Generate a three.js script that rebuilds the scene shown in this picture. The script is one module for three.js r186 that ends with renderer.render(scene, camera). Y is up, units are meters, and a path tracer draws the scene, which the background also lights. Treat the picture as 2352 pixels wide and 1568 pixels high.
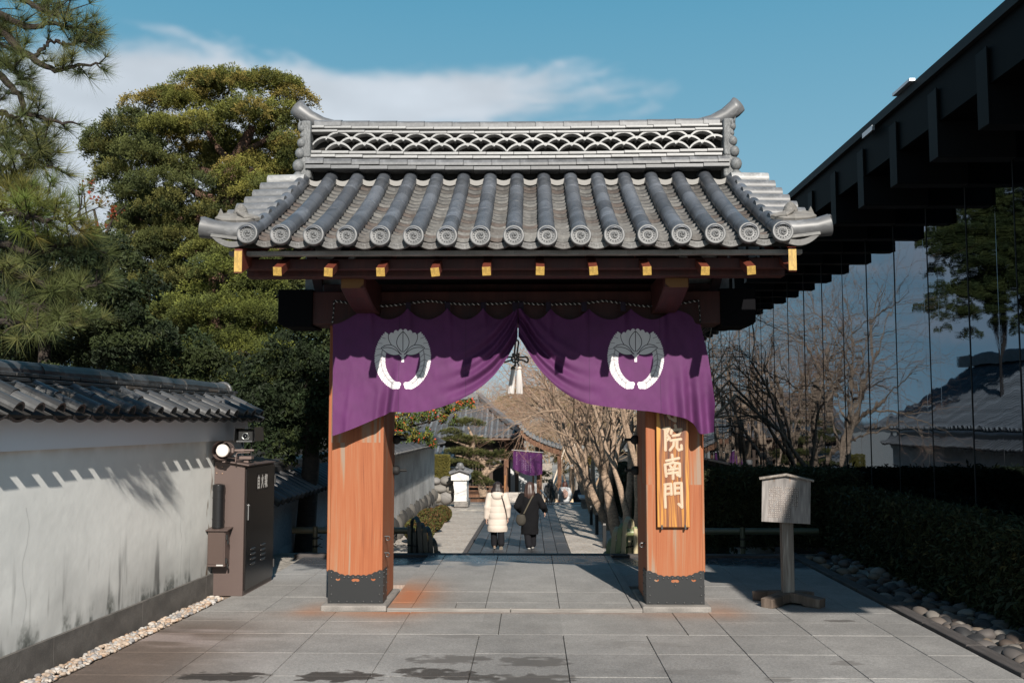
import * as THREE from 'three';
import { mergeGeometries, mergeVertices, toCreasedNormals } from 'three/addons/utils/BufferGeometryUtils.js';
import { RoundedBoxGeometry } from 'three/addons/geometries/RoundedBoxGeometry.js';
import { MarchingCubes } from 'three/addons/objects/MarchingCubes.js';

// ---------------------------------------------------------------- camera, sky, sun, exposure
const scene = new THREE.Scene();
const EYE = 1.8, FOCAL = 2287, PITCH = Math.atan(186 / 2287), YAW = Math.atan(44 / 2287);
const camera = new THREE.PerspectiveCamera(2 * Math.atan(784 / FOCAL) * 180 / Math.PI, 1024 / 682, 0.1, 900);
camera.position.set(0, EYE, 0);
camera.rotation.order = 'YXZ';
camera.rotation.set(PITCH, YAW, 0);
camera.updateMatrixWorld();
const renderer = new THREE.WebGLRenderer({ antialias: true });
renderer.toneMapping = THREE.LinearToneMapping;
renderer.toneMappingExposure = 1.6;
renderer.shadowMap.enabled = true;
renderer.setSize(1024, 682);

const SUN_EL = 30.5 * Math.PI / 180, SUN_AZ = 11.5 * Math.PI / 180;
const sunDir = new THREE.Vector3(Math.sin(SUN_AZ) * Math.cos(SUN_EL), Math.sin(SUN_EL), Math.cos(SUN_AZ) * Math.cos(SUN_EL));
const sun = new THREE.DirectionalLight(new THREE.Color(1, 0.93, 0.84), 5);
sun.position.copy(sunDir).multiplyScalar(60);
sun.position.z -= 14;
sun.target.position.set(0, 0, -14);
sun.castShadow = true;
Object.assign(sun.shadow.camera, { left: -30, right: 30, top: 30, bottom: -30, near: 1, far: 160 });
sun.shadow.mapSize.set(4096, 4096);
scene.add(sun, sun.target);

// ---------------------------------------------------------------- random numbers and noise
let seedState = 12345;
const seed = (s) => { seedState = s >>> 0; };
const R = () => { seedState = (seedState + 0x6d2b79f5) | 0; let t = Math.imul(seedState ^ (seedState >>> 15), 1 | seedState); t = (t + Math.imul(t ^ (t >>> 7), 61 | t)) ^ t; return ((t ^ (t >>> 14)) >>> 0) / 4294967296; };
const rr = (a, b) => a + (b - a) * R();
const hash = (x, y) => { let h = Math.imul(x | 0, 374761393) + Math.imul(y | 0, 668265263) | 0; h = Math.imul(h ^ (h >>> 13), 1274126177); return ((h ^ (h >>> 16)) >>> 0) / 4294967296; };
function vn(x, y) { const xi = Math.floor(x), yi = Math.floor(y); let fx = x - xi, fy = y - yi; fx = fx * fx * (3 - 2 * fx); fy = fy * fy * (3 - 2 * fy); const a = hash(xi, yi), b = hash(xi + 1, yi), c = hash(xi, yi + 1), d = hash(xi + 1, yi + 1); return a + (b - a) * fx + (c - a) * fy + (a - b - c + d) * fx * fy; }
function fbm(x, y, o = 4) { let s = 0, a = 0.5, t = 0; for (let i = 0; i < o; i++) { s += a * vn(x, y); t += a; x = x * 2.03 + 17.1; y = y * 2.01 + 9.7; a *= 0.5; } return s / t; }
const n3 = (x, y, z) => (vn(x + z * 0.7, y + 31.4) + vn(y + x * 0.3 + 7, z + 11.2) + vn(z + y * 0.4, x + 53.1)) / 3;
const sm = (a, b, x) => { const t = Math.min(1, Math.max(0, (x - a) / (b - a))); return t * t * (3 - 2 * t); };
const mix = (a, b, t) => a + (b - a) * t;
const V = (x, y, z) => new THREE.Vector3(x, y, z);

// a photograph pixel (2352 wide) and a distance (or a height) to a point of the place: how the survey of the photograph was turned into metres
function ray(px, py) { return V((px - 1176) / FOCAL, (784 - py) / FOCAL, -1).applyQuaternion(camera.quaternion); }
function at(px, py, d) { const r = ray(px, py); return V(0, EYE, 0).addScaledVector(r, -d / r.z); }
function onGround(px, py, h = 0) { const r = ray(px, py); return V(0, EYE, 0).addScaledVector(r, (h - EYE) / r.y); }

// ---------------------------------------------------------------- sky (air and clouds only)
{
  const W = 2048, H = 1024, data = new Float32Array(W * H * 4);
  const inv = camera.quaternion.clone().invert(), v = V(0, 0, 0);
  for (let j = 0; j < H; j++) {
    const el = ((j + 0.5) / H - 0.5) * Math.PI, ce = Math.cos(el), se = Math.sin(el);
    for (let i = 0; i < W; i++) {
      const az = ((i + 0.5) / W - 0.5) * 2 * Math.PI;
      const dx = ce * Math.cos(az), dz = ce * Math.sin(az), o = (j * W + i) * 4;
      let r, g, b;
      if (se < -0.02) { r = 0.10; g = 0.11; b = 0.11; } else {
        const e = Math.max(0, se), t = Math.pow(Math.min(1, e / 0.42), 0.75), t2 = sm(0.36, 1, e);
        r = mix(mix(0.36, 0.085, t), 0.03, t2); g = mix(mix(0.54, 0.285, t), 0.12, t2); b = mix(mix(0.63, 0.43, t), 0.26, t2);
        const s = Math.max(0, dx * sunDir.x + se * sunDir.y + dz * sunDir.z), gl = 0.25 * Math.pow(s, 6) + 0.8 * Math.pow(s, 60);
        r += gl; g += gl * 0.97; b += gl * 0.9;
        // clouds: a bank low in the north-west thinning towards the north, scattered ones elsewhere
        let bias = -0.35 - 0.5 * sm(0.3, 0.7, e);
        if (dz < -0.1) {
          v.set(dx, se, dz).applyQuaternion(inv);
          const px = 1176 - v.x / v.z * FOCAL, py = 784 + v.y / v.z * FOCAL;
          const blob = (x, y, a, c, k) => { const q = ((px - x) / a) ** 2 + ((py - y) / c) ** 2; return k * Math.exp(-q); };
          bias = -0.95 + blob(40, 420, 520, 330, 1.9) + blob(420, 330, 330, 140, 0.9) + blob(780, 245, 350, 95, 1.05) + blob(1230, 215, 300, 85, 0.92) + blob(430, 190, 300, 70, 0.45) + blob(-1300, 500, 500, 350, 0.6);
          bias = mix(-0.35, bias, sm(-0.1, -0.35, dz));
        }
        const cx = Math.atan2(dx, -dz) * 9, cy = el * 20;
        const w = fbm(cx * 0.9 + 5, cy * 1.3, 3) - 0.5;
        const f = 0.7 * fbm(cx + w * 2.2 + cy * 0.35, cy * 1.7 - cx * 0.3 + w * 2, 6) + 0.3 * fbm(cx * 3.4 - cy * 1.5 + w * 3, cy * 4.6 + w * 2, 5);
        const c = sm(0.38, 0.8, f + bias * 0.55 + 0.16) * sm(-0.01, 0.05, e);
        const sh = 0.84 + 0.3 * fbm(cx * 1.6 + 9, cy * 2.2, 5);
        r = mix(r, 0.53 * sh, c * 0.93); g = mix(g, 0.585 * sh, c * 0.93); b = mix(b, 0.645 * sh, c * 0.93);
      }
      data[o] = r * 0.75; data[o + 1] = g * 0.742; data[o + 2] = b * 0.74; data[o + 3] = 1;
    }
  }
  const t = new THREE.DataTexture(data, W, H, THREE.RGBAFormat, THREE.FloatType);
  t.mapping = THREE.EquirectangularReflectionMapping; t.magFilter = THREE.LinearFilter; t.minFilter = THREE.LinearFilter; t.needsUpdate = true;
  scene.background = t; scene.environment = t;
}

// ---------------------------------------------------------------- naming and building helpers
const taken = new Map();
function numbered(name) { const n = taken.get(name) ?? 0; taken.set(name, n + 1); return n ? name + '_' + String(n).padStart(3, '0') : name; }
function tag(o, label, category, group) { o.userData.label = label; o.userData.category = category; if (group) o.userData.group = group; return o; }
function thing(name, label, category, pos = [0, 0, 0], turn = 0, group) { const o = new THREE.Group(); o.name = numbered(name); o.position.set(...pos); o.rotation.y = turn; scene.add(o); return tag(o, label, category, group); }
function solo(name, label, category, geo, mat, group) { const o = part(numbered(name), geo, mat, scene); return tag(o, label, category, group); }
function struct(name, geo, mat) { const o = geo ? part(numbered(name), geo, mat, scene) : new THREE.Group(); if (!geo) { o.name = numbered(name); scene.add(o); } o.userData.kind = 'structure'; return o; }
function part(name, geo, mat, parent, pos, turn) {
  if (Array.isArray(geo)) geo = merge(geo);
  const m = new THREE.Mesh(geo, mat); m.name = name; m.castShadow = m.receiveShadow = true;
  if (pos) m.position.set(...pos); if (turn) m.rotation.y = turn;
  parent.add(m); return m;
}
function copyOf(o, label, pos, turn, group) { const c = o.clone(); c.name = numbered(o.name.replace(/_\d{3}$/, '')); c.userData = { ...o.userData }; if (label) c.userData.label = label; if (group) c.userData.group = group; if (pos) c.position.set(...pos); if (turn !== undefined) c.rotation.y = turn; scene.add(c); return c; }
function merge(list) {
  const col = list.some((g) => g.attributes.color);
  const l = list.map((g) => { g = g.index ? g.toNonIndexed() : g; for (const k of Object.keys(g.attributes)) if (!['position', 'normal', 'uv', 'color'].includes(k)) g.deleteAttribute(k); const n = g.attributes.position.count; if (!g.attributes.uv) g.setAttribute('uv', new THREE.BufferAttribute(new Float32Array(n * 2), 2)); if (!g.attributes.normal) g.computeVertexNormals(); if (col && !g.attributes.color) g.setAttribute('color', new THREE.BufferAttribute(new Float32Array(n * 3).fill(1), 3)); g.morphAttributes = {}; return g; });
  return l.length === 1 ? l[0] : mergeGeometries(l);
}
const put = (g, x, y, z, rx = 0, ry = 0, rz = 0) => { if (rx) g.rotateX(rx); if (rz) g.rotateZ(rz); if (ry) g.rotateY(ry); return g.translate(x, y, z); };
const bx = (w, h, d, x = 0, y = 0, z = 0) => new THREE.BoxGeometry(w, h, d).translate(x, y, z);
const rb = (w, h, d, r, x = 0, y = 0, z = 0) => new RoundedBoxGeometry(w, h, d, 1, r).translate(x, y, z);
const cyl = (r0, r1, h, n = 14, open = false) => new THREE.CylinderGeometry(r1, r0, h, n, 1, open);
function rod(a, b, r0, r1 = r0, n = 8) { const d = b.clone().sub(a), g = new THREE.CylinderGeometry(r1, r0, d.length(), n, 1); g.applyQuaternion(new THREE.Quaternion().setFromUnitVectors(V(0, 1, 0), d.clone().normalize())); return g.translate((a.x + b.x) / 2, (a.y + b.y) / 2, (a.z + b.z) / 2); }
const tube = (pts, r, seg = 24, n = 7, closed = false) => new THREE.TubeGeometry(new THREE.CatmullRomCurve3(pts, closed), seg, r, n, closed);
// tube of varying radius along points (each with .r)
function limb(pts, n = 7, cap = false) {
  const pos = [], uv = [], idx = []; let len = 0; const up = V(0.31, 0.2, 0.93), t = V(), a = V(), b = V();
  pts.forEach((p, i) => {
    const q = pts[Math.min(i + 1, pts.length - 1)], o = pts[Math.max(i - 1, 0)]; t.subVectors(q.p, o.p).normalize();
    if (i === 0) a.copy(up).cross(t).normalize(); else a.addScaledVector(t, -a.dot(t)).normalize();
    b.crossVectors(t, a); if (i) len += p.p.distanceTo(pts[i - 1].p);
    for (let k = 0; k <= n; k++) { const an = k / n * Math.PI * 2, c = Math.cos(an) * p.r, s = Math.sin(an) * p.r; pos.push(p.p.x + a.x * c + b.x * s, p.p.y + a.y * c + b.y * s, p.p.z + a.z * c + b.z * s); uv.push(k / n, len); }
  });
  for (let i = 0; i < pts.length - 1; i++) for (let k = 0; k < n; k++) { const o = i * (n + 1) + k; idx.push(o, o + 1, o + n + 1, o + 1, o + n + 2, o + n + 1); }
  if (cap) { const c = pos.length / 3, e = pts[pts.length - 1]; pos.push(e.p.x, e.p.y, e.p.z); uv.push(0.5, len); const o = (pts.length - 1) * (n + 1); for (let k = 0; k < n; k++) idx.push(o + k, o + k + 1, c); }
  const g = new THREE.BufferGeometry(); g.setAttribute('position', new THREE.Float32BufferAttribute(pos, 3)); g.setAttribute('uv', new THREE.Float32BufferAttribute(uv, 2)); g.setIndex(idx); g.computeVertexNormals(); return g;
}
// a grid surface from f(u, v) -> Vector3, two-sided by material; uv optional
function sheet(nu, nv, f, uvf) {
  const pos = [], uv = [], idx = [];
  for (let j = 0; j <= nv; j++) for (let i = 0; i <= nu; i++) { const u = i / nu, w = j / nv, p = f(u, w); pos.push(p.x, p.y, p.z); const q = uvf ? uvf(u, w, p) : [u, w]; uv.push(q[0], q[1]); }
  for (let j = 0; j < nv; j++) for (let i = 0; i < nu; i++) { const a = j * (nu + 1) + i, b = a + nu + 1; idx.push(a, a + 1, b, a + 1, b + 1, b); }
  const g = new THREE.BufferGeometry(); g.setAttribute('position', new THREE.Float32BufferAttribute(pos, 3)); g.setAttribute('uv', new THREE.Float32BufferAttribute(uv, 2)); g.setIndex(idx); g.computeVertexNormals(); return g;
}
// a polygon in the XY plane (or as given by "to") extruded along z
function prism(pts, depth, bevel = 0, curve = 6) { const s = new THREE.Shape(pts.map((p) => new THREE.Vector2(p[0], p[1]))); return new THREE.ExtrudeGeometry(s, { depth, bevelEnabled: bevel > 0, bevelThickness: bevel, bevelSize: bevel, bevelOffset: -bevel, bevelSegments: 1, curveSegments: curve }); }
// uv in metres from the face's own direction
function triUV(g, s = 1, off = 0) {
  if (g.index) g = g.toNonIndexed(); if (!g.attributes.normal) g.computeVertexNormals();
  const p = g.attributes.position, n = g.attributes.normal, uv = new Float32Array(p.count * 2);
  for (let i = 0; i < p.count; i++) { const ax = Math.abs(n.getX(i)), ay = Math.abs(n.getY(i)), az = Math.abs(n.getZ(i)); let u, w; if (ay > ax && ay > az) { u = p.getX(i); w = p.getZ(i); } else if (ax > az) { u = p.getZ(i); w = p.getY(i); } else { u = p.getX(i); w = p.getY(i); } uv[i * 2] = u * s + off; uv[i * 2 + 1] = w * s + off * 0.37; }
  g.setAttribute('uv', new THREE.BufferAttribute(uv, 2)); return g;
}
function tint(g, f) { const p = g.attributes.position, c = new Float32Array(p.count * 3); for (let i = 0; i < p.count; i++) { const q = typeof f === 'function' ? f(p.getX(i), p.getY(i), p.getZ(i)) : f; c[i * 3] = q[0]; c[i * 3 + 1] = q[1]; c[i * 3 + 2] = q[2]; } g.setAttribute('color', new THREE.BufferAttribute(c, 3)); return g; }
// a lumpy stone: an icosahedron pushed about by noise
function stone(rx, ry, rz, k, detail = 2, rough = 0.35) { const g = mergeVertices(new THREE.IcosahedronGeometry(1, detail).deleteAttribute('uv').deleteAttribute('normal')), p = g.attributes.position; for (let i = 0; i < p.count; i++) { const x = p.getX(i), y = p.getY(i), z = p.getZ(i), m = 1 - rough * 0.5 + rough * n3(x * 1.3 + k * 7.3, y * 1.3 + k * 3.1, z * 1.3 + k); p.setXYZ(i, x * rx * m, y * ry * m, z * rz * m); } g.computeVertexNormals(); return g; }

// ---------------------------------------------------------------- textures and materials
function tex(w, h, f, srgb = true, repeat) {
  const d = new Uint8Array(w * h * 4);
  for (let j = 0; j < h; j++) for (let i = 0; i < w; i++) { const c = f(i / w, j / h, i, j), o = (j * w + i) * 4; if (typeof c === 'number') d[o] = d[o + 1] = d[o + 2] = Math.max(0, Math.min(255, c * 255)); else for (let k = 0; k < 3; k++) d[o + k] = Math.max(0, Math.min(255, c[k])); d[o + 3] = 255; }
  const t = new THREE.DataTexture(d, w, h, THREE.RGBAFormat); t.magFilter = THREE.LinearFilter; t.minFilter = THREE.LinearMipmapLinearFilter; t.generateMipmaps = true; t.wrapS = t.wrapT = THREE.RepeatWrapping; if (srgb) t.colorSpace = THREE.SRGBColorSpace; if (repeat) t.repeat.set(...repeat); t.needsUpdate = true; return t;
}
function canvasTex(w, h, draw) { const c = document.createElement('canvas'); c.width = w; c.height = h; draw(c.getContext('2d'), w, h); const t = new THREE.CanvasTexture(c); t.colorSpace = THREE.SRGBColorSpace; t.wrapS = t.wrapT = THREE.ClampToEdgeWrapping; return t; }
const lin = (r, g, b) => new THREE.Color().setRGB(r, g, b);
const std = (c, roughness = 0.8, more = {}) => new THREE.MeshStandardMaterial({ color: Array.isArray(c) ? lin(c[0] * 0.79, c[1] * 0.79, c[2] * 0.79) : lin(0.79, 0.79, 0.79), roughness, ...more });
const DS = { side: THREE.DoubleSide };

const grainT = tex(256, 256, (u, v) => { const p = fbm(u * 8, v * 8, 4), q = hash(u * 256 | 0, v * 256 | 0); return 0.62 + 0.3 * p + 0.14 * (q - 0.5); }, true);
const tileT = tex(512, 512, (u, v) => { const a = fbm(u * 10, v * 10, 4), b = fbm(u * 3 + 5, v * 3, 3), q = hash(u * 512 | 0, v * 512 | 0), s = sm(0.62, 0.75, fbm(u * 14 + 40, v * 14 + 2, 3)); const l = 196 + 50 * (a - 0.5) + 50 * (b - 0.5) + 10 * (q - 0.5) + 26 * s; return [l, l, l]; });
const tileB = tex(256, 256, (u, v) => fbm(u * 16, v * 16, 4), false);
function woodTex(w, h, stops, k, vert = 1, fine = 1) {                        // long grain along v
  return tex(w, h, (u, v) => {
    const wob = fbm(u * 3 + k, v * 1.6, 3) * 0.1 / fine, g = fbm((u + wob) * 42 * fine + k, v * 1.7 * vert, 4), f = fbm((u + wob) * 160 * fine, v * 6 * vert + k, 3), p = fbm(u * 5 * fine + k * 2, v * 2.2 * vert, 4), t = Math.min(1, Math.max(0, 0.5 + (g - 0.5) * 0.55 + (f - 0.5) * 0.65 + (p - 0.5) * 0.75 + sm(0.55, 0.8, fbm(u * 16 * fine + k, v * 1.8, 4)) * 0.6 - 0.05));
    const s = t * (stops.length - 1), i = Math.min(stops.length - 2, Math.floor(s)), q = s - i; return [0, 1, 2].map((c) => mix(stops[i][c], stops[i + 1][c], q));
  });
}
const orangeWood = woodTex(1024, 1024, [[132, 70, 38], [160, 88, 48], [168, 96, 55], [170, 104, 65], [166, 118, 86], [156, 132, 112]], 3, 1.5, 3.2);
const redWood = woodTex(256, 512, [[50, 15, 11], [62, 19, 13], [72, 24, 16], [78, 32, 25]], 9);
const greyWood = woodTex(512, 512, [[84, 76, 68], [118, 110, 102], [140, 132, 124], [164, 157, 149]], 21);
const brownWood = woodTex(256, 512, [[70, 44, 26], [96, 62, 40], [118, 80, 54], [134, 98, 72]], 33);
const plankWood = woodTex(256, 512, [[104, 54, 18], [140, 78, 26], [160, 96, 34], [182, 126, 56]], 14);

const M = {
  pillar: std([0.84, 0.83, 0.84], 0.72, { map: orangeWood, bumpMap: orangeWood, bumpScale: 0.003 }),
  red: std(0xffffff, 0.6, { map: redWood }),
  redPaint: std([0.13, 0.026, 0.012], 0.6),
  ochre: std([0.8, 0.5, 0.11], 0.6, { map: grainT }),
  iron: std([0.026, 0.028, 0.03], 0.45, { metalness: 0.3, bumpMap: grainT, bumpScale: 0.001 }),
  rivet: std([0.12, 0.12, 0.12], 0.35, { metalness: 0.7 }),
  black: std([0.007, 0.0075, 0.008], 0.75),
  granite: std([0.42, 0.39, 0.36], 0.85, { map: grainT, bumpMap: grainT, bumpScale: 0.002 }),
  kerb: std([0.12, 0.105, 0.1], 0.9, { map: grainT, bumpMap: grainT, bumpScale: 0.003 }),
  greyBoard: std([0.55, 0.53, 0.5], 0.8, { map: grainT }),
  roll: std([0.165, 0.182, 0.205], 0.42, { map: tileT, bumpMap: tileB, bumpScale: 0.001 }),
  disc: std([0.2, 0.205, 0.21], 0.5, { map: tileT }),
  pan: std([0.29, 0.275, 0.26], 0.6, { map: tileT, bumpMap: tileB, bumpScale: 0.002 }),
  panEnd: std([0.33, 0.32, 0.305], 0.6, { map: tileT }),
  silver: std([0.56, 0.56, 0.555], 0.45, { map: tileT }),
  silverDim: std([0.25, 0.255, 0.265], 0.45, { map: tileT }),
  oni: std([0.26, 0.27, 0.275], 0.6, { map: tileT, bumpMap: tileB, bumpScale: 0.006 }),
  dark: std([0.02, 0.018, 0.016], 0.9),
  plaster: std([0.6, 0.59, 0.57], 0.9, { map: grainT }),
  greyWood: std(0xffffff, 0.85, { map: greyWood, bumpMap: greyWood, bumpScale: 0.002 }),
  brownWood: std(0xffffff, 0.8, { map: brownWood, bumpMap: brownWood, bumpScale: 0.002 }),
  white: std([0.5, 0.49, 0.475], 0.85),
};
// ================================================================ THE SETTING: ground, pavement, path
const rowZ = [3.0, 3.7, 4.4, 5.1, 5.8, 6.52, 7.24, 7.95, 8.66, 9.2, 9.66];            // joints across, metres from the camera
const colX = [-2.57, -1.867, -1.153, -0.445, 0.268, 0.975, 1.68, 2.38, 3.07, 3.47];       // joints along
const wallX = (d) => -3.51 + 0.058 * (d - 7.17);                                         // foot of the plaster wall's stone plinth
const pathY = (d) => (d < 13.6 ? 0 : d < 22.6 ? mix(0, -1.195, sm(13.6, 21.5, d)) : d < 42.4 ? -0.7 - 0.0219 * d : mix(-1.63, -3.1, sm(42.4, 46, d)));
{
  const g = sheet(120, 260, (u, v) => { const d = mix(-4, 8, 0) + (v < 0.8 ? mix(-6, 60, v / 0.8) : mix(60, 500, ((v - 0.8) / 0.2) ** 2)); const w = 1 + Math.max(0, d) / 60; return V(mix(-42, 42, u) * w * (d > 60 ? 3 : 1), pathY(d) - 0.035 + (d > 60 ? 0 : 0), -d); }, (u, v, p) => [p.x / 3, p.z / 3]);
  const gravel = tex(512, 512, (u, v) => { const q = hash(u * 512 | 0, v * 512 | 0), p = fbm(u * 60, v * 60, 3), b = fbm(u * 6, v * 6, 3); const l = 150 + 90 * (p - 0.5) + 40 * (q - 0.5) + 40 * (b - 0.5); return [l, l * 0.96, l * 0.9]; });
  struct('ground', g, std(0xffffff, 0.95, { map: gravel, bumpMap: gravel, bumpScale: 0.02, ...DS }));
}
// the granite's own colour: speckle, blotches, wet patches and the orange that the pillars' paint has left on the stone
const paveT = tex(2048, 2048, (u, v) => {
  const x = -3.6 + 7.2 * u, d = 2.9 + 11 * v; let l = 140;
  const q = hash(u * 2048 | 0, v * 2048 | 0), sp = fbm(u * 700, v * 900, 2);
  const cx = colX.findIndex((c) => x < c), rz = rowZ.findIndex((c) => d < c);
  l += 10 * (hash(cx + 90, rz + 17) - 0.5) + 34 * (fbm(x * 0.9 + 3, d * 0.9, 4) - 0.5) + 20 * (fbm(x * 5, d * 5 + 40, 3) - 0.5) + 30 * (sp - 0.5) + 26 * (q - 0.5);
  let r = l, g = l * 0.985, b = l * 0.965;
  const left = sm(-2.2, -2.9, x) * sm(9.8, 8.6, d) + 0.6 * sm(-1.6, -2.4, x) * sm(9.8, 8.6, d);   // brown film and pale wash marks on the western slabs
  if (left > 0) { const w = sm(0.5, 0.72, fbm(x * 1.1 + d * 0.4, d * 3.2, 4)); r = mix(r, r * 0.8 + 26 * w, left); g = mix(g, g * 0.75 + 26 * w, left); b = mix(b, b * 0.72 + 28 * w, left); }
  const blot = (X, D, a, c, k) => { if (Math.abs(x - X) > 1.9 * a || Math.abs(d - D) > 1.9 * c) return 0; const n = (fbm(x * 10 + X, d * 16 + D, 5) - 0.5) * 3.4, e = ((x - X) / a) ** 2 + ((d - D) / c) ** 2; return k * sm(1.05, 0.55, e + n * 0.8); };
  const edge = 0.35 + 0.95 * (0.5 * q + 0.5 * sp);
  const wet = Math.min(0.75, edge * Math.max(blot(-2.2, 7.22, 0.3, 0.12, 0.95), blot(-1.36, 7.22, 0.3, 0.15, 0.95), blot(-0.78, 7.32, 0.22, 0.15, 0.8), blot(-0.5, 7.24, 0.26, 0.13, 0.7), blot(-0.62, 7.75, 0.3, 0.15, 0.4), blot(0.02, 7.7, 0.3, 0.15, 0.4), blot(0.0, 7.16, 0.32, 0.16, 0.5), blot(-0.6, 8.6, 0.3, 0.1, 0.12), blot(1.75, 7.2, 0.1, 0.1, 0.25), blot(2.35, 7.7, 0.16, 0.08, 0.25), blot(2.8, 9.3, 0.13, 0.07, 0.45), blot(0.9, 8.3, 0.4, 0.12, 0.1), blot(1.2, 7.4, 0.3, 0.1, 0.1)));
  r *= 1 - wet * 0.78; g *= 1 - wet * 0.82; b *= 1 - wet * 0.85;
  const wash = blot(2.42, 7.05, 0.5, 0.22, 0.16); r += 90 * wash; g += 90 * wash; b += 88 * wash;
  const stain = (X, D, a, c, k) => k * Math.exp(-(((x - X) / a) ** 2) - ((d - D) / c) ** 2);
  const o = Math.min(0.85, (stain(-1.28, 10.35, 0.3, 0.85, 0.8) + stain(-1.75, 9.55, 0.6, 0.18, 0.24) + stain(-2.12, 9.75, 0.16, 0.35, 0.28) + stain(1.4, 9.55, 0.5, 0.2, 0.22) + stain(1.82, 9.75, 0.2, 0.4, 0.28) + stain(-1.0, 9.62, 0.7, 0.05, 0.3) + stain(0.6, 9.62, 0.6, 0.05, 0.16)) * (0.7 + 0.6 * fbm(x * 5, d * 5, 3)));
  r = mix(r, 178, o); g = mix(g, 104, o); b = mix(b, 62, o);
  const damp = sm(12.55, 12.95, d + (fbm(x * 3, d * 3 + 7, 4) - 0.5) * 1.1); r *= 1 - 0.5 * damp; g *= 1 - 0.47 * damp; b *= 1 - 0.42 * damp;
  return [r, g, b];
});
const paveR = tex(512, 512, (u, v) => { const x = -3.6 + 7.2 * u, d = 2.9 + 11 * v; const damp = sm(12.5, 12.95, d + (fbm(x * 3, d * 3 + 7, 4) - 0.5) * 1.1); return mix(0.86, 0.32, damp) - 0.1 * fbm(x * 8, d * 8, 3); }, false);
const paveB = tex(512, 512, (u, v) => 0.6 * hash(u * 512 | 0, v * 512 | 0) + 0.4 * fbm(u * 90, v * 90, 2), false, [7, 11]);
M.pave = std(0xffffff, 1, { map: paveT, roughnessMap: paveR, bumpMap: paveB, bumpScale: 0.0025 });
function slab(q, top, h) {                                         // q: four corners [x, d], with a narrow chamfer
  const c = q.reduce((s, p) => [s[0] + p[0] / 4, s[1] + p[1] / 4], [0, 0]), inset = (p, k) => { const dx = c[0] - p[0], dd = c[1] - p[1]; return [p[0] + Math.sign(dx) * k, p[1] + Math.sign(dd) * k]; };
  const a = q.map((p) => inset(p, 0.0026)), b = q.map((p) => inset(p, 0.0052)), pos = [], idx = [];
  for (const [ring, y] of [[a, top - h], [a, top - 0.005], [b, top]]) for (const p of ring) pos.push(p[0], y, -p[1]);
  for (const r of [0, 4]) for (let k = 0; k < 4; k++) { const n = (k + 1) % 4; idx.push(r + k, r + n, r + 4 + k, r + n, r + 4 + n, r + 4 + k); }
  idx.push(8, 9, 10, 8, 10, 11);
  let g = new THREE.BufferGeometry(); g.setAttribute('position', new THREE.Float32BufferAttribute(pos, 3)); g.setIndex(idx); g = g.toNonIndexed(); g.computeVertexNormals();
  const p = g.attributes.position, uv = new Float32Array(p.count * 2); for (let i = 0; i < p.count; i++) { uv[i * 2] = (p.getX(i) + 3.6) / 7.2; uv[i * 2 + 1] = (-p.getZ(i) - 2.9) / 11; }
  g.setAttribute('uv', new THREE.BufferAttribute(uv, 2)); return g;
}
const pavement = struct('pavement');
seed(5);
{
  const add = (x0, x1, d0, d1, top = 0, h = 0.05) => part('paving_slab', slab([[x0, d0], [x1, d0], [x1, d1], [x0, d1]], top + rr(-0.0012, 0.0012), h), M.pave, pavement);
  const leftX = (d) => wallX(d) + 0.19;
  for (let r = 0; r < rowZ.length - 1; r++) {
    const d0 = rowZ[r], d1 = rowZ[r + 1];
    part('paving_slab', slab([[leftX(d0), d0], [colX[0], d0], [colX[0], d1], [leftX(d1), d1]], 0, 0.05), M.pave, pavement);
    for (let c = 0; c < colX.length - 1; c++) {
      if (r === 8 && c >= 3 && c <= 5) { if (c === 3) { add(colX[3] + 0.16, colX[5] + 0.36, d0, rowZ[10]); add(colX[2], colX[3] + 0.16, d0, rowZ[10]); add(colX[5] + 0.36, colX[6], d0, rowZ[10]); } continue; }
      if ((r === 8 && c === 2) || (r === 9 && c >= 2 && c <= 5)) continue;
      add(colX[c], colX[c + 1], d0, d1);
    }
  }
  // under the gate, a finger's breadth higher
  const inX = [-1.386, -1.153, -0.445, 0.268, 0.975, 1.06], inZ = [9.7, 10.0, 10.62, 12.78, 13.5];
  for (let r = 0; r < 4; r++) for (let c = 0; c < 5; c++) { if (r < 1 && c === 1) { add(inX[1], inX[1] + 0.42, inZ[0], inZ[1], 0.03, 0.08); add(inX[1] + 0.42, inX[2], inZ[0], inZ[1], 0.03, 0.08); } else add(inX[c], inX[c + 1], inZ[r], inZ[r + 1], 0.03, 0.08); }
  // outside the pillars, either side
  for (const [d0, d1] of [[9.66, 10.45], [10.45, 11.2], [11.2, 12.0], [12.0, 12.8], [12.8, 13.5]]) {
    part('paving_slab', slab([[leftX(Math.min(d0, 11.6)), d0], [-2.57, d0], [-2.57, d1], [leftX(Math.min(d1, 11.6)), d1]], 0, 0.05), M.pave, pavement);
    add(-2.57, -1.99, d0, d1); if (d0 > 10.6) { add(-1.99, -1.39, d0, d1); add(1.06, 1.68, d0, d1); }
    add(1.68, 2.38, d0, d1); add(2.38, 3.07, d0, d1); add(3.07, 3.47, d0, d1);
  }
  // the white granite sill in front of the raised slabs and the dark edge stones behind
  for (const [a, b] of [[-1.386, -0.2], [-0.2, 1.06]]) part('sill_stone', rb(b - a - 0.006, 0.05, 0.035, 0.006, (a + b) / 2, 0.006, -9.681), M.granite, pavement);
  for (const [a, b] of [[-3.2, -1.9], [-1.9, -0.6], [-0.6, 0.7], [0.7, 2.1], [2.1, 3.47]]) part('edge_stone', rb(b - a - 0.008, 0.14, 0.16, 0.012, (a + b) / 2, -0.035, -13.6), M.kerb, pavement);
}
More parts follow.
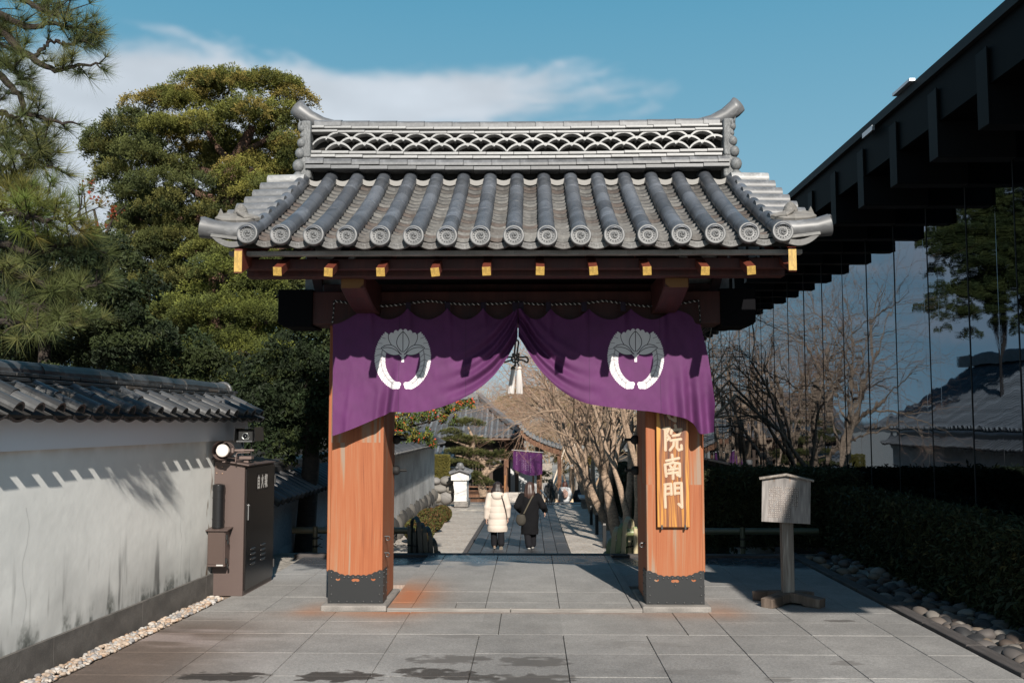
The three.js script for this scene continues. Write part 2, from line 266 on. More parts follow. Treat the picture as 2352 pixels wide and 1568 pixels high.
// the kerb along the stone bed
seed(8);
const kerb = struct('kerb');
for (let d = 7.3; d < 14.2; d += 0.9) part('kerb_stone', rb(0.14, 0.1, 0.892, 0.012, 3.548, -0.02 + rr(-0.003, 0.003), -d - 0.45), M.kerb, kerb);
for (let x = 3.63; x < 5; x += 0.8) part('kerb_stone', rb(0.79, 0.1, 0.13, 0.012, x + 0.4, -0.02, -7.36), M.kerb, kerb);
part('paving_slab', slab([[3.475, 3], [4.8, 3], [4.8, 7.28], [3.475, 7.28]], 0.001, 0.05), M.kerb, pavement);
// bed of river stones beside the hedge
{
  const bed = struct('stone_bed', sheet(4, 20, (u, v) => V(mix(3.6, 4.9, u), -0.045 + 0.02 * hash(u * 9, v * 30), mix(-14.2, -7.42, v))), std([0.03, 0.026, 0.024], 0.95, DS));
  seed(77);
  const shapes = [0, 1, 2, 3, 4, 5, 6, 7].map((k) => stone(1, 0.62, 0.8, k + 1, 2, 0.5));
  const mats = [[0.2, 0.165, 0.14], [0.33, 0.295, 0.26], [0.12, 0.088, 0.07], [0.17, 0.15, 0.14], [0.075, 0.075, 0.078], [0.27, 0.21, 0.155], [0.045, 0.045, 0.048]].map((c) => std(c, 0.75, { map: tileT, bumpMap: tileB, bumpScale: 0.004 }));
  const placed = [];
  for (let k = 0; k < 5200 && placed.length < 235; k++) {
    const d = 7.5 + 6.3 * Math.pow(R(), 1.25), x = rr(3.66, 4.5), s = rr(0.05, 0.1), dense = d < 9.6 ? 0.62 : d < 12 ? 0.95 : 1.25;
    if (placed.some((p) => Math.hypot(p[0] - x, p[1] - d) < (p[2] + s) * dense)) continue;
    placed.push([x, d, s]);
    const m = part('river_stone', shapes[Math.floor(R() * 8)], mats[Math.floor(Math.pow(R(), 1.1) * mats.length)], bed, [x, -0.035 + s * 0.42, -d], R() * 6.28); m.scale.set(s * rr(0.9, 1.35), s * rr(0.75, 1.1), s); m.rotation.z = rr(-0.3, 0.3);
  }
}
// strip of pale pebbles along the wall's foot
{
  const strip = struct('pebble_strip', sheet(2, 20, (u, v) => { const d = mix(3, 11.3, v); return V(wallX(d) + mix(0.005, 0.2, u), -0.012, -d); }), std([0.22, 0.17, 0.13], 0.95, DS));
  seed(31);
  const shapes = [0, 1, 2, 3, 4, 5].map((k) => stone(1, 0.7, 0.8, k + 20, 1, 0.6));
  const mats = [[0.47, 0.37, 0.29], [0.5, 0.45, 0.4], [0.42, 0.29, 0.2], [0.45, 0.43, 0.41], [0.24, 0.23, 0.23]].map((c) => std(c, 0.8));
  const extra = [];
  for (let k = 0; k < 860; k++) {
    const d = k < 300 ? mix(6.7, 10.35, Math.pow(R(), 1.0)) : k < 780 ? rr(6.7, 10.3) : rr(3.5, 6.7), s = rr(0.012, 0.024), x = wallX(d) + rr(0.015, 0.185), sh = shapes[Math.floor(R() * 6)], mi = Math.floor(Math.pow(R(), 1.5) * 5), y = s * rr(0.3, 0.9);
    if (k < 300) { const m = part('pebble', sh, mats[mi], strip, [x, y, -d], R() * 6.28); m.scale.set(s * 1.25, s, s); } else extra.push(tint(put(sh.clone().scale(s * 1.2, s, s), x, y, -d, 0, R() * 6), mats[mi].color.toArray()));
  }
  const m = part('small_pebbles', extra, std(0xffffff, 0.8, { vertexColors: true }), strip); m.userData.kind = 'stuff';
}

// ================================================================ the long plaster wall on the left
seed(11);
const wallTurn = Math.atan(0.058);
const wallFrame = (o, d0) => { o.position.set(wallX(d0), 0, -d0); o.rotation.y = -wallTurn; };   // local -z runs along the wall, +x faces the pavement
const wallT = tex(2048, 512, (u, v) => {                              // u along 9 m, v up 1.75 m
  const s = u * 9, h = v * 1.75; let l = 236 + 16 * (fbm(s * 1.2, h * 2, 4) - 0.5) + 9 * (fbm(s * 14, h * 14, 3) - 0.5);
  let r = l, g = l, b = l * 0.99;
  const wet = sm(0.75, 0.05, h - 0.2) * sm(0.28, 0.66, fbm(s * 1.3 + 4, h * 1.1, 4)); l = 1 - 0.22 * wet; r *= l; g *= l * 1.005; b *= l;
  const streak = sm(0.56, 0.8, fbm(s * 11 + 3, h * 1.3 + 8, 4)) * sm(1.0, 0.3, h) * sm(0.35, 0.6, fbm(s * 0.8 + 9, h * 0.8, 3)); const k = 1 - 0.42 * streak; r *= k; g *= k; b *= k;
  const foot = sm(0.3 + 0.26 * fbm(s * 3, 3, 4), 0.2, h) * sm(0.36, 0.74, fbm(s * 10 + 1, h * 3, 4)); const fk = foot * (0.35 + 0.65 * sm(0.3, 0.7, fbm(s * 24, h * 24, 3))); r *= 1 - 0.6 * fk; g *= 1 - 0.585 * fk; b *= 1 - 0.6 * fk;
  const top = sm(1.5, 1.66, h) * 0.28 * fbm(s * 6, h * 2, 4); r *= 1 - top * 0.75; g *= 1 - top; b *= 1 - top * 1.2;
  const rust = sm(0.045, 0.0, Math.abs(s - 7.42 + 0.05 * Math.sin(h * 9))) * sm(1.5, 1.0, h) * sm(0.4, 0.7, fbm(s * 30, h * 6, 3)); r = mix(r, 92, rust); g = mix(g, 74, rust); b = mix(b, 58, rust);
  const cr = (x0, y0, y1, w) => { const x = x0 + 0.12 * (fbm(h * 4 + x0, x0, 3) - 0.5); return h > y0 && h < y1 ? sm(w, 0, Math.abs(s - x)) : 0; };
  const c = Math.max(cr(4.02, 0.2, 1.2, 0.012), cr(5.5, 0.2, 0.75, 0.01), cr(6.7, 0.2, 0.9, 0.01)) * 0.1; r *= 1 - c; g *= 1 - c; b *= 1 - c;
  return [r, g, b];
});
const wallB = tex(1024, 256, (u, v) => 0.5 * fbm(u * 60, v * 12, 5) + 0.5 * fbm(u * 8, v * 3, 3), false);
M.wall = std(0xffffff, 0.92, { map: wallT, bumpMap: wallB, bumpScale: 0.006 });
function rollTileGeo(r, len, end = false, n = 10, thick = 0.016) {    // half-barrel with thickness, along z from 0 to -len, front rim at 0
  const o = [], i = []; for (let k = 0; k <= n; k++) { const a = Math.PI * (k / n) * 1.1 - 0.05 * Math.PI; o.push([Math.cos(a) * r, Math.sin(a) * r]); i.push([Math.cos(a) * (r - thick), Math.sin(a) * (r - thick)]); }
  return prism([...o, ...i.reverse()], len).translate(0, 0, -len);
}
function panTileGeo(w, len, sag, thick = 0.02, n = 6) { const a = [], b = []; for (let k = 0; k <= n; k++) { const x = (k / n - 0.5) * w, y = sag * ((2 * k / n - 1) ** 2 - 1); a.push([x, y]); b.push([x, y - thick]); } return prism([...a, ...b.reverse()], len).translate(0, 0, -len); }
{
  const w = thing('plaster_wall', 'long white plaster wall with grey roof tiles, stained at its foot, left of the cabinet', 'wall'); wallFrame(w, 3);
  const L = 8.42, z = (d) => -(d - 3);
  const body = bx(0.5, 1.5, L, -0.28, 0.95, -L / 2); { const p = body.attributes.position, uv = body.attributes.uv, n = body.attributes.normal; for (let i = 0; i < p.count; i++) uv.setXY(i, (Math.abs(n.getX(i)) > 0.5 ? -p.getZ(i) : -p.getZ(i) + p.getX(i)) / 9, p.getY(i) / 1.75); }
  part('wall_body', body, M.wall, w);
  seed(3);
  for (let d = 0; d < L - 0.3; d += 1.46) { const l = Math.min(1.46, L - d); part('plinth_stone', triUV(bx(0.56, 0.232 + rr(-0.002, 0.002), l - 0.006, -0.28, 0.116, -d - l / 2)), std([0.2, 0.185, 0.17], 0.9, { map: grainT, bumpMap: grainT, bumpScale: 0.006 }), w); }
  part('cornice', triUV(bx(0.56, 0.22, L + 0.06, -0.28, 1.715, -L / 2)), std([0.86, 0.88, 0.92], 0.9), w);
  // roof: bed, pan and roll tiles in two courses, ridge courses and cap
  const roof = part('roof_bed', prism([[-0.82, 1.826], [0.13, 1.826], [0.15, 1.85], [-0.1, 1.96], [-0.1, 2.0], [-0.5, 2.0], [-0.5, 1.96], [-0.84, 1.85]], L + 0.24).translate(0, 0, -L - 0.12), M.dark, w);
  const dk = [0.055, 0.08, 0.12, 0.045].map((c, k) => std([c, c * 1.01, c * 1.03], 0.42, { map: tileT, bumpMap: tileB, bumpScale: 0.003 })); dk.push(std([0.17, 0.145, 0.125], 0.7, { map: tileT }));
  const pick = () => dk[R() < 0.08 ? 4 : Math.floor(R() * 4)];
  const pitch = Math.atan(0.15 / 0.34), roll = rollTileGeo(0.062, 0.3), pan = panTileGeo(0.25, 0.3, 0.045), cap = rollTileGeo(0.085, 0.3, false, 8, 0.02), noshi = rb(0.4, 0.03, 0.29, 0.006);
  const set = (name, geo, x, y, zz, m) => { const o = part(name, geo, m, roof, [x, y, zz]); o.rotation.order = 'YXZ'; o.rotation.y = Math.PI / 2; o.rotation.x = pitch; return o; };
  for (let k = 0, s = -0.06; s < L + 0.1; k++, s += 0.27) for (const c of [0, 1]) {
    const x = 0.205 - c * 0.19, y = 1.862 + c * 0.088;
    const o = set('roll_tile', roll, x + rr(-0.008, 0.008), y + 0.02 + rr(-0.004, 0.004), -s, pick()); o.rotation.x = pitch + rr(-0.03, 0.03); o.rotation.z = rr(-0.05, 0.05);
    set('pan_tile', pan, x - 0.055 + rr(-0.01, 0.01), y - 0.004, -s - 0.135, pick());
    if (c === 0) { const b = set('roll_tile', roll, -0.9, y + 0.02, -s, dk[0]); b.rotation.y = -Math.PI / 2; }
  }
  for (let k = 0, s = 0; s < L - 0.1; k++, s += 0.3) {
    for (let c = 0; c < 4; c++) part('ridge_tile', noshi, pick(), roof, [-0.3 + rr(-0.006, 0.006), 2.03 + c * 0.038, -s - 0.15 - (c % 2) * 0.13]).scale.x = 1 - c * 0.09;
    const o = part('cap_tile', cap, pick(), roof, [-0.3 + rr(-0.006, 0.006), 2.168 + rr(-0.004, 0.004), -s]); o.rotation.x = rr(-0.02, 0.02);
  }
  part('ridge_end_tile', [new THREE.TorusGeometry(0.1, 0.022, 8, 20, Math.PI).translate(-0.3, 2.15, -L), put(cyl(0.09, 0.09, 0.05, 18), -0.3, 2.15, -L + 0.02, Math.PI / 2), bx(0.3, 0.1, 0.05, -0.3, 2.1, -L)], dk[2], roof);
}
// ================================================================ the museum on the right: glass wall under a black, finned roof
seed(19);
{
  const GX = 4.83, EX = 4.07, EY = 5.25, B = 0.83;
  const mus = thing('museum', 'black modern museum with a tall mirror-like glass wall and finned overhanging roof', 'building', [GX, 0, 0]);
  const blackP = (c, s) => new THREE.MeshPhysicalMaterial({ color: lin(c, c * 1.05, c * 1.15), roughness: 0.6, specularIntensity: s }), blk = blackP(0.0035, 0.1), edge = blackP(0.008, 0.4);
  part('wall', [bx(9, 4.6, 30, 4.72, 2.55, -19.2), bx(0.5, 1.2, 30, 0.3, 0.0, -19.2)], blk, mus);
  part('sill', bx(0.14, 0.05, 28, 0.04, B - 0.03, -18.2), std([0.1, 0.11, 0.12], 0.4, { metalness: 0.6 }), mus);
  const roof = part('roof', [bx(11, 0.22, 32.6, EX - GX + 5.5, EY - 0.02, -17.7)], blk, mus);
  part('roof_edge', [bx(0.05, 0.1, 32.6, EX - GX - 0.028, EY + 0.06, -17.7)], edge, roof);
  const gb = std([0.5, 0.52, 0.54], 0.3, { metalness: 0.8 }); part('gutter_bracket', bx(0.06, 0.03, 0.5, EX - GX - 0.07, EY + 0.13, -10.5), gb, roof); part('gutter_bracket', bx(0.03, 0.06, 0.35, EX - GX - 0.08, EY - 0.03, -11.6), gb, roof);
  const fin = rb(GX - EX + 0.04, 0.7, 0.2, 0.008), glassM = [];
  const fm = [blackP(0.0045, 0.18), blackP(0.0055, 0.22)];
  part('soffit', bx(GX - EX + 0.02, 0.33, 31, (EX - GX) / 2 + 0.004, EY - 0.3, -17.2), blk, roof);
  for (let k = 0, d = 4.38; d < 33; k++, d += 1.1) { const o = part('soffit_fin', fin, fm[k % 2], roof, [(EX - GX) / 2 - 0.012, EY - 0.48, -d]); part('fin_trim', bx(0.012, 0.7, 0.03, (EX - GX) / 2 - 0.02, 0, 0.118), fm[k % 2], o).position.set(0, 0, 0); }
  for (let k = 0; k < 4; k++) glassM.push(new THREE.MeshPhysicalMaterial({ color: lin(0.105, 0.145, 0.195), metalness: 1, roughness: 0.012 }));
  const waveT = tex(256, 256, (u, v) => 0.5 + 0.5 * (fbm(u * 3, v * 9, 2) - 0.5), false); glassM.forEach((m, i) => { m.bumpMap = waveT.clone(); m.bumpMap.repeat.set(1, 1); m.bumpMap.offset.set(i * 0.37, i * 0.21); m.bumpMap.needsUpdate = true; m.bumpScale = 0.0025; });
  const pane = bx(0.02, EY - 0.1 - B, 1.085), mull = bx(0.035, EY - 0.1 - B, 0.014);
  for (let k = 0, d = 4.38; d < 32; k++, d += 1.1) {
    const o = part('glass_pane', pane, glassM[k % 4], mus, [0.0, (EY + B) / 2 - 0.05, -d - 0.55]); o.rotation.y = rr(-0.0025, 0.0025); o.rotation.z = rr(-0.0018, 0.0018);
    part('mullion', mull, M.black, mus, [0.002, (EY + B) / 2 - 0.05, -d]);
  }
}

// ================================================================ the gate
const GC = -0.15, AXIS = (d) => { const u = (d - 8.55) / 2.28; return 3.415 + 0.898 * u + 0.224 * u * u; }, SLOPE = (d) => { const u = (d - 8.55) / 2.28; return (0.898 + 0.448 * u) / 2.28; };
const lift = (x) => 0.035 * Math.pow(Math.abs(x) / 2.5, 3);          // the eaves rise a little towards the corners
const gate = thing('temple_gate', 'vermilion temple gate with grey tiled roof, orange pillars and iron shoes', 'gate', [GC, 0, 0]);
const TF = 0.955, tileFit = (o) => { o.position.multiplyScalar(TF).add(V(0.0068, 0.081, 0)); o.scale.multiplyScalar(TF); return o; };   // the roof's parts are drawn at nine-foot module and brought to the gate's own module
const PL = { l: [-1.82, -1.30], r: [1.268, 1.81] };                   // pillars, from the gate's middle
// granite bases, pillars, iron shoes
for (const [x0, x1] of [PL.l, PL.r]) {
  const cx = (x0 + x1) / 2, w = x1 - x0, s = Math.sign(cx);
  part('base_stone', triUV(rb(w + 0.12, 0.07, 1.0, 0.02, cx, 0.017, -10.19)), M.granite, gate);
  const p = part('pillar', [triUV(rb(w, 2.74, 0.8, 0.012, cx, 1.43, -10.2), 0.36, cx), triUV(rb(0.045, 2.5, 0.05, 0.01, x0 * 1 + (s < 0 ? -0.012 : w + 0.006), 1.6, -9.86), 0.36, 2)], M.pillar, gate);
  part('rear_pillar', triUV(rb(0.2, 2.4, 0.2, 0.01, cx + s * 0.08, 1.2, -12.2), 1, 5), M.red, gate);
  // iron shoe: front plate with a scalloped top and cloud-shaped openings, side plates, rivets
  const H = 0.315, pts = [];
  const top = (t) => { const a = Math.abs(t) * 1.0; return H - 0.0 - 0.052 * sm(1, 0.35, a) + 0.011 * Math.abs(Math.sin(a * Math.PI * 5.2)); };
  pts.push([-w / 2 - 0.008, 0.002]); for (let k = 0; k <= 60; k++) { const t = k / 30 - 1; pts.push([t * (w / 2 + 0.008), top(t)]); } pts.push([w / 2 + 0.008, 0.002]);
  const sh = new THREE.Shape(pts.map((q) => new THREE.Vector2(...q)));
  const hole = (cx0, cy0, list) => { const h = new THREE.Path(); list.forEach(([x, y], i) => (i ? h.lineTo(cx0 + x, cy0 + y) : h.moveTo(cx0 + x, cy0 + y))); sh.holes.push(h); };
  const clover = []; for (let k = 0; k < 28; k++) { const a = k / 28 * 6.2832; const r = 0.026 + 0.008 * Math.cos(2 * a) - 0.009 * Math.max(0, Math.cos(a + Math.PI / 2)) ** 6; clover.push([Math.cos(a) * r * 1.15, Math.sin(a) * r * 0.85]); }
  hole(0, 0.222, clover);
  for (const m of [-1, 1]) { const hk = []; for (let k = 0; k <= 10; k++) { const a = Math.PI * 0.95 * k / 10 + Math.PI; hk.push([m * (0.022 + Math.cos(a) * 0.024), Math.sin(a) * 0.022]); } for (let k = 10; k >= 0; k--) { const a = Math.PI * 0.95 * k / 10 + Math.PI; hk.push([m * (0.02 + Math.cos(a) * 0.012), Math.sin(a) * 0.008 + 0.004]); } hole(m * w * 0.29, 0.238, hk); }
  const shoe = part('iron_shoe', [new THREE.ExtrudeGeometry(sh, { depth: 0.006, bevelEnabled: false }).translate(cx, 0.052, -9.8), bx(0.007, H, 0.25, x1 + 0.007, 0.052 + H / 2, -9.925), bx(0.007, H, 0.25, x0 - 0.007, 0.052 + H / 2, -9.925)], M.iron, gate);
  const rv = []; const dome = (x, y, z, ry = 0) => { const g = new THREE.SphereGeometry(0.0085, 8, 4, 0, 6.2832, 0, Math.PI / 2).rotateX(Math.PI / 2); if (ry) g.rotateY(ry); rv.push(g.translate(x, y, z)); };
  for (let k = 0; k < 7; k++) dome(cx + (k / 6 - 0.5) * (w - 0.04), 0.07, -9.793); for (const m of [-1, 1]) for (const y of [0.14, 0.22, 0.3, 0.345]) { dome(cx + m * (w / 2 - 0.025), y, -9.793); dome((m > 0 ? x1 : x0) + m * 0.011, y, -9.83, m * Math.PI / 2); dome((m > 0 ? x1 : x0) + m * 0.011, y, -10.02, m * Math.PI / 2); }
  for (const t of [-0.62, -0.42, -0.25, -0.09, 0.09, 0.25, 0.42, 0.62]) dome(cx + t * w / 2, 0.052 + top(t) - 0.022, -9.793); dome(cx, 0.235, -9.793);
  part('rivets', rv, M.rivet, shoe);
}
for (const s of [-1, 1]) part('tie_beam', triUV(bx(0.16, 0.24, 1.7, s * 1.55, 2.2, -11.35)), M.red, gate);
for (const [x, y] of [[-1.3, 1.62], [-1.3, 1.3], [1.268, 1.62], [1.268, 1.3]]) part('door_hinge', [put(new THREE.SphereGeometry(0.05, 12, 8), x - Math.sign(x) * 0.03, y, -10.5), put(cyl(0.016, 0.016, 0.1, 8), x - Math.sign(x) * 0.09, y, -10.5, 0, 0, Math.PI / 2)], M.black, gate);
for (const [x, y] of [[-1.297, 0.68], [-1.297, 0.52], [1.265, 0.62]]) part('door_hook', [put(cyl(0.008, 0.008, 0.05, 6), x - Math.sign(x) * 0.015, y, -9.93, 0, 0, Math.PI / 2), new THREE.TorusGeometry(0.02, 0.005, 6, 12).translate(x - Math.sign(x) * 0.03, y - 0.02, -9.93)], M.rivet, gate);
// main lintel with black sleeves, cap rail, frieze
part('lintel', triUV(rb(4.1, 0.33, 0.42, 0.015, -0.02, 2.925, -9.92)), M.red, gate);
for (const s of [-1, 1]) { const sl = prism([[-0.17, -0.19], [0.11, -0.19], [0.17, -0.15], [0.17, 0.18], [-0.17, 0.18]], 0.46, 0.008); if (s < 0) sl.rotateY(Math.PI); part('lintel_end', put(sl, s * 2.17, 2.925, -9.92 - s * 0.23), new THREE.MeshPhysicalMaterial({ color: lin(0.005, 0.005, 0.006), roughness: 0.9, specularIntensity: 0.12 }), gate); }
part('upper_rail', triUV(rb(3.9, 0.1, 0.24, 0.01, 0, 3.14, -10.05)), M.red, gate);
part('frieze', [bx(3.3, 0.66, 0.05, 0, 3.5, -10.15)], M.dark, gate);
for (const s of [-1, 1]) part('frieze_panel', bx(0.5, 0.42, 0.04, s * 1.92, 3.36, -10.12), M.plaster, gate);
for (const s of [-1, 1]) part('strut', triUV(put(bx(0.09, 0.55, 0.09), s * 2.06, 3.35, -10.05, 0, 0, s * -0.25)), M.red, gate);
// bracket arms with ochre noses
for (const s of [-1, 1]) {
  const prof = [[0, 0.16], [0, 0.0]]; for (let k = 0; k <= 8; k++) { const t = k / 8; prof.push([0.06 + 0.72 * t, -0.02 - 0.1 * Math.sin(t * 1.57) - 0.02 * t]); } prof.push([1.0, -0.14], [1.0, 0.16]);
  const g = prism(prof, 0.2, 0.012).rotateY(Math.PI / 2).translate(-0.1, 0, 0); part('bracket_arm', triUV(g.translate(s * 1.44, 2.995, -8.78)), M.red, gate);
  const nose = []; const q = [[-0.1, -0.005], [-0.1, 0.16], [0.06, 0.16], [0.1, 0.12], [0.1, 0.03], [0.06, -0.005]]; part('bracket_nose', prism(q.map(([x, y]) => [-s * x, y]), 0.012).translate(s * 1.44, 2.997, -8.77), std([0.2, 0.092, 0.022], 0.7), gate);
}
// purlin, rafters with painted ends, eave beams, barge boards
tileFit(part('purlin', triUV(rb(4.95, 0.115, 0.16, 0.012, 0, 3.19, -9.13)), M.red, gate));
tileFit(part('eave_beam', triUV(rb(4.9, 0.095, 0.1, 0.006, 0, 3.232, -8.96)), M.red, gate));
tileFit(part('eave_board', triUV(rb(5.09, 0.04, 0.08, 0.004, 0, 3.302, -8.77)), M.greyBoard, gate));
seed(4);
const rafX = [-2.08, -1.63, -1.17, -0.69, -0.24, 0.23, 0.697, 1.164, 1.67, 2.07];
for (const x of rafX) {
  const o = part('rafter', triUV(rb(0.076, 0.078, 2.35, 0.004, 0, 0, -1.175)), M.redPaint, gate, [x, 3.118 + rr(-0.006, 0.006), -8.63]); o.rotation.x = 0.37; o.rotation.z = rr(-0.12, 0.12); tileFit(o);
  part('rafter_end', rb(0.075, 0.077, 0.006, 0.002, 0, 0, 0.003), M.ochre, o);
}
{
  const f = (d) => AXIS(d) - 0.13, pts = [], low = []; for (let k = 0; k <= 14; k++) { const d = 8.6 + 2.3 * k / 14; pts.push([d, f(d) + 0.01]); low.push([d, f(d) - 0.2 - 0.06 * k / 14]); }
  for (const s of [-1, 1]) {
    const g = prism([...pts, ...low.reverse()], 0.07).rotateY(Math.PI / 2).translate(s * 2.42 - 0.035, 0, 0); tileFit(part('barge_board', triUV(g), M.redPaint, gate));
    tileFit(part('barge_end', bx(0.068, 0.185, 0.006, s * 2.42, f(8.6) - 0.098, -8.595), M.ochre, gate));
  }
}
// ---- roof: deck, then every tile
const RX = []; for (let k = 0; k < 17; k++) RX.push((k - 8) * 0.2912);
const deckPts = []; for (let k = 0; k <= 12; k++) { const d = 8.66 + 2.3 * k / 12; deckPts.push([d, AXIS(d) - 0.075]); } for (let k = 12; k >= 0; k--) { const d = 8.66 + 2.3 * k / 12; deckPts.push([d, AXIS(d) - 0.125]); }
const rearPts = deckPts.map(([d, y]) => [21.9 - d, y]);
const roof = part('roof', [prism(deckPts, 5.0).rotateY(Math.PI / 2).translate(-2.5, 0, 0), prism(rearPts, 5.0).rotateY(Math.PI / 2).translate(-2.5, 0, 0)], M.dark, gate); tileFit(roof);
{
  seed(42);
  const N = 8, d0 = 8.55, d1 = 10.78, rolls = [];
  for (let k = 0; k < N; k++) {                                     // one barrel tile of the curve: overlapping its lower neighbour
    const a = d0 + (d1 - d0) * k / N, b = d0 + (d1 - d0) * (k + 1) / N + 0.02, pos = [], uv = [], idx = [], n = 12, seg = 4;
    for (let j = 0; j <= seg; j++) { const d = mix(a, b, j / seg), s = Math.atan(SLOPE(d)), r = (j === 0 ? 0.0775 : 0.076) - 0.0025 * j / seg + (k === 0 ? 0.006 * (1 - j / seg) : 0); for (let i = 0; i <= n; i++) { const an = -0.25 + (Math.PI + 0.5) * i / n, y = Math.sin(an) * r; pos.push(Math.cos(an) * r, AXIS(d) + y * Math.cos(s), -d + y * Math.sin(s)); uv.push(i / n * 0.24, d); } }
    for (let j = 0; j < seg; j++) for (let i = 0; i < n; i++) { const o = j * (n + 1) + i; idx.push(o, o + 1, o + n + 1, o + 1, o + n + 2, o + n + 1); }
    // front rim of the tile, so that the laps show as steps
    const base = pos.length / 3, s = Math.atan(SLOPE(a)); for (let i = 0; i <= n; i++) { const an = -0.25 + (Math.PI + 0.5) * i / n, y = Math.sin(an) * 0.066; pos.push(Math.cos(an) * 0.066, AXIS(a) + y * Math.cos(s), -a + y * Math.sin(s)); uv.push(i / n * 0.24, a); } for (let i = 0; i < n; i++) idx.push(i, base + i, i + 1, i + 1, base + i, base + i + 1);
    const g = new THREE.BufferGeometry(); g.setAttribute('position', new THREE.Float32BufferAttribute(pos, 3)); g.setAttribute('uv', new THREE.Float32BufferAttribute(uv, 2)); g.setIndex(idx); g.computeVertexNormals(); rolls.push(g);
  }
  const rollM = [0.48, 0.6, 0.72, 0.88].map((k) => { const m = M.roll.clone(); m.color = lin(0.165 * k, 0.181 * k, 0.21 * k); m.side = THREE.DoubleSide; return m; });
  for (const x of RX) for (let k = 0; k < N; k++) part('roll_tile', rolls[k], rollM[Math.floor(R() * 4)], roof, [x, lift(x) * (1 - k / N) + rr(-0.002, 0.002), 0]);
  // end disc: rim, ring of beads, three commas
  const beads = []; for (let k = 0; k < 15; k++) { const a = k / 15 * 6.2832; beads.push(new THREE.IcosahedronGeometry(0.0088, 1).scale(1, 1, 0.6).translate(Math.cos(a) * 0.053, Math.sin(a) * 0.053, 0.006)); }
  const comma = []; for (let k = 0; k < 3; k++) { const a0 = k * 2.0944 + 0.5, pts = []; for (let j = 0; j <= 10; j++) { const t = j / 10, a = a0 + t * 2.7, r = mix(0.016, 0.036, Math.pow(t, 0.7)); pts.push({ p: V(Math.cos(a) * r, Math.sin(a) * r, 0.004), r: mix(0.014, 0.0022, Math.pow(t, 0.75)) }); } comma.push(limb(pts, 6, true), new THREE.SphereGeometry(0.0135, 8, 6).translate(pts[0].p.x, pts[0].p.y, 0.004)); }
  const discG = merge([new THREE.LatheGeometry([[0.001, 0.004], [0.066, 0.004], [0.068, 0.014], [0.088, 0.014], [0.093, 0.008], [0.093, -0.03]].map((q) => new THREE.Vector2(...q)), 30).rotateX(Math.PI / 2).scale(1, 1, 1), ...beads, ...comma]);
  M.disc.side = THREE.DoubleSide;
  const tilt = Math.atan(SLOPE(8.55)) * 0.35;
  for (const x of RX) { const o = part('end_disc', discG, M.disc, roof, [x, AXIS(8.55) + lift(x) + 0.002, -8.545]); o.rotation.x = -tilt; o.rotation.z = rr(-0.5, 0.5); }
  // pan tiles: eighteen courses in each channel, then the deep patterned tile at the eave
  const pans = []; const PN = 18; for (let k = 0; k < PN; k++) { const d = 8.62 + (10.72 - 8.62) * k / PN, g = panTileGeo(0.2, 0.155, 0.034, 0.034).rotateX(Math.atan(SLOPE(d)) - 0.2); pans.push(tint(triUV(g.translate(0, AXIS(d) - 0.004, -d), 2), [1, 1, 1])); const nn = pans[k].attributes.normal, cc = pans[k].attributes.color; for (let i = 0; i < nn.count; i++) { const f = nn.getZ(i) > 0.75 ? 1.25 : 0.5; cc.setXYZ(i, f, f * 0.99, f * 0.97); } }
  const panM = [[0.2, 0.198, 0.195], [0.25, 0.247, 0.24], [0.165, 0.155, 0.148], [0.15, 0.122, 0.11]].map((c) => std(c, 0.6, { map: tileT, bumpMap: tileB, bumpScale: 0.003, vertexColors: true }));
  for (let c = 0; c < 16; c++) { const x = (RX[c] + RX[c + 1]) / 2; for (let k = 0; k < PN; k++) part('pan_tile', pans[k], panM[Math.floor(Math.pow(R(), 1.4) * 4)], roof, [x + rr(-0.005, 0.005), lift(x) * (1 - k / PN) + rr(-0.005, 0.005), 0]).rotation.z = rr(-0.02, 0.02) * 0; }
  const cres = (w) => { const a = [], b = []; for (let k = 0; k <= 10; k++) { const t = k / 5 - 1; a.push([t * w / 2, 0.052 * (t * t - 1) + 0.012]); b.push([t * w / 2 * 0.98, 0.05 * (t * t - 1) - 0.046 + 0.02 * t * t]); } return prism([...a, ...b.reverse()], 0.05, 0.003); };
  const vine = []; for (const s of [-1, 1]) for (let k = 0; k < 3; k++) { const cx = s * (0.03 + k * 0.026), pts = []; for (let j = 0; j <= 6; j++) { const a = j / 6 * 4; pts.push(V(cx + s * Math.cos(a) * 0.009, -0.062 + Math.sin(a) * 0.009 + k * k * 0.0035, 0.053)); } vine.push(tube(pts, 0.0022, 8, 4)); } vine.push(new THREE.SphereGeometry(0.012, 8, 5).scale(1, 0.9, 0.4).translate(0, -0.062, 0.051));
  const eaveG = tint(triUV(merge([cres(0.29).translate(0, 0, 0), ...vine]), 2), [1, 1, 1]);
  for (let c = 0; c < 16; c++) { const x = (RX[c] + RX[c + 1]) / 2; part('eave_tile', eaveG, panM[Math.floor(R() * 3)], roof, [x, AXIS(8.55) - 0.012 + lift(x), -8.65]); }
  // plaster stops under the ridge, between the rolls
  const stop = panTileGeo(0.17, 0.05, 0.03, 0.055).translate(0, 0.03, 0); for (let c = 0; c < 16; c++) part('plaster_stop', stop, std([0.3, 0.29, 0.275], 0.9), roof, [(RX[c] + RX[c + 1]) / 2, AXIS(10.62) - 0.005, -10.6]);
  // gable edge: barrel tiles lying across, an outer corner barrel with its disc
  const SX = (k) => 2.4 + 0; M.silverDim.side = THREE.DoubleSide;
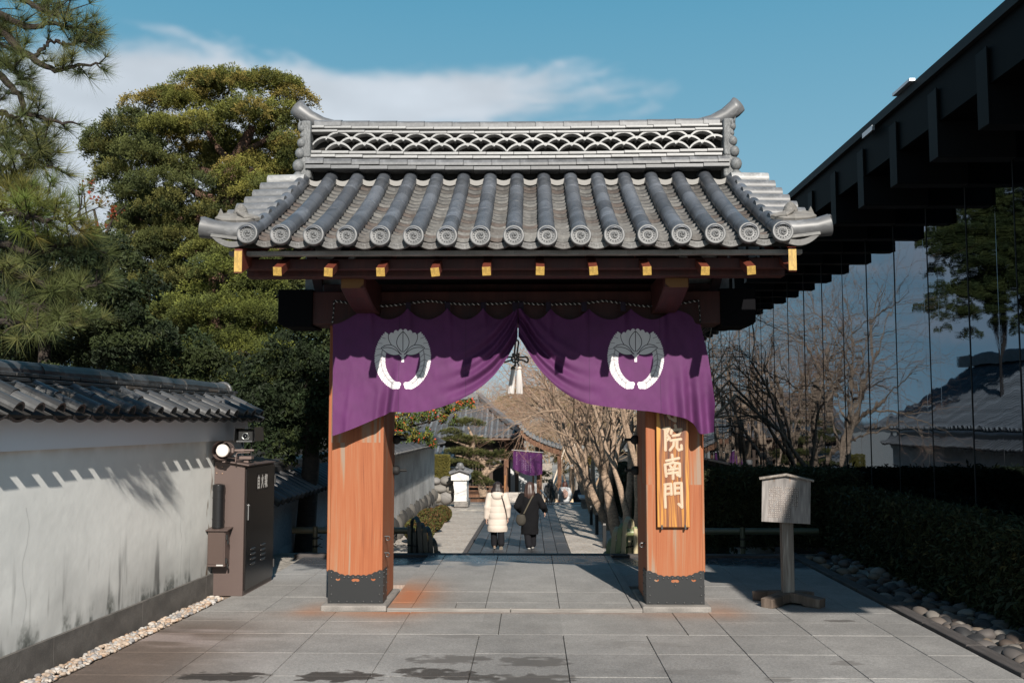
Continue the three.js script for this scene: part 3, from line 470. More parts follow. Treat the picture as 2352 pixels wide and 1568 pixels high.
  for (const s of [-1, 1]) {
    const across = put(cyl(0.075, 0.08, 0.4, 16, false), 0, 0, 0, 0, 0, s * Math.PI / 2);
    for (let k = 0; k < 7; k++) { const d = 8.9 + k * 0.275; const o = part('gable_tile', across, k === 6 ? M.silver : M.silverDim, roof, [s * (2.49 - 0.0 * k), AXIS(d) - 0.0 + 0.015 + (1 - k / 7) * 0.03, -d]); o.rotation.y = s * 0.04; }
    const pts = [[2.3, 0], [2.5, 0.0], [2.65, 0.012], [2.77, 0.035]].map(([x, y], i) => ({ p: V(s * x, AXIS(8.62) + 0.05 + y, -8.68), r: [0.078, 0.078, 0.083, 0.097][i] })); part('corner_tile', limb(pts, 18), M.silverDim, roof);
    const o = part('end_disc', discG, M.disc, roof, [s * 2.775, AXIS(8.62) + 0.085, -8.68]); o.rotation.y = s * 1.15; 
    part('corner_eave_tile', tint(triUV(merge([cres(0.34)])), [1, 1, 1]), panM[0], roof, [s * 2.49, AXIS(8.55) + 0.012, -8.65]).rotation.z = s * 0.12;
    part('eave_corner_course', tint(triUV(rb(0.3, 0.03, 0.06, 0.005)), [1, 1, 1]), panM[1], roof, [s * 2.52, AXIS(8.55) + 0.008, -8.62]).rotation.z = s * 0.12;
    // carved peach-and-leaf finial sitting on the corner
    const leafy = [new THREE.LatheGeometry([[0.001, 0.13], [0.02, 0.118], [0.052, 0.085], [0.068, 0.04], [0.06, 0], [0.001, -0.02]].map((q) => new THREE.Vector2(...q)), 16).scale(1, 1, 0.85).translate(-0.01 * s, 0.055, 0), put(prism([[-0.2, 0.0], [-0.12, 0.05], [-0.02, 0.075], [0.07, 0.06], [0.1, 0.085], [0.15, 0.06], [0.2, -0.01], [0.13, -0.05], [0.02, -0.06], [-0.1, -0.055]].map(([x, y]) => [x * s, y]), 0.03, 0.012), 0, 0.02, 0.05, -0.9), put(prism([[-0.09, 0], [0, 0.035], [0.09, 0], [0, -0.035]], 0.02, 0.01), -s * 0.075, 0.045, 0.08, -0.7, 0, s * 0.35), put(prism([[-0.03, -0.03], [0.02, 0.07], [0.05, 0.0]].map(([x, y]) => [x * s, y]), 0.02, 0.008), s * 0.14, 0.06, 0.02)];
    part('corner_finial', put(merge(leafy), s * 2.47, AXIS(8.75) + 0.085, -8.78), std([0.3, 0.285, 0.265], 0.75, { map: tileT, bumpMap: tileB, bumpScale: 0.008 }), roof);
  }
  part('rear_tiles', RX.map((x) => limb([0, 1, 2, 3, 4, 5].map((k) => { const d = 8.6 + 2.2 * k / 5; return { p: V(x, AXIS(d), -(21.9 - d)), r: 0.075 }; }), 8)), M.roll, roof);
}
// ---- ridge
{
  seed(13);
  const ridge = part('ridge', [bx(4.6, 0.5, 0.22, 0.02, 4.7, -10.86), bx(4.5, 0.1, 0.3, 0.02, 4.96, -10.86)], M.dark, gate); tileFit(ridge); ridge.scale.y *= 1.15; ridge.position.y -= 4.5 * TF * 0.15;
  const sag = (x) => 0.028 * (x / 2.3) ** 2, silv = [0.9, 1, 1.06].map((k) => { const m = M.silver.clone(); m.color.multiplyScalar(k); return m; }), dim = [0.85, 1, 1.1].map((k) => { const m = M.silverDim.clone(); m.color.multiplyScalar(k); return m; });
  const row = (name, y, h, dep, x0, x1, len, off, mats, geo) => { for (let x = x0 - off * len; x < x1 - 0.02; x += len) { const a = Math.max(x, x0), b = Math.min(x + len, x1); if (b - a < 0.03) continue; const o = part(name, geo ?? rb(1, h, dep, Math.min(0.006, h / 4)), mats[Math.floor(R() * 3)], ridge, [(a + b) / 2, y + sag((a + b) / 2) + rr(-0.0012, 0.0012), -10.86 + rr(-0.002, 0.002)]); o.scale.x = b - a - 0.004; } };
  const X0 = -2.25, X1 = 2.235;
  row('ridge_flat_tile', 4.936, 0.024, 0.46, X0, X1, 0.3, 0.55, silv); row('ridge_flat_tile', 4.893, 0.024, 0.48, X0, X1, 0.3, 0.05, silv);
  row('ridge_flat_tile', 4.687, 0.027, 0.5, X0, X1, 0.3, 0.62, silv); row('ridge_flat_tile', 4.646, 0.028, 0.54, X0, X1, 0.3, 0.1, silv);
  const half = prism([[-0.3, -0.03], [-0.3, -0.006], [-0.27, 0.028], [0.27, 0.028], [0.3, -0.006], [0.3, -0.03]], 1, 0).rotateY(Math.PI / 2).translate(-0.5, 0, 0);
  row('ridge_round_tile', 4.592, 0.05, 0.6, X0 - 0.05, X1 + 0.06, 0.305, 0.35, dim, half); row('ridge_flat_tile', 4.534, 0.036, 0.6, X0 - 0.05, X1 + 0.06, 0.31, 0.1, dim);
  const capS = []; for (let k = 0; k <= 12; k++) { const a = Math.PI * k / 12; capS.push([Math.cos(a) * 0.21, Math.sin(a) * 0.052]); } const capG = prism([[0.21, -0.032], ...capS, [-0.21, -0.032]], 1).rotateY(Math.PI / 2).translate(-0.5, 0, 0);
  row('ridge_cap_tile', 4.983, 0.06, 0.4, X0 + 0.02, X1 - 0.02, 0.305, 0.02, dim, capG);
  // openwork of arched tiles, three courses
  const arc = (r, t, half) => { const a = [], b = []; for (let k = 0; k <= 12; k++) { const x = half * (k / 6 - 1), y = Math.sqrt(r * r - x * x) - Math.sqrt(r * r - half * half); a.push([x, y]); b.push([x * 0.985, y - t]); } return prism([...a, ...b.reverse()], 0.4).translate(0, 0, -0.2); };
  const A = arc(0.18, 0.019, 0.141);
  for (let c = 0; c < 3; c++) for (let k = -8; k <= 8; k++) { const x = k * 0.2835 + (c === 1 ? 0.1417 : 0) + 0.03; if (x < X0 + 0.06 || x > X1 - 0.06) continue; part('arched_tile', A, silv[Math.floor(R() * 3)], ridge, [x, 4.722 + c * 0.0515 + sag(x), -10.83]); }
  for (const s of [-1, 1]) {
    // end ornament seen edge-on: a plate with lobed outer mouldings
    const x = s > 0 ? X1 + 0.01 : X0 - 0.01, o = part('ridge_end_ornament', [rb(0.11, 0.36, 0.52, 0.02, x + s * 0.045, 4.83, -10.84), rb(0.15, 0.28, 0.5, 0.03, x + s * 0.06, 4.58, -10.84), ...[[4.93, 0.038, 0.09], [4.865, 0.03, 0.08], [4.79, 0.05, 0.09], [4.69, 0.055, 0.105], [4.57, 0.065, 0.12], [4.46, 0.06, 0.12]].map(([y, r, q]) => put(new THREE.CapsuleGeometry(r, 0.4, 5, 12), x + s * q, y, -10.8, Math.PI / 2))], M.oni, ridge);
    part('horn', [put(new THREE.ConeGeometry(0.03, 0.12, 8), x + s * 0.13, 5.0, -10.7, 0, 0, -s * 0.3), new THREE.TorusGeometry(0.045, 0.016, 6, 12).rotateY(1.2).translate(x + s * 0.1, 4.95, -10.62)], M.oni, o);
    // upswept barrel on top
    const pts = [[-0.42, 5.0, 0.06], [-0.25, 5.01, 0.062], [-0.08, 5.045, 0.068], [0.06, 5.1, 0.078], [0.17, 5.17, 0.088], [0.215, 5.215, 0.092]].map(([q, y, r]) => ({ p: V(x + s * q, y, -10.86), r })); part('upswept_barrel', limb(pts, 18, true), M.silverDim, ridge);
  }
}
// ================================================================ curtains, tassel, name board
function crest(g, W, H, cx, cy, s, skew) {                          // hanging-wisteria ring, drawn symmetrical: leaves above, two flower racemes closing below
  g.save(); g.translate(cx, cy); g.transform(s, skew * s, 0, s, 0, 0);
  const white = '#e2dfe0', line = '#241a26'; g.lineJoin = 'round'; g.lineCap = 'round';
  for (const m of [-1, 1]) {
    g.save(); g.scale(m, 1);
    const P = (t) => { const a = -Math.PI / 2 + 0.5 + t * 2.3; return [Math.cos(a) * 0.8 * (1 - 0.06 * t) - 0.02, Math.sin(a) * 0.93 + 0.02, a]; };
    const N = 11;
    for (let k = 0; k < N; k++) {                                    // florets, outer and inner, with scalloped rims
      const t0 = k / N, t1 = (k + 1) / N, w0 = mix(0.42, 0.24, Math.pow(t0, 0.7)), w1 = mix(0.42, 0.24, Math.pow(t1, 0.7));
      for (const o of [1, -1]) { if (o < 0 && k < 3) continue; const wo = o > 0 ? 0.62 : 0.42; g.beginPath(); const S = (t, w) => { const [x, y, a] = P(Math.min(t, 1)); return [x + Math.cos(a) * w, y + Math.sin(a) * w]; };
        const a0 = S(t0, 0), a1 = S(t1, 0); g.moveTo(...a0); const e0 = S(t0 + 0.05, o * w0 * wo); g.lineTo(...e0); for (let q = 0; q < 3; q++) { const ta = t0 + 0.05 + (t1 - t0) * (q + 0.5) / 3, tb = t0 + 0.05 + (t1 - t0) * (q + 1) / 3; g.quadraticCurveTo(...S(ta, o * w0 * wo * 1.28), ...S(tb, o * w1 * wo)); } g.lineTo(...a1); g.closePath(); g.fillStyle = white; g.fill(); g.strokeStyle = line; g.lineWidth = 0.011; g.beginPath(); g.moveTo(...a0); g.lineTo(...e0); g.stroke(); }
    }
    g.strokeStyle = line; g.lineWidth = 0.03; g.beginPath(); for (let k = 2; k <= 21; k++) { const [x, y] = P(k / 22); k === 2 ? g.moveTo(x, y) : g.lineTo(x, y); } g.stroke(); g.strokeStyle = white; g.lineWidth = 0.014; g.stroke();
    const [ex, ey] = P(1.0); g.fillStyle = white; for (const [dx, dy, r] of [[0, 0, 0.11], [-0.05, 0.06, 0.08], [-0.08, -0.03, 0.08], [0.04, 0.06, 0.08]]) { g.beginPath(); g.arc(ex - 0.03 + dx, ey + dy, r, 0, 7); g.fill(); }
    g.fillStyle = white; g.beginPath(); g.moveTo(0, -1); for (let k = 0; k < 5; k++) { const a = -Math.PI / 2 + k * 0.21, b = a + 0.21; g.quadraticCurveTo(Math.cos(a + 0.1) * 0.92, Math.sin(a + 0.1) * 1.15, Math.cos(b) * 0.82, Math.sin(b) * 1.0); } g.lineTo(0.5, -0.5); g.lineTo(0.05, -0.2); g.lineTo(0, -0.3); g.fill();
    g.strokeStyle = line; g.lineWidth = 0.02; g.beginPath(); g.moveTo(0.5, -0.9); g.quadraticCurveTo(0.55, -0.7, 0.38, -0.48); g.stroke();
    g.fillStyle = white; g.beginPath(); g.moveTo(0.08, -0.18); g.quadraticCurveTo(0.35, -0.7, 0.76, -0.4); g.quadraticCurveTo(0.45, -0.05, 0.08, -0.18); g.fill(); g.stroke(); g.beginPath(); g.moveTo(0.1, -0.2); g.quadraticCurveTo(0.36, -0.48, 0.7, -0.4); g.stroke();
    g.restore();
  }
  g.fillStyle = white; g.strokeStyle = line; g.lineWidth = 0.022; g.beginPath(); g.moveTo(0, -0.98); g.quadraticCurveTo(0.42, -0.6, 0.03, -0.26); g.lineTo(-0.03, -0.26); g.quadraticCurveTo(-0.42, -0.6, 0, -0.98); g.fill(); g.stroke(); g.beginPath(); g.moveTo(0, -0.95); g.lineTo(0, -0.28); g.stroke();
  g.fillStyle = white; g.fillRect(-0.045, -0.26, 0.09, 0.36); g.beginPath(); g.moveTo(-0.11, -0.2); g.lineTo(0, -0.12); g.lineTo(0.11, -0.2); g.lineTo(0.11, -0.14); g.lineTo(0, -0.04); g.lineTo(-0.11, -0.14); g.fill();
  g.restore();
}
const ND = 9.6, mm = ND / FOCAL * 1.0;                                 // the cloths hang just in front of the lintel
const nx = (px) => at(px, 800, ND).x, ny = (py) => at(1200, py, ND).y;
function poly(pts) { return (x) => { let i = 0; while (i < pts.length - 2 && x > pts[i + 1][0]) i++; const [a, b] = [pts[i], pts[i + 1]], t = Math.min(1, Math.max(0, (x - a[0]) / (b[0] - a[0]))); return mix(a[1], b[1], t); }; }
function smoothPoly(pts) { const c = new THREE.SplineCurve(pts.map((p) => new THREE.Vector2(...p))); const s = c.getPoints(300).map((p) => [p.x, p.y]); return poly(s); }
function noren(label, x0, x1, tabs, bottom, cx, cy, folds, edge) {
  const t = thing('noren_curtain', label, 'curtain', [0, 0, 0], 0, 'purple crested curtains hung across the gate'); t.userData.group = undefined; delete t.userData.group;
  const bot = smoothPoly(bottom), X0 = nx(x0), X1 = nx(x1), Y0 = ny(690), Y1 = ny(1005);
  const cloth = canvasTex(1024, 760, (g, W, H) => {
    g.fillStyle = '#5a2259'; g.fillRect(0, 0, W, H); const im = g.getImageData(0, 0, W, H), d = im.data; for (let i = 0; i < d.length; i += 4) { const x = (i / 4) % W, y = (i / 4 / W) | 0, n = 0.9 + 0.14 * fbm(x * 0.012, y * 0.012, 3) + 0.08 * (hash(x, y) - 0.5); d[i] *= n; d[i + 1] *= n; d[i + 2] *= n; } g.putImageData(im, 0, 0);
    const sx = W / (x1 - x0), sy = H / 315; g.strokeStyle = 'rgba(30,8,34,0.55)'; g.lineWidth = 2; g.beginPath(); g.moveTo(W * 0.36, 0); g.lineTo(W * 0.36, H); g.moveTo(W * 0.72, 0); g.lineTo(W * 0.72, H); g.stroke();
    g.save(); g.scale(sx, sy); crest(g, W, H, cx - x0, cy - 690, 66, 0); g.restore();
  });
  const mat = std(0xffffff, 0.78, { map: cloth, bumpMap: paveB, bumpScale: 0.0006, ...DS });
  const topY = (x) => { let y = 745; const T = tabs; if (x <= T[0]) { const e = x0 < 1000 ? x0 : x; return x0 < 1000 ? mix(745, 712, sm(x0, T[0], x)) : 710; } for (let i = 0; i < T.length - 1; i++) if (x <= T[i + 1]) { const q = (x - T[i]) / (T[i + 1] - T[i]); return 708 + 26 * Math.sin(q * Math.PI) ** 0.8; } return x0 > 1000 ? mix(712, 745, sm(T[T.length - 1], x1 - 30, x)) : 710; };
  const g = sheet(150, 60, (u, v) => {
    const bx0 = mix(x0, x1, u), px = edge ? bx0 + edge(u, v) : bx0, top = topY(edge ? mix(x0, x1 - 30, u) : bx0), by = bot(bx0), py = mix(top, by, v);
    const p = at(px, py, ND); return V(p.x, p.y, -ND + 0.02 + folds(px, py, by, v, u) + 0.016 * (fbm(px * 0.028 + x0, py * 0.02, 3) - 0.5) + 0.006 * (fbm(px * 0.11, py * 0.05, 2) - 0.5) + tabs.reduce((q, x) => q + 0.022 * Math.exp(-(((px - x - (py - top) * 0.06) / 7) ** 2)) * Math.exp(-Math.max(0, py - top) / 55) - 0.014 * Math.exp(-(((px - x - 14) / 8) ** 2)) * Math.exp(-Math.max(0, py - top) / 40), 0));
  }, (u, v, p) => [(p.x - X0) / (X1 - X0), (p.y - Y1) / (Y0 - Y1)]);
  part('cloth', g, mat, t);
  for (const x of tabs) part('tab', bx(0.05, 0.09, 0.012, nx(x), ny(705), -ND + 0.022), std([0.02, 0.012, 0.03], 0.9), t);
  return t;
}
const ridgeFold = (x, c, w) => Math.exp(-(((x - c) / w) ** 2));
noren('left purple curtain with white wisteria crest, swept up towards the tassel', 765, 1189, [849, 937, 1028, 1110, 1183], [[765, 1001], [800, 989], [850, 968], [888, 951], [900, 946], [930, 947], [970, 945], [1010, 936], [1050, 921], [1090, 900], [1130, 868], [1160, 830], [1178, 800], [1189, 775]], 926, 826, (x, y, by, v) => {
  const d = by - y, low = sm(0.35, 1, v), sw = sm(985, 1130, x);
  return 0.055 * low * (ridgeFold(x, 902 - (y - 950) * 0.12, 11) - ridgeFold(x, 885 - (y - 950) * 0.12, 10)) + 0.02 * sm(0.4, 1, v) * ridgeFold(x, 797 + (by - y) * 0.08, 8) + 0.016 * low * ridgeFold(x, 868 + d * 0.05, 8) + sw * 0.028 * Math.sin(d * 0.19 + x * 0.012) * sm(150, 30, d) + sw * 0.02 * Math.sin(d * 0.09 + x * 0.02) * sm(180, 40, d) + 0.06 * sw * sm(60, 0, d) * 0.5 + 0.05 * low * (1 - sw) * 0.4;
});
noren('right purple curtain with white wisteria crest, hanging over the name board', 1191, 1642, [1197, 1260, 1342, 1432, 1523], [[1191, 775], [1205, 796], [1225, 830], [1250, 862], [1290, 898], [1340, 924], [1400, 935], [1462, 942], [1500, 946], [1560, 958], [1590, 970], [1600, 984], [1606, 995], [1625, 996], [1642, 992]], 1460, 826, (x, y, by, v) => {
  const d = by - y, low = sm(0.3, 1, v), sw = sm(1400, 1240, x), rt = sm(1500, 1600, x);
  return sw * 0.03 * Math.sin(d * 0.18 - x * 0.014) * sm(140, 25, d) + sw * 0.02 * Math.sin(d * 0.085 - x * 0.02) * sm(180, 40, d) + 0.03 * sw * sm(60, 0, d) + low * rt * 0.05 * Math.sin((x - 1560) * 0.16 + d * 0.01) + low * 0.012 * Math.sin(x * 0.05) * (1 - sw) + 0.03 * low;
}, (u, v) => { const k = sm(0.86, 1, u); return k * (-34 + 34 * Math.min(1, v * 1.35) + 4 * Math.sin(v * 5)) - sm(0.5, 0.86, u) * (1 - k) * 0; });
// the twisted cord along the lintel that carries both cloths
{
  const pts = [[763, 742], [766, 716], [768, 692], [805, 697], [849, 703], [893, 702], [937, 697], [985, 691], [1028, 696], [1070, 699], [1110, 698], [1150, 697], [1188, 694], [1225, 698], [1260, 699], [1300, 698], [1342, 697], [1388, 691], [1432, 697], [1480, 703], [1523, 703], [1570, 696], [1604, 691], [1607, 716], [1609, 740]].map(([x, y]) => { const p = at(x, y, 9.64); return p; });
  const c = new THREE.CatmullRomCurve3(pts, false, 'catmullrom', 0.2), strand = (ph, r) => { const q = []; for (let i = 0; i <= 900; i++) { const p = c.getPointAt(i / 900), a = i * 0.62 + ph; q.push({ p: V(p.x + 0.002 * Math.sin(a * 0.7), p.y + Math.cos(a) * 0.0062, p.z + Math.sin(a) * 0.0062), r }); } return limb(q, 5); };
  const t = thing('curtain_cord', 'twisted black and white cord strung along the lintel above both curtains', 'cord'); part('pale_strand', strand(0, 0.0052), std([0.7, 0.67, 0.64], 0.8), t); part('dark_strand', [strand(2.1, 0.0075), strand(4.2, 0.0075)], std([0.02, 0.018, 0.018], 0.9), t);
}
// tassel with its knotted cord
{
  const Q = (x, y, dz = 0) => { const p = at(x, y, 9.72); p.z += dz; return p; };
  const t = thing('tassel', 'white double tassel on a knotted dark cord hanging between the curtains', 'tassel');
  const cm = std([0.11, 0.104, 0.092], 0.85), L = (l, r = 0.0085) => tube(l.map((p) => Q(...p)), r, 40, 7);
  part('cord', [L([[1188, 700], [1187.5, 760], [1187, 782]], 0.004), L([[1184, 842], [1182, 815], [1183, 796], [1185, 783], [1189, 781], [1191, 786], [1189, 800], [1187, 818], [1186, 828]]), L([[1180, 818], [1177, 815], [1180, 812], [1186, 817], [1190, 822], [1192, 827], [1187, 832], [1179, 831], [1175, 826], [1178, 818], [1186, 814], [1193, 812], [1191, 817], [1186, 822]]), L([[1186, 820], [1198, 820], [1209, 820], [1213, 825], [1211, 832], [1200, 827], [1188, 826]]), L([[1182, 820], [1168, 820], [1160, 824], [1158, 831], [1168, 829], [1180, 825]]), L([[1186, 830], [1182, 838], [1179, 843]], 0.007), L([[1187, 830], [1191, 838], [1193, 843]], 0.007)], cm, t);
  seed(61);
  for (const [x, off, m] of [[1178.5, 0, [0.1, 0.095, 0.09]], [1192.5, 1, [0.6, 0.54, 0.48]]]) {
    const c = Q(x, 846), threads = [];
    part('tassel_head', [new THREE.TorusGeometry(0.017, 0.009, 8, 18).rotateX(Math.PI / 2).translate(c.x, c.y, c.z), put(new THREE.CapsuleGeometry(0.018, 0.012, 4, 12), c.x, c.y, c.z)], std(off ? [0.62, 0.52, 0.46] : [0.1, 0.095, 0.085], 0.9), t);  // left head coloured dark: the shade on it is put into its colour
    for (let k = 0; k < 70; k++) { const a = R() * 6.28, r = Math.sqrt(R()), lean = off ? 0.004 : -0.022, e = -0.245 + rr(-0.006, 0.006); threads.push(limb([{ p: V(c.x + Math.cos(a) * r * 0.016, c.y - 0.01, c.z + Math.sin(a) * r * 0.016), r: 0.003 }, { p: V(c.x + Math.cos(a) * r * 0.024 + lean * 0.4, c.y - 0.1, c.z + Math.sin(a) * r * 0.024), r: 0.003 }, { p: V(c.x + Math.cos(a) * r * 0.032 + lean, c.y + e, c.z + Math.sin(a) * r * 0.03), r: 0.0028 }], 4)); }
    part('tassel_skirt', threads, std([0.68, 0.64, 0.62], 0.9), t);
  }
}
// writing: each character as brush strokes in a unit square
const KANJI = {
  mon: [[[.1, .05], [.08, .5], [.1, 1]], [[.08, .05], [.4, .02], [.42, .46]], [[.1, .23], [.4, .2]], [[.1, .45], [.42, .42]], [[.6, .0], [.61, .44]], [[.6, .0], [.95, -.02], [.97, 1], [.8, .86]], [[.62, .2], [.94, .18]], [[.62, .42], [.88, .4]]],
  nan: [[[.48, 0], [.52, .24]], [[.18, .25], [.84, .14]], [[.16, .9], [.1, .42], [.52, .33], [.88, .37], [.88, .9], [.74, .84]], [[.38, .47], [.46, .56]], [[.64, .44], [.57, .55]], [[.3, .64], [.74, .58]], [[.28, .78], [.76, .74]], [[.52, .56], [.52, 1]]],
  inn: [[[.06, .1], [.36, .06], [.2, .32], [.36, .5], [.22, .58]], [[.14, .14], [.14, 1]], [[.66, -.04], [.7, .1]], [[.44, .3], [.47, .17], [.98, .13], [.9, .28]], [[.54, .4], [.86, .36]], [[.42, .6], [.96, .54]], [[.6, .6], [.56, .82], [.38, 1]], [[.76, .58], [.74, .9], [.84, 1], [1, .96], [.98, .8]]],
  tou: [[[.2, 0], [.06, .2]], [[.15, .1], [.48, .07]], [[.3, .12], [.36, .22]], [[.62, 0], [.5, .2]], [[.58, .1], [.95, .07]], [[.72, .12], [.78, .22]], [[.2, .33], [.8, .31]], [[.5, .24], [.5, .48]], [[.05, .48], [.95, .46]], [[.1, .64], [.92, .62]], [[.66, .52], [.68, .98], [.52, .9]], [[.3, .74], [.4, .86]]],
  hei: [[[.15, .08], [.85, .05]], [[.3, .2], [.36, .36]], [[.7, .18], [.62, .36]], [[.02, .52], [.98, .48]], [[.5, .08], [.5, 1]]],
  ji: [[[.5, 0], [.38, .14]], [[.2, 1], [.2, .16], [.8, .16], [.8, 1]], [[.2, .42], [.8, .42]], [[.2, .68], [.8, .68]], [[.2, .96], [.8, .96]]],
  ka: [[[.22, .22], [.3, .46]], [[.8, .2], [.66, .42]], [[.5, 0], [.48, .5], [.08, 1]], [[.5, .45], [.92, 1]]],
  hou: [[[.25, 0], [.25, 1]], [[.05, .15], [.45, .15]], [[.02, .32], [.5, .32]], [[.05, .56], [.45, .56]], [[.02, .76], [.5, .76]], [[.6, .04], [.6, 1]], [[.6, .06], [.95, .06], [.92, .34]], [[.62, .5], [.92, .5], [.64, 1]], [[.68, .6], [1, 1]]],
};
function write(g, ch, x, y, w, h, width, style) { g.strokeStyle = style; g.lineWidth = width; g.lineJoin = 'round'; g.lineCap = 'round'; for (const s of KANJI[ch]) { g.beginPath(); s.forEach(([a, b], i) => (i ? g.lineTo(x + a * w, y + b * h) : g.moveTo(x + a * w, y + b * h))); g.stroke(); } }
{
  const p0 = at(1510.5, 1211, 9.74), p1 = at(1580, 838, 9.74), w = p1.x - p0.x, h = p1.y - p0.y;
  const print = canvasTex(320, 1712, (g, W, H) => {
    const im = g.createImageData(W, H), d = im.data;
    for (let j = 0; j < H; j++) for (let i = 0; i < W; i++) { const u = i / W, v = j / H, wob = fbm(u * 2 + 4, v * 4, 3) * 0.14, gr = fbm((u + wob) * 26, v * 3, 4), f = fbm((u + wob) * 110, v * 8, 3), edge = Math.max(sm(0.2, 0.0, u), sm(0.84, 1, u)); let t = 0.34 + (gr - 0.5) * 1.7 + (f - 0.5) * 0.7 + edge * 0.5 + 0.22 * v; t = Math.min(1, Math.max(0, t)); const A = [70, 34, 14], B = [124, 68, 22], C = [176, 122, 40]; for (let c = 0; c < 3; c++) d[(j * W + i) * 4 + c] = t < 0.55 ? mix(A[c], B[c], t / 0.55) : mix(B[c], C[c], (t - 0.55) / 0.45); d[(j * W + i) * 4 + 3] = 255; }
    g.putImageData(im, 0, 0);
    seed(9);
    ['hei', 'tou', 'inn', 'nan', 'mon'].forEach((c, k) => {
      const y = 46 + k * 302, x = W * 0.19, cw = W * 0.6, chh = 252; write(g, c, x + 1, y + 3, cw, chh, 30, '#4a2a10'); write(g, c, x, y, cw, chh, 27, '#bda78e'); write(g, c, x, y, cw, chh, 18, '#967f65');
      for (let q = 0; q < 4; q++) write(g, c, x + rr(-6, 6), y + rr(-6, 6), cw, chh, rr(1.5, 3.5), ['#d2c4b0', '#846b50', '#bfae98', '#6f5738'][q]); write(g, c, x, y, cw, chh, 6, 'rgba(204,188,166,0.7)');
    });
  });
  const t = thing('name_board', 'tall wooden name board with carved characters on the right pillar', 'sign', [(p0.x + p1.x) / 2, (p0.y + p1.y) / 2, -9.765]);
  part('board', triUV(rb(w, h, 0.035, 0.004)), std(0xffffff, 0.5, { map: plankWood }), t);
  part('lettered_face', new THREE.PlaneGeometry(w - 0.008, h - 0.008).translate(0, 0, 0.0195), new THREE.MeshPhysicalMaterial({ map: print, roughness: 0.5, clearcoat: 0.25, clearcoatRoughness: 0.4 }), t);
  for (const s of [-1, 1]) part('clip', [bx(0.016, 0.04, 0.006, s * w * 0.36, -h / 2 + 0.003, 0.024), bx(0.016, 0.008, 0.06, s * w * 0.36, -h / 2 - 0.012, 0)], M.rivet, t);
}

// ================================================================ the notice board on its post
{
  const b = onGround(1811, 1386), t = thing('notice_board', 'weathered wooden notice board with small roof on a post with crossed feet', 'notice board', [b.x, 0, b.z]);
  const post = part('post', triUV(rb(0.115, 0.86, 0.1, 0.006, 0, 0.43 + 0.05, 0)), M.greyWood, t);
  const foot = (ry) => { const g = triUV(prism([[-0.36, 0.0], [-0.2, 0.0], [-0.17, 0.022], [0.17, 0.022], [0.2, 0], [0.36, 0], [0.365, 0.085], [0.1, 0.115], [-0.1, 0.115], [-0.365, 0.085]], 0.12, 0.008).translate(0, 0, -0.06)); return g.rotateY(ry); };
  const footM = std([0.62, 0.52, 0.46], 0.9, { map: greyWood, bumpMap: greyWood, bumpScale: 0.003 }); part('foot', foot(0.72), footM, t); part('foot', foot(-0.72).translate(0, 0.003, 0), footM, t);
  const printed = canvasTex(512, 512, (g, W, H) => {
    const im = g.createImageData(W, H), d = im.data;
    for (let j = 0; j < H; j++) for (let i = 0; i < W; i++) { const u = i / W, v = j / H, f = fbm(u * 70, v * 3, 3), q = fbm(u * 9, v * 2.4, 4), l = 128 + 50 * (f - 0.5) + 66 * (q - 0.5); const o = (j * W + i) * 4; d[o] = l; d[o + 1] = l * 0.965; d[o + 2] = l * 0.945; d[o + 3] = 255; }
    g.putImageData(im, 0, 0); seed(23);
    g.globalAlpha = 0.55; for (const x of [70, 120, 285]) { const gr = g.createLinearGradient(0, 0, 0, 90); gr.addColorStop(0, '#8a5330'); gr.addColorStop(1, 'rgba(138,83,48,0)'); g.fillStyle = gr; g.fillRect(x, 0, 16, 90); }
    for (let r = 0; r < 15; r++) for (let c = 0; c < 17; c++) { const x = 78 + c * 18.5 - r * 0.9, y = 128 + r * 22.5; if ((r > 8 && c > 12) || R() < 0.12) continue; g.globalAlpha = 0.6; g.fillStyle = '#5a4c46'; g.fillRect(x - 1, y + 1, 14, 18); g.globalAlpha = 0.85; g.strokeStyle = '#c9c2ba'; g.lineWidth = 2.2; for (let k = 0; k < 5; k++) { g.beginPath(); const a = R() < 0.5; g.moveTo(x + rr(0, 4), y + rr(0, 14)); g.lineTo(x + (a ? rr(8, 12) : rr(2, 6)), y + (a ? rr(0, 14) : rr(10, 15))); g.stroke(); } }
    g.globalAlpha = 0.6; g.strokeStyle = '#cfc9c2'; g.lineWidth = 2; g.beginPath(); g.moveTo(265, 405); g.lineTo(360, 260); g.moveTo(270, 190); g.lineTo(355, 110); g.stroke(); g.strokeStyle = '#3c342e'; g.globalAlpha = 0.8; g.lineWidth = 3; g.beginPath(); g.moveTo(365, 220); g.lineTo(362, 330); g.lineTo(352, 380); g.stroke();
  });
  const face = new THREE.Group(); const turn = -0.2;
  const panelG = prism([[-0.235, -0.225], [0.235, -0.225], [0.235, 0.2], [0, 0.245], [-0.235, 0.2]], 0.03, 0.002); { const p = panelG.attributes.position, uv = panelG.attributes.uv; for (let i = 0; i < p.count; i++) uv.setXY(i, (p.getX(i) + 0.235) / 0.47, (p.getY(i) + 0.225) / 0.47); }
  const panel = part('panel', panelG, std(0xffffff, 0.85, { map: printed, bumpMap: printed, bumpScale: 0.002 }), t, [-0.015, 1.03, 0.06], turn); panel.rotation.z = -0.035; panel.rotation.order = 'YXZ';
  for (const s of [-1, 1]) { const r = part('roof_board', triUV(rb(0.275, 0.022, 0.12, 0.004)), M.greyWood, panel, [s * 0.128, 0.2265, 0.01]); r.rotation.z = -s * 0.19; }
}

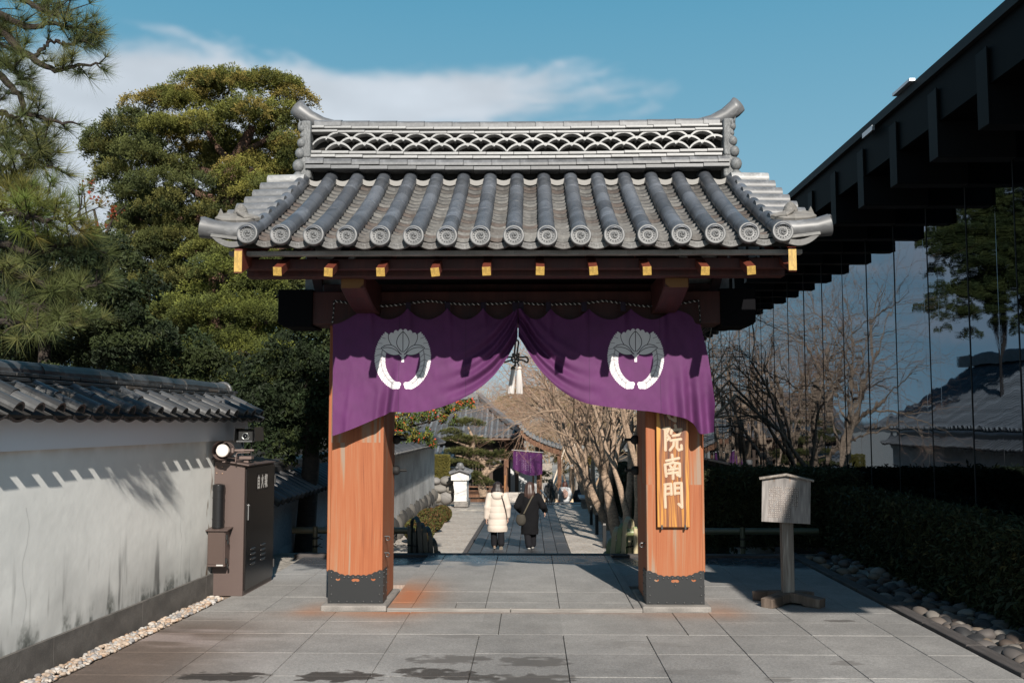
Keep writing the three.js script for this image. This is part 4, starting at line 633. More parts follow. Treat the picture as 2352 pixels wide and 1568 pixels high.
// ================================================================ the meter cabinet with lamp and camera
{
  const a = onGround(556, 1369), l = onGround(493, 1366), f = onGround(620, 1333);
  const t = thing('utility_cabinet', 'tall brown metal utility cabinet with louvred black door beside the plaster wall', 'cabinet', [a.x, 0, a.z], -0.03);
  const brown = std([0.13, 0.094, 0.084], 0.45, { metalness: 0.25 }), dk = std([0.02, 0.017, 0.016], 0.28, { metalness: 0.3 }), W = 0.325, D = 1.05;
  const side = prism([[-W, 0], [0, 0], [0, 1.345], [-W, 1.4]], D, 0.004).translate(0, 0, -D); part('body', side, brown, t);
  const lid = part('lid', rb(W + 0.1, 0.016, D + 0.1, 0.004), brown, t, [-W / 2 + 0.01, 1.386, -D / 2]); lid.rotation.z = -0.165;
  const door = part('door', rb(0.02, 1.27, D - 0.04, 0.006, 0.008, 0.69, -D / 2), dk, t);
  for (const [z, y0] of [[-0.26, 0.3], [-0.62, 0.3]]) for (let k = 0; k < 4; k++) { const g = new THREE.CapsuleGeometry(0.012, 0.14, 3, 8).rotateX(Math.PI / 2); part('louvre', g, dk, door, [0.019, y0 + k * 0.052, z]); }
  part('handle', [rb(0.012, 0.17, 0.016, 0.004, 0.026, 0.86, -0.06), put(cyl(0.007, 0.007, 0.03, 6), 0.026, 0.93, -0.06, 0, 0, Math.PI / 2)], std([0.5, 0.5, 0.5], 0.3, { metalness: 0.8 }), door);
  for (const y of [0.2, 1.15]) part('hinge', put(cyl(0.012, 0.012, 0.09, 8), 0.02, y, -D + 0.01), M.rivet, door);
  const txt = canvasTex(256, 128, (g, w, h) => { g.fillStyle = '#29231f'; g.fillRect(0, 0, w, h); ['ji', 'ka', 'hou'].forEach((c, k) => write(g, c, 16 + k * 82, 22, 58, 84, 13, '#e2dfda')); });
  part('lettering', new THREE.PlaneGeometry(0.42, 0.2).rotateY(Math.PI / 2).translate(0.0195, 1.155, -0.56), std(0xffffff, 0.5, { map: txt }), door);
  part('bolts', [[-0.3, 1.34], [-0.24, 1.335], [-0.3, 1.27], [-0.24, 1.265]].map(([x, y]) => new THREE.SphereGeometry(0.009, 8, 5).translate(x, y, 0.005)), std([0.45, 0.3, 0.22], 0.4, { metalness: 0.6 }), t);
  // black tube and small box on the front
  part('conduit_tube', [put(cyl(0.06, 0.06, 0.42, 20), -0.25, 0.92, 0.075), put(cyl(0.064, 0.064, 0.06, 20), -0.25, 1.12, 0.075), put(cyl(0.063, 0.063, 0.012, 20), -0.25, 1.02, 0.075), put(cyl(0.063, 0.063, 0.012, 20), -0.25, 0.8, 0.075), put(new THREE.SphereGeometry(0.06, 16, 6, 0, 6.3, 0, 1.57).scale(1, 0.25, 1), -0.25, 1.15, 0.075), bx(0.05, 0.03, 0.05, -0.25, 1.0, 0.02)], std([0.012, 0.012, 0.013], 0.3), t);
  const b2 = part('meter_box', rb(0.185, 0.37, 0.15, 0.006, -0.235, 0.505, 0.08), std([0.12, 0.085, 0.075], 0.4, { metalness: 0.2 }), t);
  part('meter_lid', put(bx(0.23, 0.008, 0.2), -0.225, 0.702, 0.09, 0.1), brown, b2); for (const [x, y, w, h] of [[-0.18, 0.645, 0.028, 0.034], [-0.195, 0.342, 0.07, 0.024]]) part('white_label', bx(w, h, 0.003, x, y, 0.157), M.white, b2);
  for (const y of [0.38, 0.62]) part('hinge', [put(cyl(0.014, 0.014, 0.05, 8), -0.135, y, 0.13), put(cyl(0.01, 0.01, 0.04, 8), -0.125, y - 0.05, 0.12)], M.black, b2);
  part('meter_door', rb(0.17, 0.33, 0.01, 0.004, -0.236, 0.51, 0.158), std([0.1, 0.07, 0.06], 0.38, { metalness: 0.2 }), b2);
  // lamp and camera
  const P = (x, y, d) => at(x, y, d);
  const lamp = thing('flood_lamp', 'round brown flood lamp with white lens on top of the cabinet', 'lamp', P(511, 1034, 10.35).toArray());
  const br = std([0.19, 0.14, 0.125], 0.4, { metalness: 0.2, ...DS });
  part('hood', new THREE.CylinderGeometry(0.098, 0.085, 0.17, 30, 1, true).rotateX(Math.PI / 2), br, lamp, [0, 0, -0.03]); part('lamp_back', put(cyl(0.084, 0.06, 0.03, 24), 0, 0, -0.12, Math.PI / 2), br, lamp);
  part('lens', new THREE.LatheGeometry([[0.001, 0.03], [0.02, 0.034], [0.024, 0.03], [0.044, 0.032], [0.047, 0.026], [0.058, 0.028], [0.061, 0.022], [0.068, 0.018], [0.068, -0.03]].map((q) => new THREE.Vector2(...q)), 32).rotateX(Math.PI / 2), std([0.78, 0.72, 0.68], 0.2), lamp, [0, -0.004, 0.0]);
  part('arm', [put(cyl(0.014, 0.018, 0.1, 10), 0.17, -0.002, -0.02, 0, 0, -Math.PI / 2), put(cyl(0.011, 0.011, 0.12, 10), 0.26, 0.0, -0.02, 0, 0, Math.PI / 2), bx(0.02, 0.05, 0.06, 0.105, 0, -0.02), tube([V(0.13, -0.12, -0.02), V(0.135, -0.06, -0.02), V(0.145, -0.03, -0.02), V(0.18, -0.025, -0.02), V(0.28, -0.022, -0.02)], 0.006, 20, 6), bx(0.03, 0.03, 0.05, 0.02, -0.108, 0)], br, lamp);
  const cam = thing('security_camera', 'black security camera with sunshade hood under the wall eaves above cabinet', 'security camera', P(564, 999, 10.62).toArray());
  part('housing', rb(0.165, 0.125, 0.32, 0.01, 0, 0, -0.16), M.black, cam); part('hood', [bx(0.21, 0.008, 0.36, 0, 0.078, -0.12), put(bx(0.008, 0.15, 0.36), -0.106, 0.01, -0.12, 0, 0, -0.06), put(bx(0.008, 0.15, 0.36), 0.106, 0.01, -0.12, 0, 0, 0.06)], std([0.04, 0.042, 0.045], 0.3, { metalness: 0.5 }), cam);
  part('base_plate', rb(0.17, 0.018, 0.1, 0.004, 0, -0.066, 0.01), std([0.16, 0.165, 0.17], 0.35, { metalness: 0.6 }), cam);
  part('lens', [put(cyl(0.026, 0.026, 0.03, 20), 0, -0.008, 0.012, Math.PI / 2), new THREE.SphereGeometry(0.016, 14, 8).scale(1, 1, 0.5).translate(0, -0.008, 0.026)], std([0.01, 0.011, 0.014], 0.05), cam); part('lens_ring', [new THREE.TorusGeometry(0.03, 0.003, 6, 24).translate(0, -0.008, 0.018), new THREE.TorusGeometry(0.043, 0.006, 6, 20, 2.4).rotateZ(Math.PI + 0.35).translate(0, -0.004, 0.008)], std([0.5, 0.52, 0.52], 0.25, { metalness: 0.7 }), cam);
  part('leg', [bx(0.012, 0.16, 0.012, -0.045, -0.15, -0.03), bx(0.012, 0.16, 0.012, 0.055, -0.15, -0.03)], M.black, cam); part('mount', [bx(0.13, 0.03, 0.1, 0.0, -0.24, -0.05), bx(0.05, 0.12, 0.06, 0, -0.31, -0.06)], br, cam);
}

// ================================================================ bamboo barriers behind the gate
{
  seed(90);
  const green = (c) => std(c, 0.38, { bumpMap: grainT, bumpScale: 0.001 }), bam = green([0.13, 0.15, 0.06]), tan = std([0.5, 0.42, 0.26], 0.5), old = green([0.12, 0.1, 0.055]), black = std([0.015, 0.013, 0.012], 0.9), fresh = green([0.26, 0.3, 0.14]);
  const pole = (x0, x1, y, z, r) => { const pts = []; for (let x = x0; x <= x1 + 1e-6; x += (x1 - x0) / 60) { const k = ((x - x0) % 0.33) / 0.33; pts.push({ p: V(x, y, z), r: r * (1 + 0.09 * Math.exp(-((Math.min(k, 1 - k) / 0.04) ** 2))) }); } return merge([limb(pts, 12), put(new THREE.CircleGeometry(r, 12), x0, y, z, 0, -Math.PI / 2), put(new THREE.CircleGeometry(r, 12), x1, y, z, 0, Math.PI / 2)]); };
  const postG = (x, z, y0, y1, r) => merge([limb([{ p: V(x, y0, z), r }, { p: V(x, (y0 + y1) / 2, z), r: r * 1.02 }, { p: V(x, y1, z), r }], 10)]);
  const tie = (x, y, z, r) => merge([new THREE.TorusGeometry(r, 0.007, 5, 14).rotateX(Math.PI / 2).translate(x, y, z), new THREE.TorusGeometry(r, 0.007, 5, 14).rotateX(Math.PI / 2).translate(x, y - 0.014, z), rod(V(x + r, y, z + 0.02), V(x + r + 0.07, y - 0.02, z + 0.03), 0.005), rod(V(x + r, y, z + 0.02), V(x + r + 0.05, y + 0.03, z + 0.03), 0.005)]);
  const zl = -13.95, yr = 0.305;
  const rail = (name, label, x0, x1, posts, m) => { const t = thing(name, label, 'bamboo rail'); part('rail', pole(x0, x1, yr, zl, 0.046), m, t); for (const [x, y0] of posts) { part('post', postG(x, zl + 0.07, y0, yr + 0.06, 0.035), m, t); part('tie', [tie(x, yr - 0.09, zl + 0.07, 0.038), tie(x, yr - 0.2, zl + 0.07, 0.038)], black, t); } return t; };
  rail('bamboo_rail', 'brown bamboo rail on posts between plaster wall and left pillar', -3.32, -1.66, [[-2.99, -0.1], [-1.95, -0.35]], old);
  rail('bamboo_rail', 'dark bamboo rail in front of the hedge behind the notice board', 1.42, 3.95, [[1.5, -0.4], [2.9, -0.1]], green([0.075, 0.085, 0.05]));
  // bent split-bamboo fence ends, stepping down towards the path
  const fan = (label, s, x0, mA, mB) => {
    const t = thing('bent_bamboo_fence', label, 'bamboo fence');
    for (let k = 0; k < 6; k++) {
      const top = [0.5, 0.41, 0.36, 0.2, 0.02, -0.16][k], x = x0 - s * k * 0.075, w = 0.13, pts = []; for (let j = 0; j <= 24; j++) { const q = j / 24, a = Math.PI * (q < 0.28 ? 0 : q > 0.72 ? 1 : (q - 0.28) / 0.44), yy = q < 0.28 ? mix(-0.75, top - w * 0.8, q / 0.28) : q > 0.72 ? mix(top - w * 0.8, -0.75, (q - 0.72) / 0.28) : top - w * 0.8 + Math.sin(a) * w * 0.8; pts.push(V(x - s * (0.06 - Math.cos(a) * 0.06 * -1) * (1 + 0.6 * (top - yy)), yy, zl + 0.12 - Math.cos(a) * -w * 0.9 - 0.05 * k * 0.3)); }
      const c = new THREE.CatmullRomCurve3(pts), strip = new THREE.ExtrudeGeometry(new THREE.Shape([[-0.006, -0.03], [0.006, -0.03], [0.01, 0], [0.006, 0.03], [-0.006, 0.03]].map((q) => new THREE.Vector2(...q))), { steps: 40, extrudePath: c, bevelEnabled: false });
      part('bent_strip', strip, k % 2 ? mB : mA, t); part('slat', [bx(0.045, 0.9, 0.02, x + s * 0.03, top - 0.58, zl + 0.05), bx(0.04, 0.9, 0.02, x - s * 0.02, top - 0.62, zl - 0.06)], k % 2 ? mA : mB, t);
    }
    part('tie', [tube([V(x0 + s * 0.05, 0.12, zl + 0.13), V(x0 - s * 0.1, 0.1, zl + 0.15), V(x0 - s * 0.25, -0.03, zl + 0.14), V(x0 - s * 0.42, -0.22, zl + 0.12)], 0.009, 16, 5), rod(V(x0 - s * 0.05, 0.1, zl + 0.16), V(x0 - s * 0.02, 0.2, zl + 0.18), 0.006)], black, t);
    return t;
  };
  fan('dark bent bamboo fence end left of the path behind the gate', -1, -1.66, green([0.05, 0.052, 0.045]), green([0.065, 0.065, 0.05]));
  fan('pale green bent bamboo fence end right of the path beside the pillar', 1, 1.4, tan, fresh);
  const t = thing('bamboo_rail', 'short green bamboo rail with pale cut end beside right pillar', 'bamboo rail'); part('rail', pole(1.2, 1.42, 0.3, zl + 0.16, 0.05), fresh, t); part('post', postG(1.42, zl + 0.2, -0.5, 0.36, 0.03), tan, t);
}
// ================================================================ plants
function inst(name, geo, mat, list, parent) {                        // list of [position, quaternion, scale, colour]; one part made of uncountable leaves or needles
  const m = new THREE.InstancedMesh(geo, mat, list.length), M4 = new THREE.Matrix4(), c = new THREE.Color();
  list.forEach(([p, q, s, col], i) => { m.setMatrixAt(i, M4.compose(p, q, typeof s === 'number' ? V(s, s, s) : s)); m.setColorAt(i, c.setRGB(...col)); });
  m.name = name; m.castShadow = m.receiveShadow = true; m.userData.kind = 'stuff'; parent.add(m); return m;
}
const qTo = (dir, spin = 0) => new THREE.Quaternion().setFromUnitVectors(V(0, 1, 0), dir).multiply(new THREE.Quaternion().setFromAxisAngle(V(0, 1, 0), spin));
const rdir = () => { const z = rr(-1, 1), a = R() * 6.2832, r = Math.sqrt(1 - z * z); return V(Math.cos(a) * r, z, Math.sin(a) * r); };
function blades(n, len, wid, spread, curve = 0.2) {                    // tuft of narrow blades about +y
  const pos = []; const a = V(), b = V();
  for (let k = 0; k < n; k++) { const an = R() * 6.2832, t = Math.sqrt(R()) * spread, d = V(Math.sin(t) * Math.cos(an), Math.cos(t), Math.sin(t) * Math.sin(an)), l = len * rr(0.65, 1.1); a.crossVectors(d, rdir()).normalize().multiplyScalar(wid / 2); b.copy(d).multiplyScalar(l); b.y -= curve * l * Math.sin(t); pos.push(-a.x, 0, -a.z, a.x, 0, a.z, b.x + a.x * 0.15, b.y, b.z); }
  const g = new THREE.BufferGeometry(); g.setAttribute('position', new THREE.Float32BufferAttribute(pos, 3)); g.computeVertexNormals(); return g;
}
function scaleSpray(n, len, wid) {                                   // a plume of scale-leaved shoots: short stubby leaflets set along curved twigs
  const pos = [];
  for (let k = 0; k < n; k++) { const an = R() * 6.2832, t = rr(0.1, 1.15), d = V(Math.sin(t) * Math.cos(an), Math.cos(t), Math.sin(t) * Math.sin(an)); const l = len * rr(0.5, 1); for (let j = 0; j < 4; j++) { const c = d.clone().multiplyScalar(l * (0.35 + 0.2 * j)).add(rdir().multiplyScalar(wid * 0.8)), u = rdir().multiplyScalar(wid), w = d.clone().multiplyScalar(wid * 1.7).add(rdir().multiplyScalar(wid * 0.5)); pos.push(c.x - u.x, c.y - u.y, c.z - u.z, c.x + u.x, c.y + u.y, c.z + u.z, c.x + w.x, c.y + w.y, c.z + w.z); } }
  const g = new THREE.BufferGeometry(); g.setAttribute('position', new THREE.Float32BufferAttribute(pos, 3)); g.computeVertexNormals(); return g;
}
function leafCluster(n, len, wid, reach) {                           // broad leaves round a twig end
  const pos = [];
  for (let k = 0; k < n; k++) { const d = rdir(); d.y = Math.abs(d.y) * 0.6 + 0.1; d.normalize(); const o = rdir().multiplyScalar(reach * R()), s = V().crossVectors(d, rdir()).normalize().multiplyScalar(wid / 2), m = o.clone().addScaledVector(d, len * 0.5), e = o.clone().addScaledVector(d, len); e.y -= len * 0.25; pos.push(o.x, o.y, o.z, m.x + s.x, m.y + s.y, m.z + s.z, e.x, e.y, e.z, o.x, o.y, o.z, e.x, e.y, e.z, m.x - s.x, m.y - s.y, m.z - s.z); }
  const g = new THREE.BufferGeometry(); g.setAttribute('position', new THREE.Float32BufferAttribute(pos, 3)); g.computeVertexNormals(); return g;
}
const leafM = (rough = 0.75, tr = 0.25) => new THREE.MeshPhysicalMaterial({ color: 0xffffff, roughness: rough, transmission: tr, thickness: 0, specularIntensity: 0.25, side: THREE.DoubleSide });
const barkT = tex(256, 512, (u, v) => { const g = fbm(u * 9, v * 40, 4), f = fbm(u * 40, v * 30, 3), l = 205 + 90 * (g - 0.5) + 60 * (f - 0.5); return [l, l * 0.95, l * 0.9]; });
const bark = (c) => std(c, 0.9, { map: barkT, bumpMap: barkT, bumpScale: 0.02 });
const barkRed = bark([0.2, 0.125, 0.095]), barkDark = bark([0.06, 0.047, 0.04]), barkTan = bark([0.56, 0.45, 0.36]), twigRed = std([0.3, 0.18, 0.125], 0.9), twigTan = std([0.34, 0.24, 0.17], 0.9);

// a crown of scale-leaved tufts gathered into cushions: each blob = [px, py, rx, ry, colour index, depth offset]
function cushionCrown(t, blobs, d0, density, palette, geo, mat, sc, flat = 0.8) {
  const list = [], mp = d0 / FOCAL;
  for (const [px, py, rx, ry, ci = 0, dz = 0] of blobs) {
    const c = at(px, py, d0 + dz).sub(t.position), ax = rx * mp, ay = ry * mp, az = (ax + ay) * 0.5;
    const nc = Math.max(4, Math.round((ax * ay * 3.1416) * 5.5 * 2.6));
    for (let k = 0; k < nc; k++) {                                   // small cushions over the blob
      const d = rdir(); if (d.z < -0.45) d.z *= -1; if (d.y < -0.25 && R() < 0.65) d.y *= -1;
      const cc = V(c.x + d.x * ax * rr(0.7, 1), c.y + d.y * ay * rr(0.7, 1), c.z + d.z * az * rr(0.7, 1)), cr = rr(0.17, 0.34), tone = palette[ci][Math.floor(R() * palette[ci].length)], n = Math.round(density * cr * cr * 100);
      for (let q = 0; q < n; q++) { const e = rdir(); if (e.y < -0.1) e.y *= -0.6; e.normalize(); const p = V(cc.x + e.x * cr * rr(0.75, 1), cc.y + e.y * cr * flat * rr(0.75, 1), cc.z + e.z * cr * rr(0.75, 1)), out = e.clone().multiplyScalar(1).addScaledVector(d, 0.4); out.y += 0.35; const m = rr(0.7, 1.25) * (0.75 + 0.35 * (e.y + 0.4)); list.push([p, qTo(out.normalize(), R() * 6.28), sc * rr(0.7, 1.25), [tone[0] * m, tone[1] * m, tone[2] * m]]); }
    }
  }
  return inst('foliage', geo, mat, list, t);
}
const limbP = (t, l, d0, n = 8) => limb(new THREE.CatmullRomCurve3(l.map(([x, y, r, dz = 0]) => at(x, y, d0 + dz).sub(t.position))).getPoints(l.length * 4).map((p, i, a) => { const k = i / (a.length - 1) * (l.length - 1), j = Math.min(l.length - 2, Math.floor(k)); return { p, r: mix(l[j][2], l[j + 1][2], k - j) }; }), n);

// ---- the big clipped juniper behind the wall
{
  seed(2024);
  const b = at(520, 1000, 18), t = thing('juniper_tree', 'big yellow-green juniper with cushion-like foliage and bare reddish limbs behind the wall', 'tree', [b.x, 0, b.z]);
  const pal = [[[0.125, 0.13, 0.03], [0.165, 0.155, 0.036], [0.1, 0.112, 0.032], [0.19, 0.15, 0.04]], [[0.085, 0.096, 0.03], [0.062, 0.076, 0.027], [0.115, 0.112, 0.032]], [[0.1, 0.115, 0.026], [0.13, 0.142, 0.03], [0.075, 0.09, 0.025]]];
  const blobs = [[470, 212, 70, 30], [540, 225, 90, 42], [620, 225, 70, 38], [672, 262, 45, 40], [600, 285, 80, 32, 0, -0.6], [430, 255, 70, 40], [362, 262, 60, 38], [330, 310, 70, 40, 1], [420, 320, 80, 35, 0, -0.6], [520, 300, 60, 26], [690, 330, 40, 45], [650, 350, 45, 25, 0, -0.5], [272, 345, 60, 45, 1], [245, 385, 42, 40, 1], [330, 375, 70, 40, 1, -0.5], [400, 400, 60, 38, 1], [300, 425, 70, 35, 1], [360, 455, 75, 40, 1, -0.7], [560, 405, 55, 22, 0, -0.6], [620, 420, 70, 30], [600, 460, 50, 34, 0, -0.8], [540, 465, 60, 35, 1], [470, 445, 60, 30, 1], [680, 400, 40, 60], [420, 500, 70, 45, 1], [330, 530, 75, 50, 1], [500, 520, 60, 36, 1], [590, 530, 60, 34, 1], [290, 480, 50, 40, 1], [400, 585, 90, 45, 1], [300, 600, 80, 45, 1], [500, 610, 80, 45, 0, -0.5], [580, 615, 65, 40, 2, -0.7], [520, 655, 95, 42, 2, -0.9], [410, 660, 90, 45, 1], [330, 690, 85, 50, 1], [600, 700, 80, 40, 2, -0.8], [470, 730, 90, 45, 2, -0.8], [560, 750, 85, 40, 2, -1], [390, 770, 80, 45, 1], [640, 760, 60, 45, 2, -0.9], [520, 810, 80, 40, 2, -0.9], [600, 830, 70, 40, 2, -1], [440, 830, 80, 45, 1], [360, 850, 80, 45, 1], [560, 890, 80, 40, 2, -0.9], [450, 900, 70, 40, 1], [330, 880, 60, 40, 1], [300, 400, 70, 50, 1, 0.7], [370, 520, 90, 60, 1, 0.9], [450, 560, 100, 50, 1, 0.9], [560, 580, 90, 50, 1, 0.9], [650, 560, 70, 60, 1, 0.9], [330, 620, 90, 60, 1, 0.9], [470, 680, 110, 60, 1, 0.9], [600, 650, 90, 70, 1, 0.9], [430, 800, 110, 60, 1, 0.9], [560, 800, 100, 70, 1, 0.9], [500, 340, 60, 30, 0, 0.8], [610, 350, 60, 40, 0, 0.8], [400, 330, 70, 40, 1, 0.8], [690, 480, 50, 60, 0, 0.6], [600, 400, 60, 34, 0, 0.3], [560, 440, 60, 30, 1, 0.4], [500, 400, 50, 30, 1, 0.5], [640, 300, 60, 40, 0, 0.3], [480, 260, 60, 34, 0, 0.3], [660, 440, 50, 40, 0, 0.2], [500, 370, 50, 34, 0, 0.5], [545, 390, 50, 30, 0, 0.5], [480, 420, 60, 36, 1, 0.4], [590, 370, 50, 30, 0, 0.4], [430, 340, 50, 34, 0, 0.4], [540, 500, 80, 40, 1, 0.5], [300, 560, 70, 50, 1, 0.4], [610, 500, 60, 40, 0, 0.3]];
  const geos = [0, 1, 2].map(() => scaleSpray(7, 0.15, 0.015));
  const lm = leafM(0.85, 0.2);
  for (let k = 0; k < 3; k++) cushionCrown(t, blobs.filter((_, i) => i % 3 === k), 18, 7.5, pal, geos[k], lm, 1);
  const L = (...l) => limbP(t, l, 18.0);
  part('trunk', [limb([{ p: V(0, -0.2, 0.2), r: 0.32 }, { p: V(-0.05, 1.2, 0.2), r: 0.28 }, { p: V(0, 2.4, 0.1), r: 0.27 }, { p: at(505, 700, 18.1).sub(t.position), r: 0.25 }, { p: at(520, 560, 18).sub(t.position), r: 0.24 }, { p: at(525, 430, 18).sub(t.position), r: 0.21 }, { p: at(545, 360, 18).sub(t.position), r: 0.13 }, { p: at(580, 290, 18).sub(t.position), r: 0.07 }], 12)], barkRed, t);
  part('limb', [L([522, 440, 0.12], [560, 400, 0.09], [610, 390, 0.06], [660, 350, 0.03]), L([515, 470, 0.12], [450, 440, 0.09], [400, 380, 0.06], [350, 330, 0.03])], barkRed, t);
  for (const l of [[[520, 430, 0.09], [480, 395, 0.07], [430, 385, 0.05], [380, 360, 0.03]], [[540, 380, 0.08], [500, 340, 0.06], [470, 290, 0.04], [450, 250, 0.02]], [[560, 350, 0.08], [610, 320, 0.05], [640, 280, 0.03]], [[525, 500, 0.09], [580, 470, 0.06], [640, 440, 0.04]], [[510, 520, 0.1], [440, 500, 0.08], [380, 510, 0.05], [310, 500, 0.03]], [[505, 600, 0.1], [440, 575, 0.07], [370, 600, 0.04]], [[510, 650, 0.1], [570, 600, 0.07], [640, 570, 0.05], [700, 560, 0.03]], [[500, 720, 0.1], [560, 690, 0.07], [620, 680, 0.05], [670, 690, 0.03]], [[500, 780, 0.09], [570, 760, 0.06], [640, 720, 0.04]], [[500, 590, 0.06], [470, 585, 0.05], [450, 580, 0.045], [420, 590, 0.03]]]) part('limb', L(...l), barkRed, t);
}
// ---- darker evergreens that close the space behind the wall
{
  seed(303);
  const cl = [0, 1].map(() => leafCluster(9, 0.085, 0.034, 0.1)), lm = leafM(0.6, 0.2), pal = [[[0.022, 0.034, 0.014], [0.034, 0.045, 0.016], [0.018, 0.026, 0.012]], [[0.05, 0.065, 0.022], [0.075, 0.085, 0.025]]];
  const mk = (label, px, d, blobs, trunkTop) => { const b = at(px, 1000, d), t = thing('evergreen_tree', label, 'tree', [b.x, 0, b.z]); cushionCrown(t, blobs, d, 5, pal, cl[0], lm, 1, 1); part('trunk', limb([{ p: V(0, -0.4, 0), r: 0.16 }, { p: V(0.1, 1.2, 0), r: 0.13 }, { p: at(px + 10, trunkTop, d).sub(t.position), r: 0.06 }], 8), barkDark, t); return t; };
  mk('dark evergreen tree at the left edge behind the pine', 90, 14.5, [[60, 600, 110, 80], [150, 640, 110, 80], [40, 700, 100, 90], [190, 720, 120, 90], [90, 800, 120, 80], [260, 800, 110, 80], [-40, 640, 90, 110], [-60, 800, 100, 100], [230, 600, 60, 60, 0], [270, 680, 70, 70]], 650);
  mk('dark shady evergreen between the juniper and the gate', 700, 15.2, [[690, 800, 70, 60], [735, 880, 60, 80], [660, 880, 70, 70], [640, 960, 80, 70], [720, 980, 70, 70], [760, 780, 40, 60], [690, 1040, 80, 50], [610, 1030, 60, 50], [770, 960, 50, 80], [800, 860, 60, 90]], 820);
  mk('low dark evergreen shrub behind the wall ridge', 350, 15.6, [[330, 800, 90, 60], [420, 850, 90, 60], [250, 830, 80, 50], [500, 900, 80, 50], [560, 950, 70, 50], [160, 830, 80, 50], [70, 820, 80, 40]], 850);
  mk('dark evergreen tree closing the gap far behind the juniper', 330, 25, [[100, 640, 120, 90], [220, 700, 120, 90], [340, 720, 120, 90], [460, 740, 120, 90], [560, 700, 110, 110], [640, 780, 100, 110], [120, 820, 120, 90], [280, 860, 140, 80], [450, 880, 140, 80], [600, 920, 110, 90], [680, 960, 90, 90], [500, 620, 110, 70], [0, 760, 110, 100]], 640);
  const far = mk('tall broad evergreen tree far behind the passage wall', 760, 36, [[690, 440, 110, 70], [620, 520, 110, 80], [560, 610, 90, 80], [720, 480, 110, 70], [800, 560, 110, 70], [690, 640, 130, 70], [770, 430, 90, 60], [830, 500, 90, 70], [720, 560, 110, 70], [640, 620, 90, 70], [800, 620, 110, 80], [880, 590, 70, 70], [740, 700, 120, 80], [850, 720, 90, 70], [650, 740, 90, 60]].map((b) => [...b, 1]), 560);
}
// ---- a maple with a few red leaves left
{
  seed(88);
  const b = at(220, 1000, 16.5), t = thing('red_leaved_tree', 'thin tree with scattered red autumn leaves between pine and juniper', 'tree', [b.x, 0, b.z]), L = (...l) => limbP(t, l, 16.5, 6), list = [];
  part('trunk', limb([{ p: V(0, -0.2, 0), r: 0.09 }, { p: at(235, 760, 16.5).sub(t.position), r: 0.07 }, { p: at(240, 600, 16.5).sub(t.position), r: 0.05 }, { p: at(215, 480, 16.5).sub(t.position), r: 0.02 }], 7), barkDark, t);
  part('branch', [L([240, 600, 0.03], [200, 500, 0.015], [190, 425, 0.006]), L([235, 560, 0.03], [260, 500, 0.015], [290, 470, 0.006])], barkDark, t);
  for (const [x, y, rx, ry, n] of [[198, 430, 16, 16, 16], [235, 470, 26, 20, 18], [265, 490, 20, 18, 10], [220, 520, 26, 20, 14]]) for (let k = 0; k < n; k++) { const c = R(); list.push([at(x + rr(-rx, rx), y + rr(-ry, ry), 16.4 + rr(-0.3, 0.3)).sub(t.position), qTo(rdir(), R() * 6), rr(0.7, 1.2), c < 0.4 ? [0.22, 0.04, 0.018] : c < 0.7 ? [0.14, 0.06, 0.025] : [0.12, 0.08, 0.03]]); }
  inst('red_leaves', leafCluster(3, 0.07, 0.045, 0.06), leafM(0.6, 0.35), list, t);
}
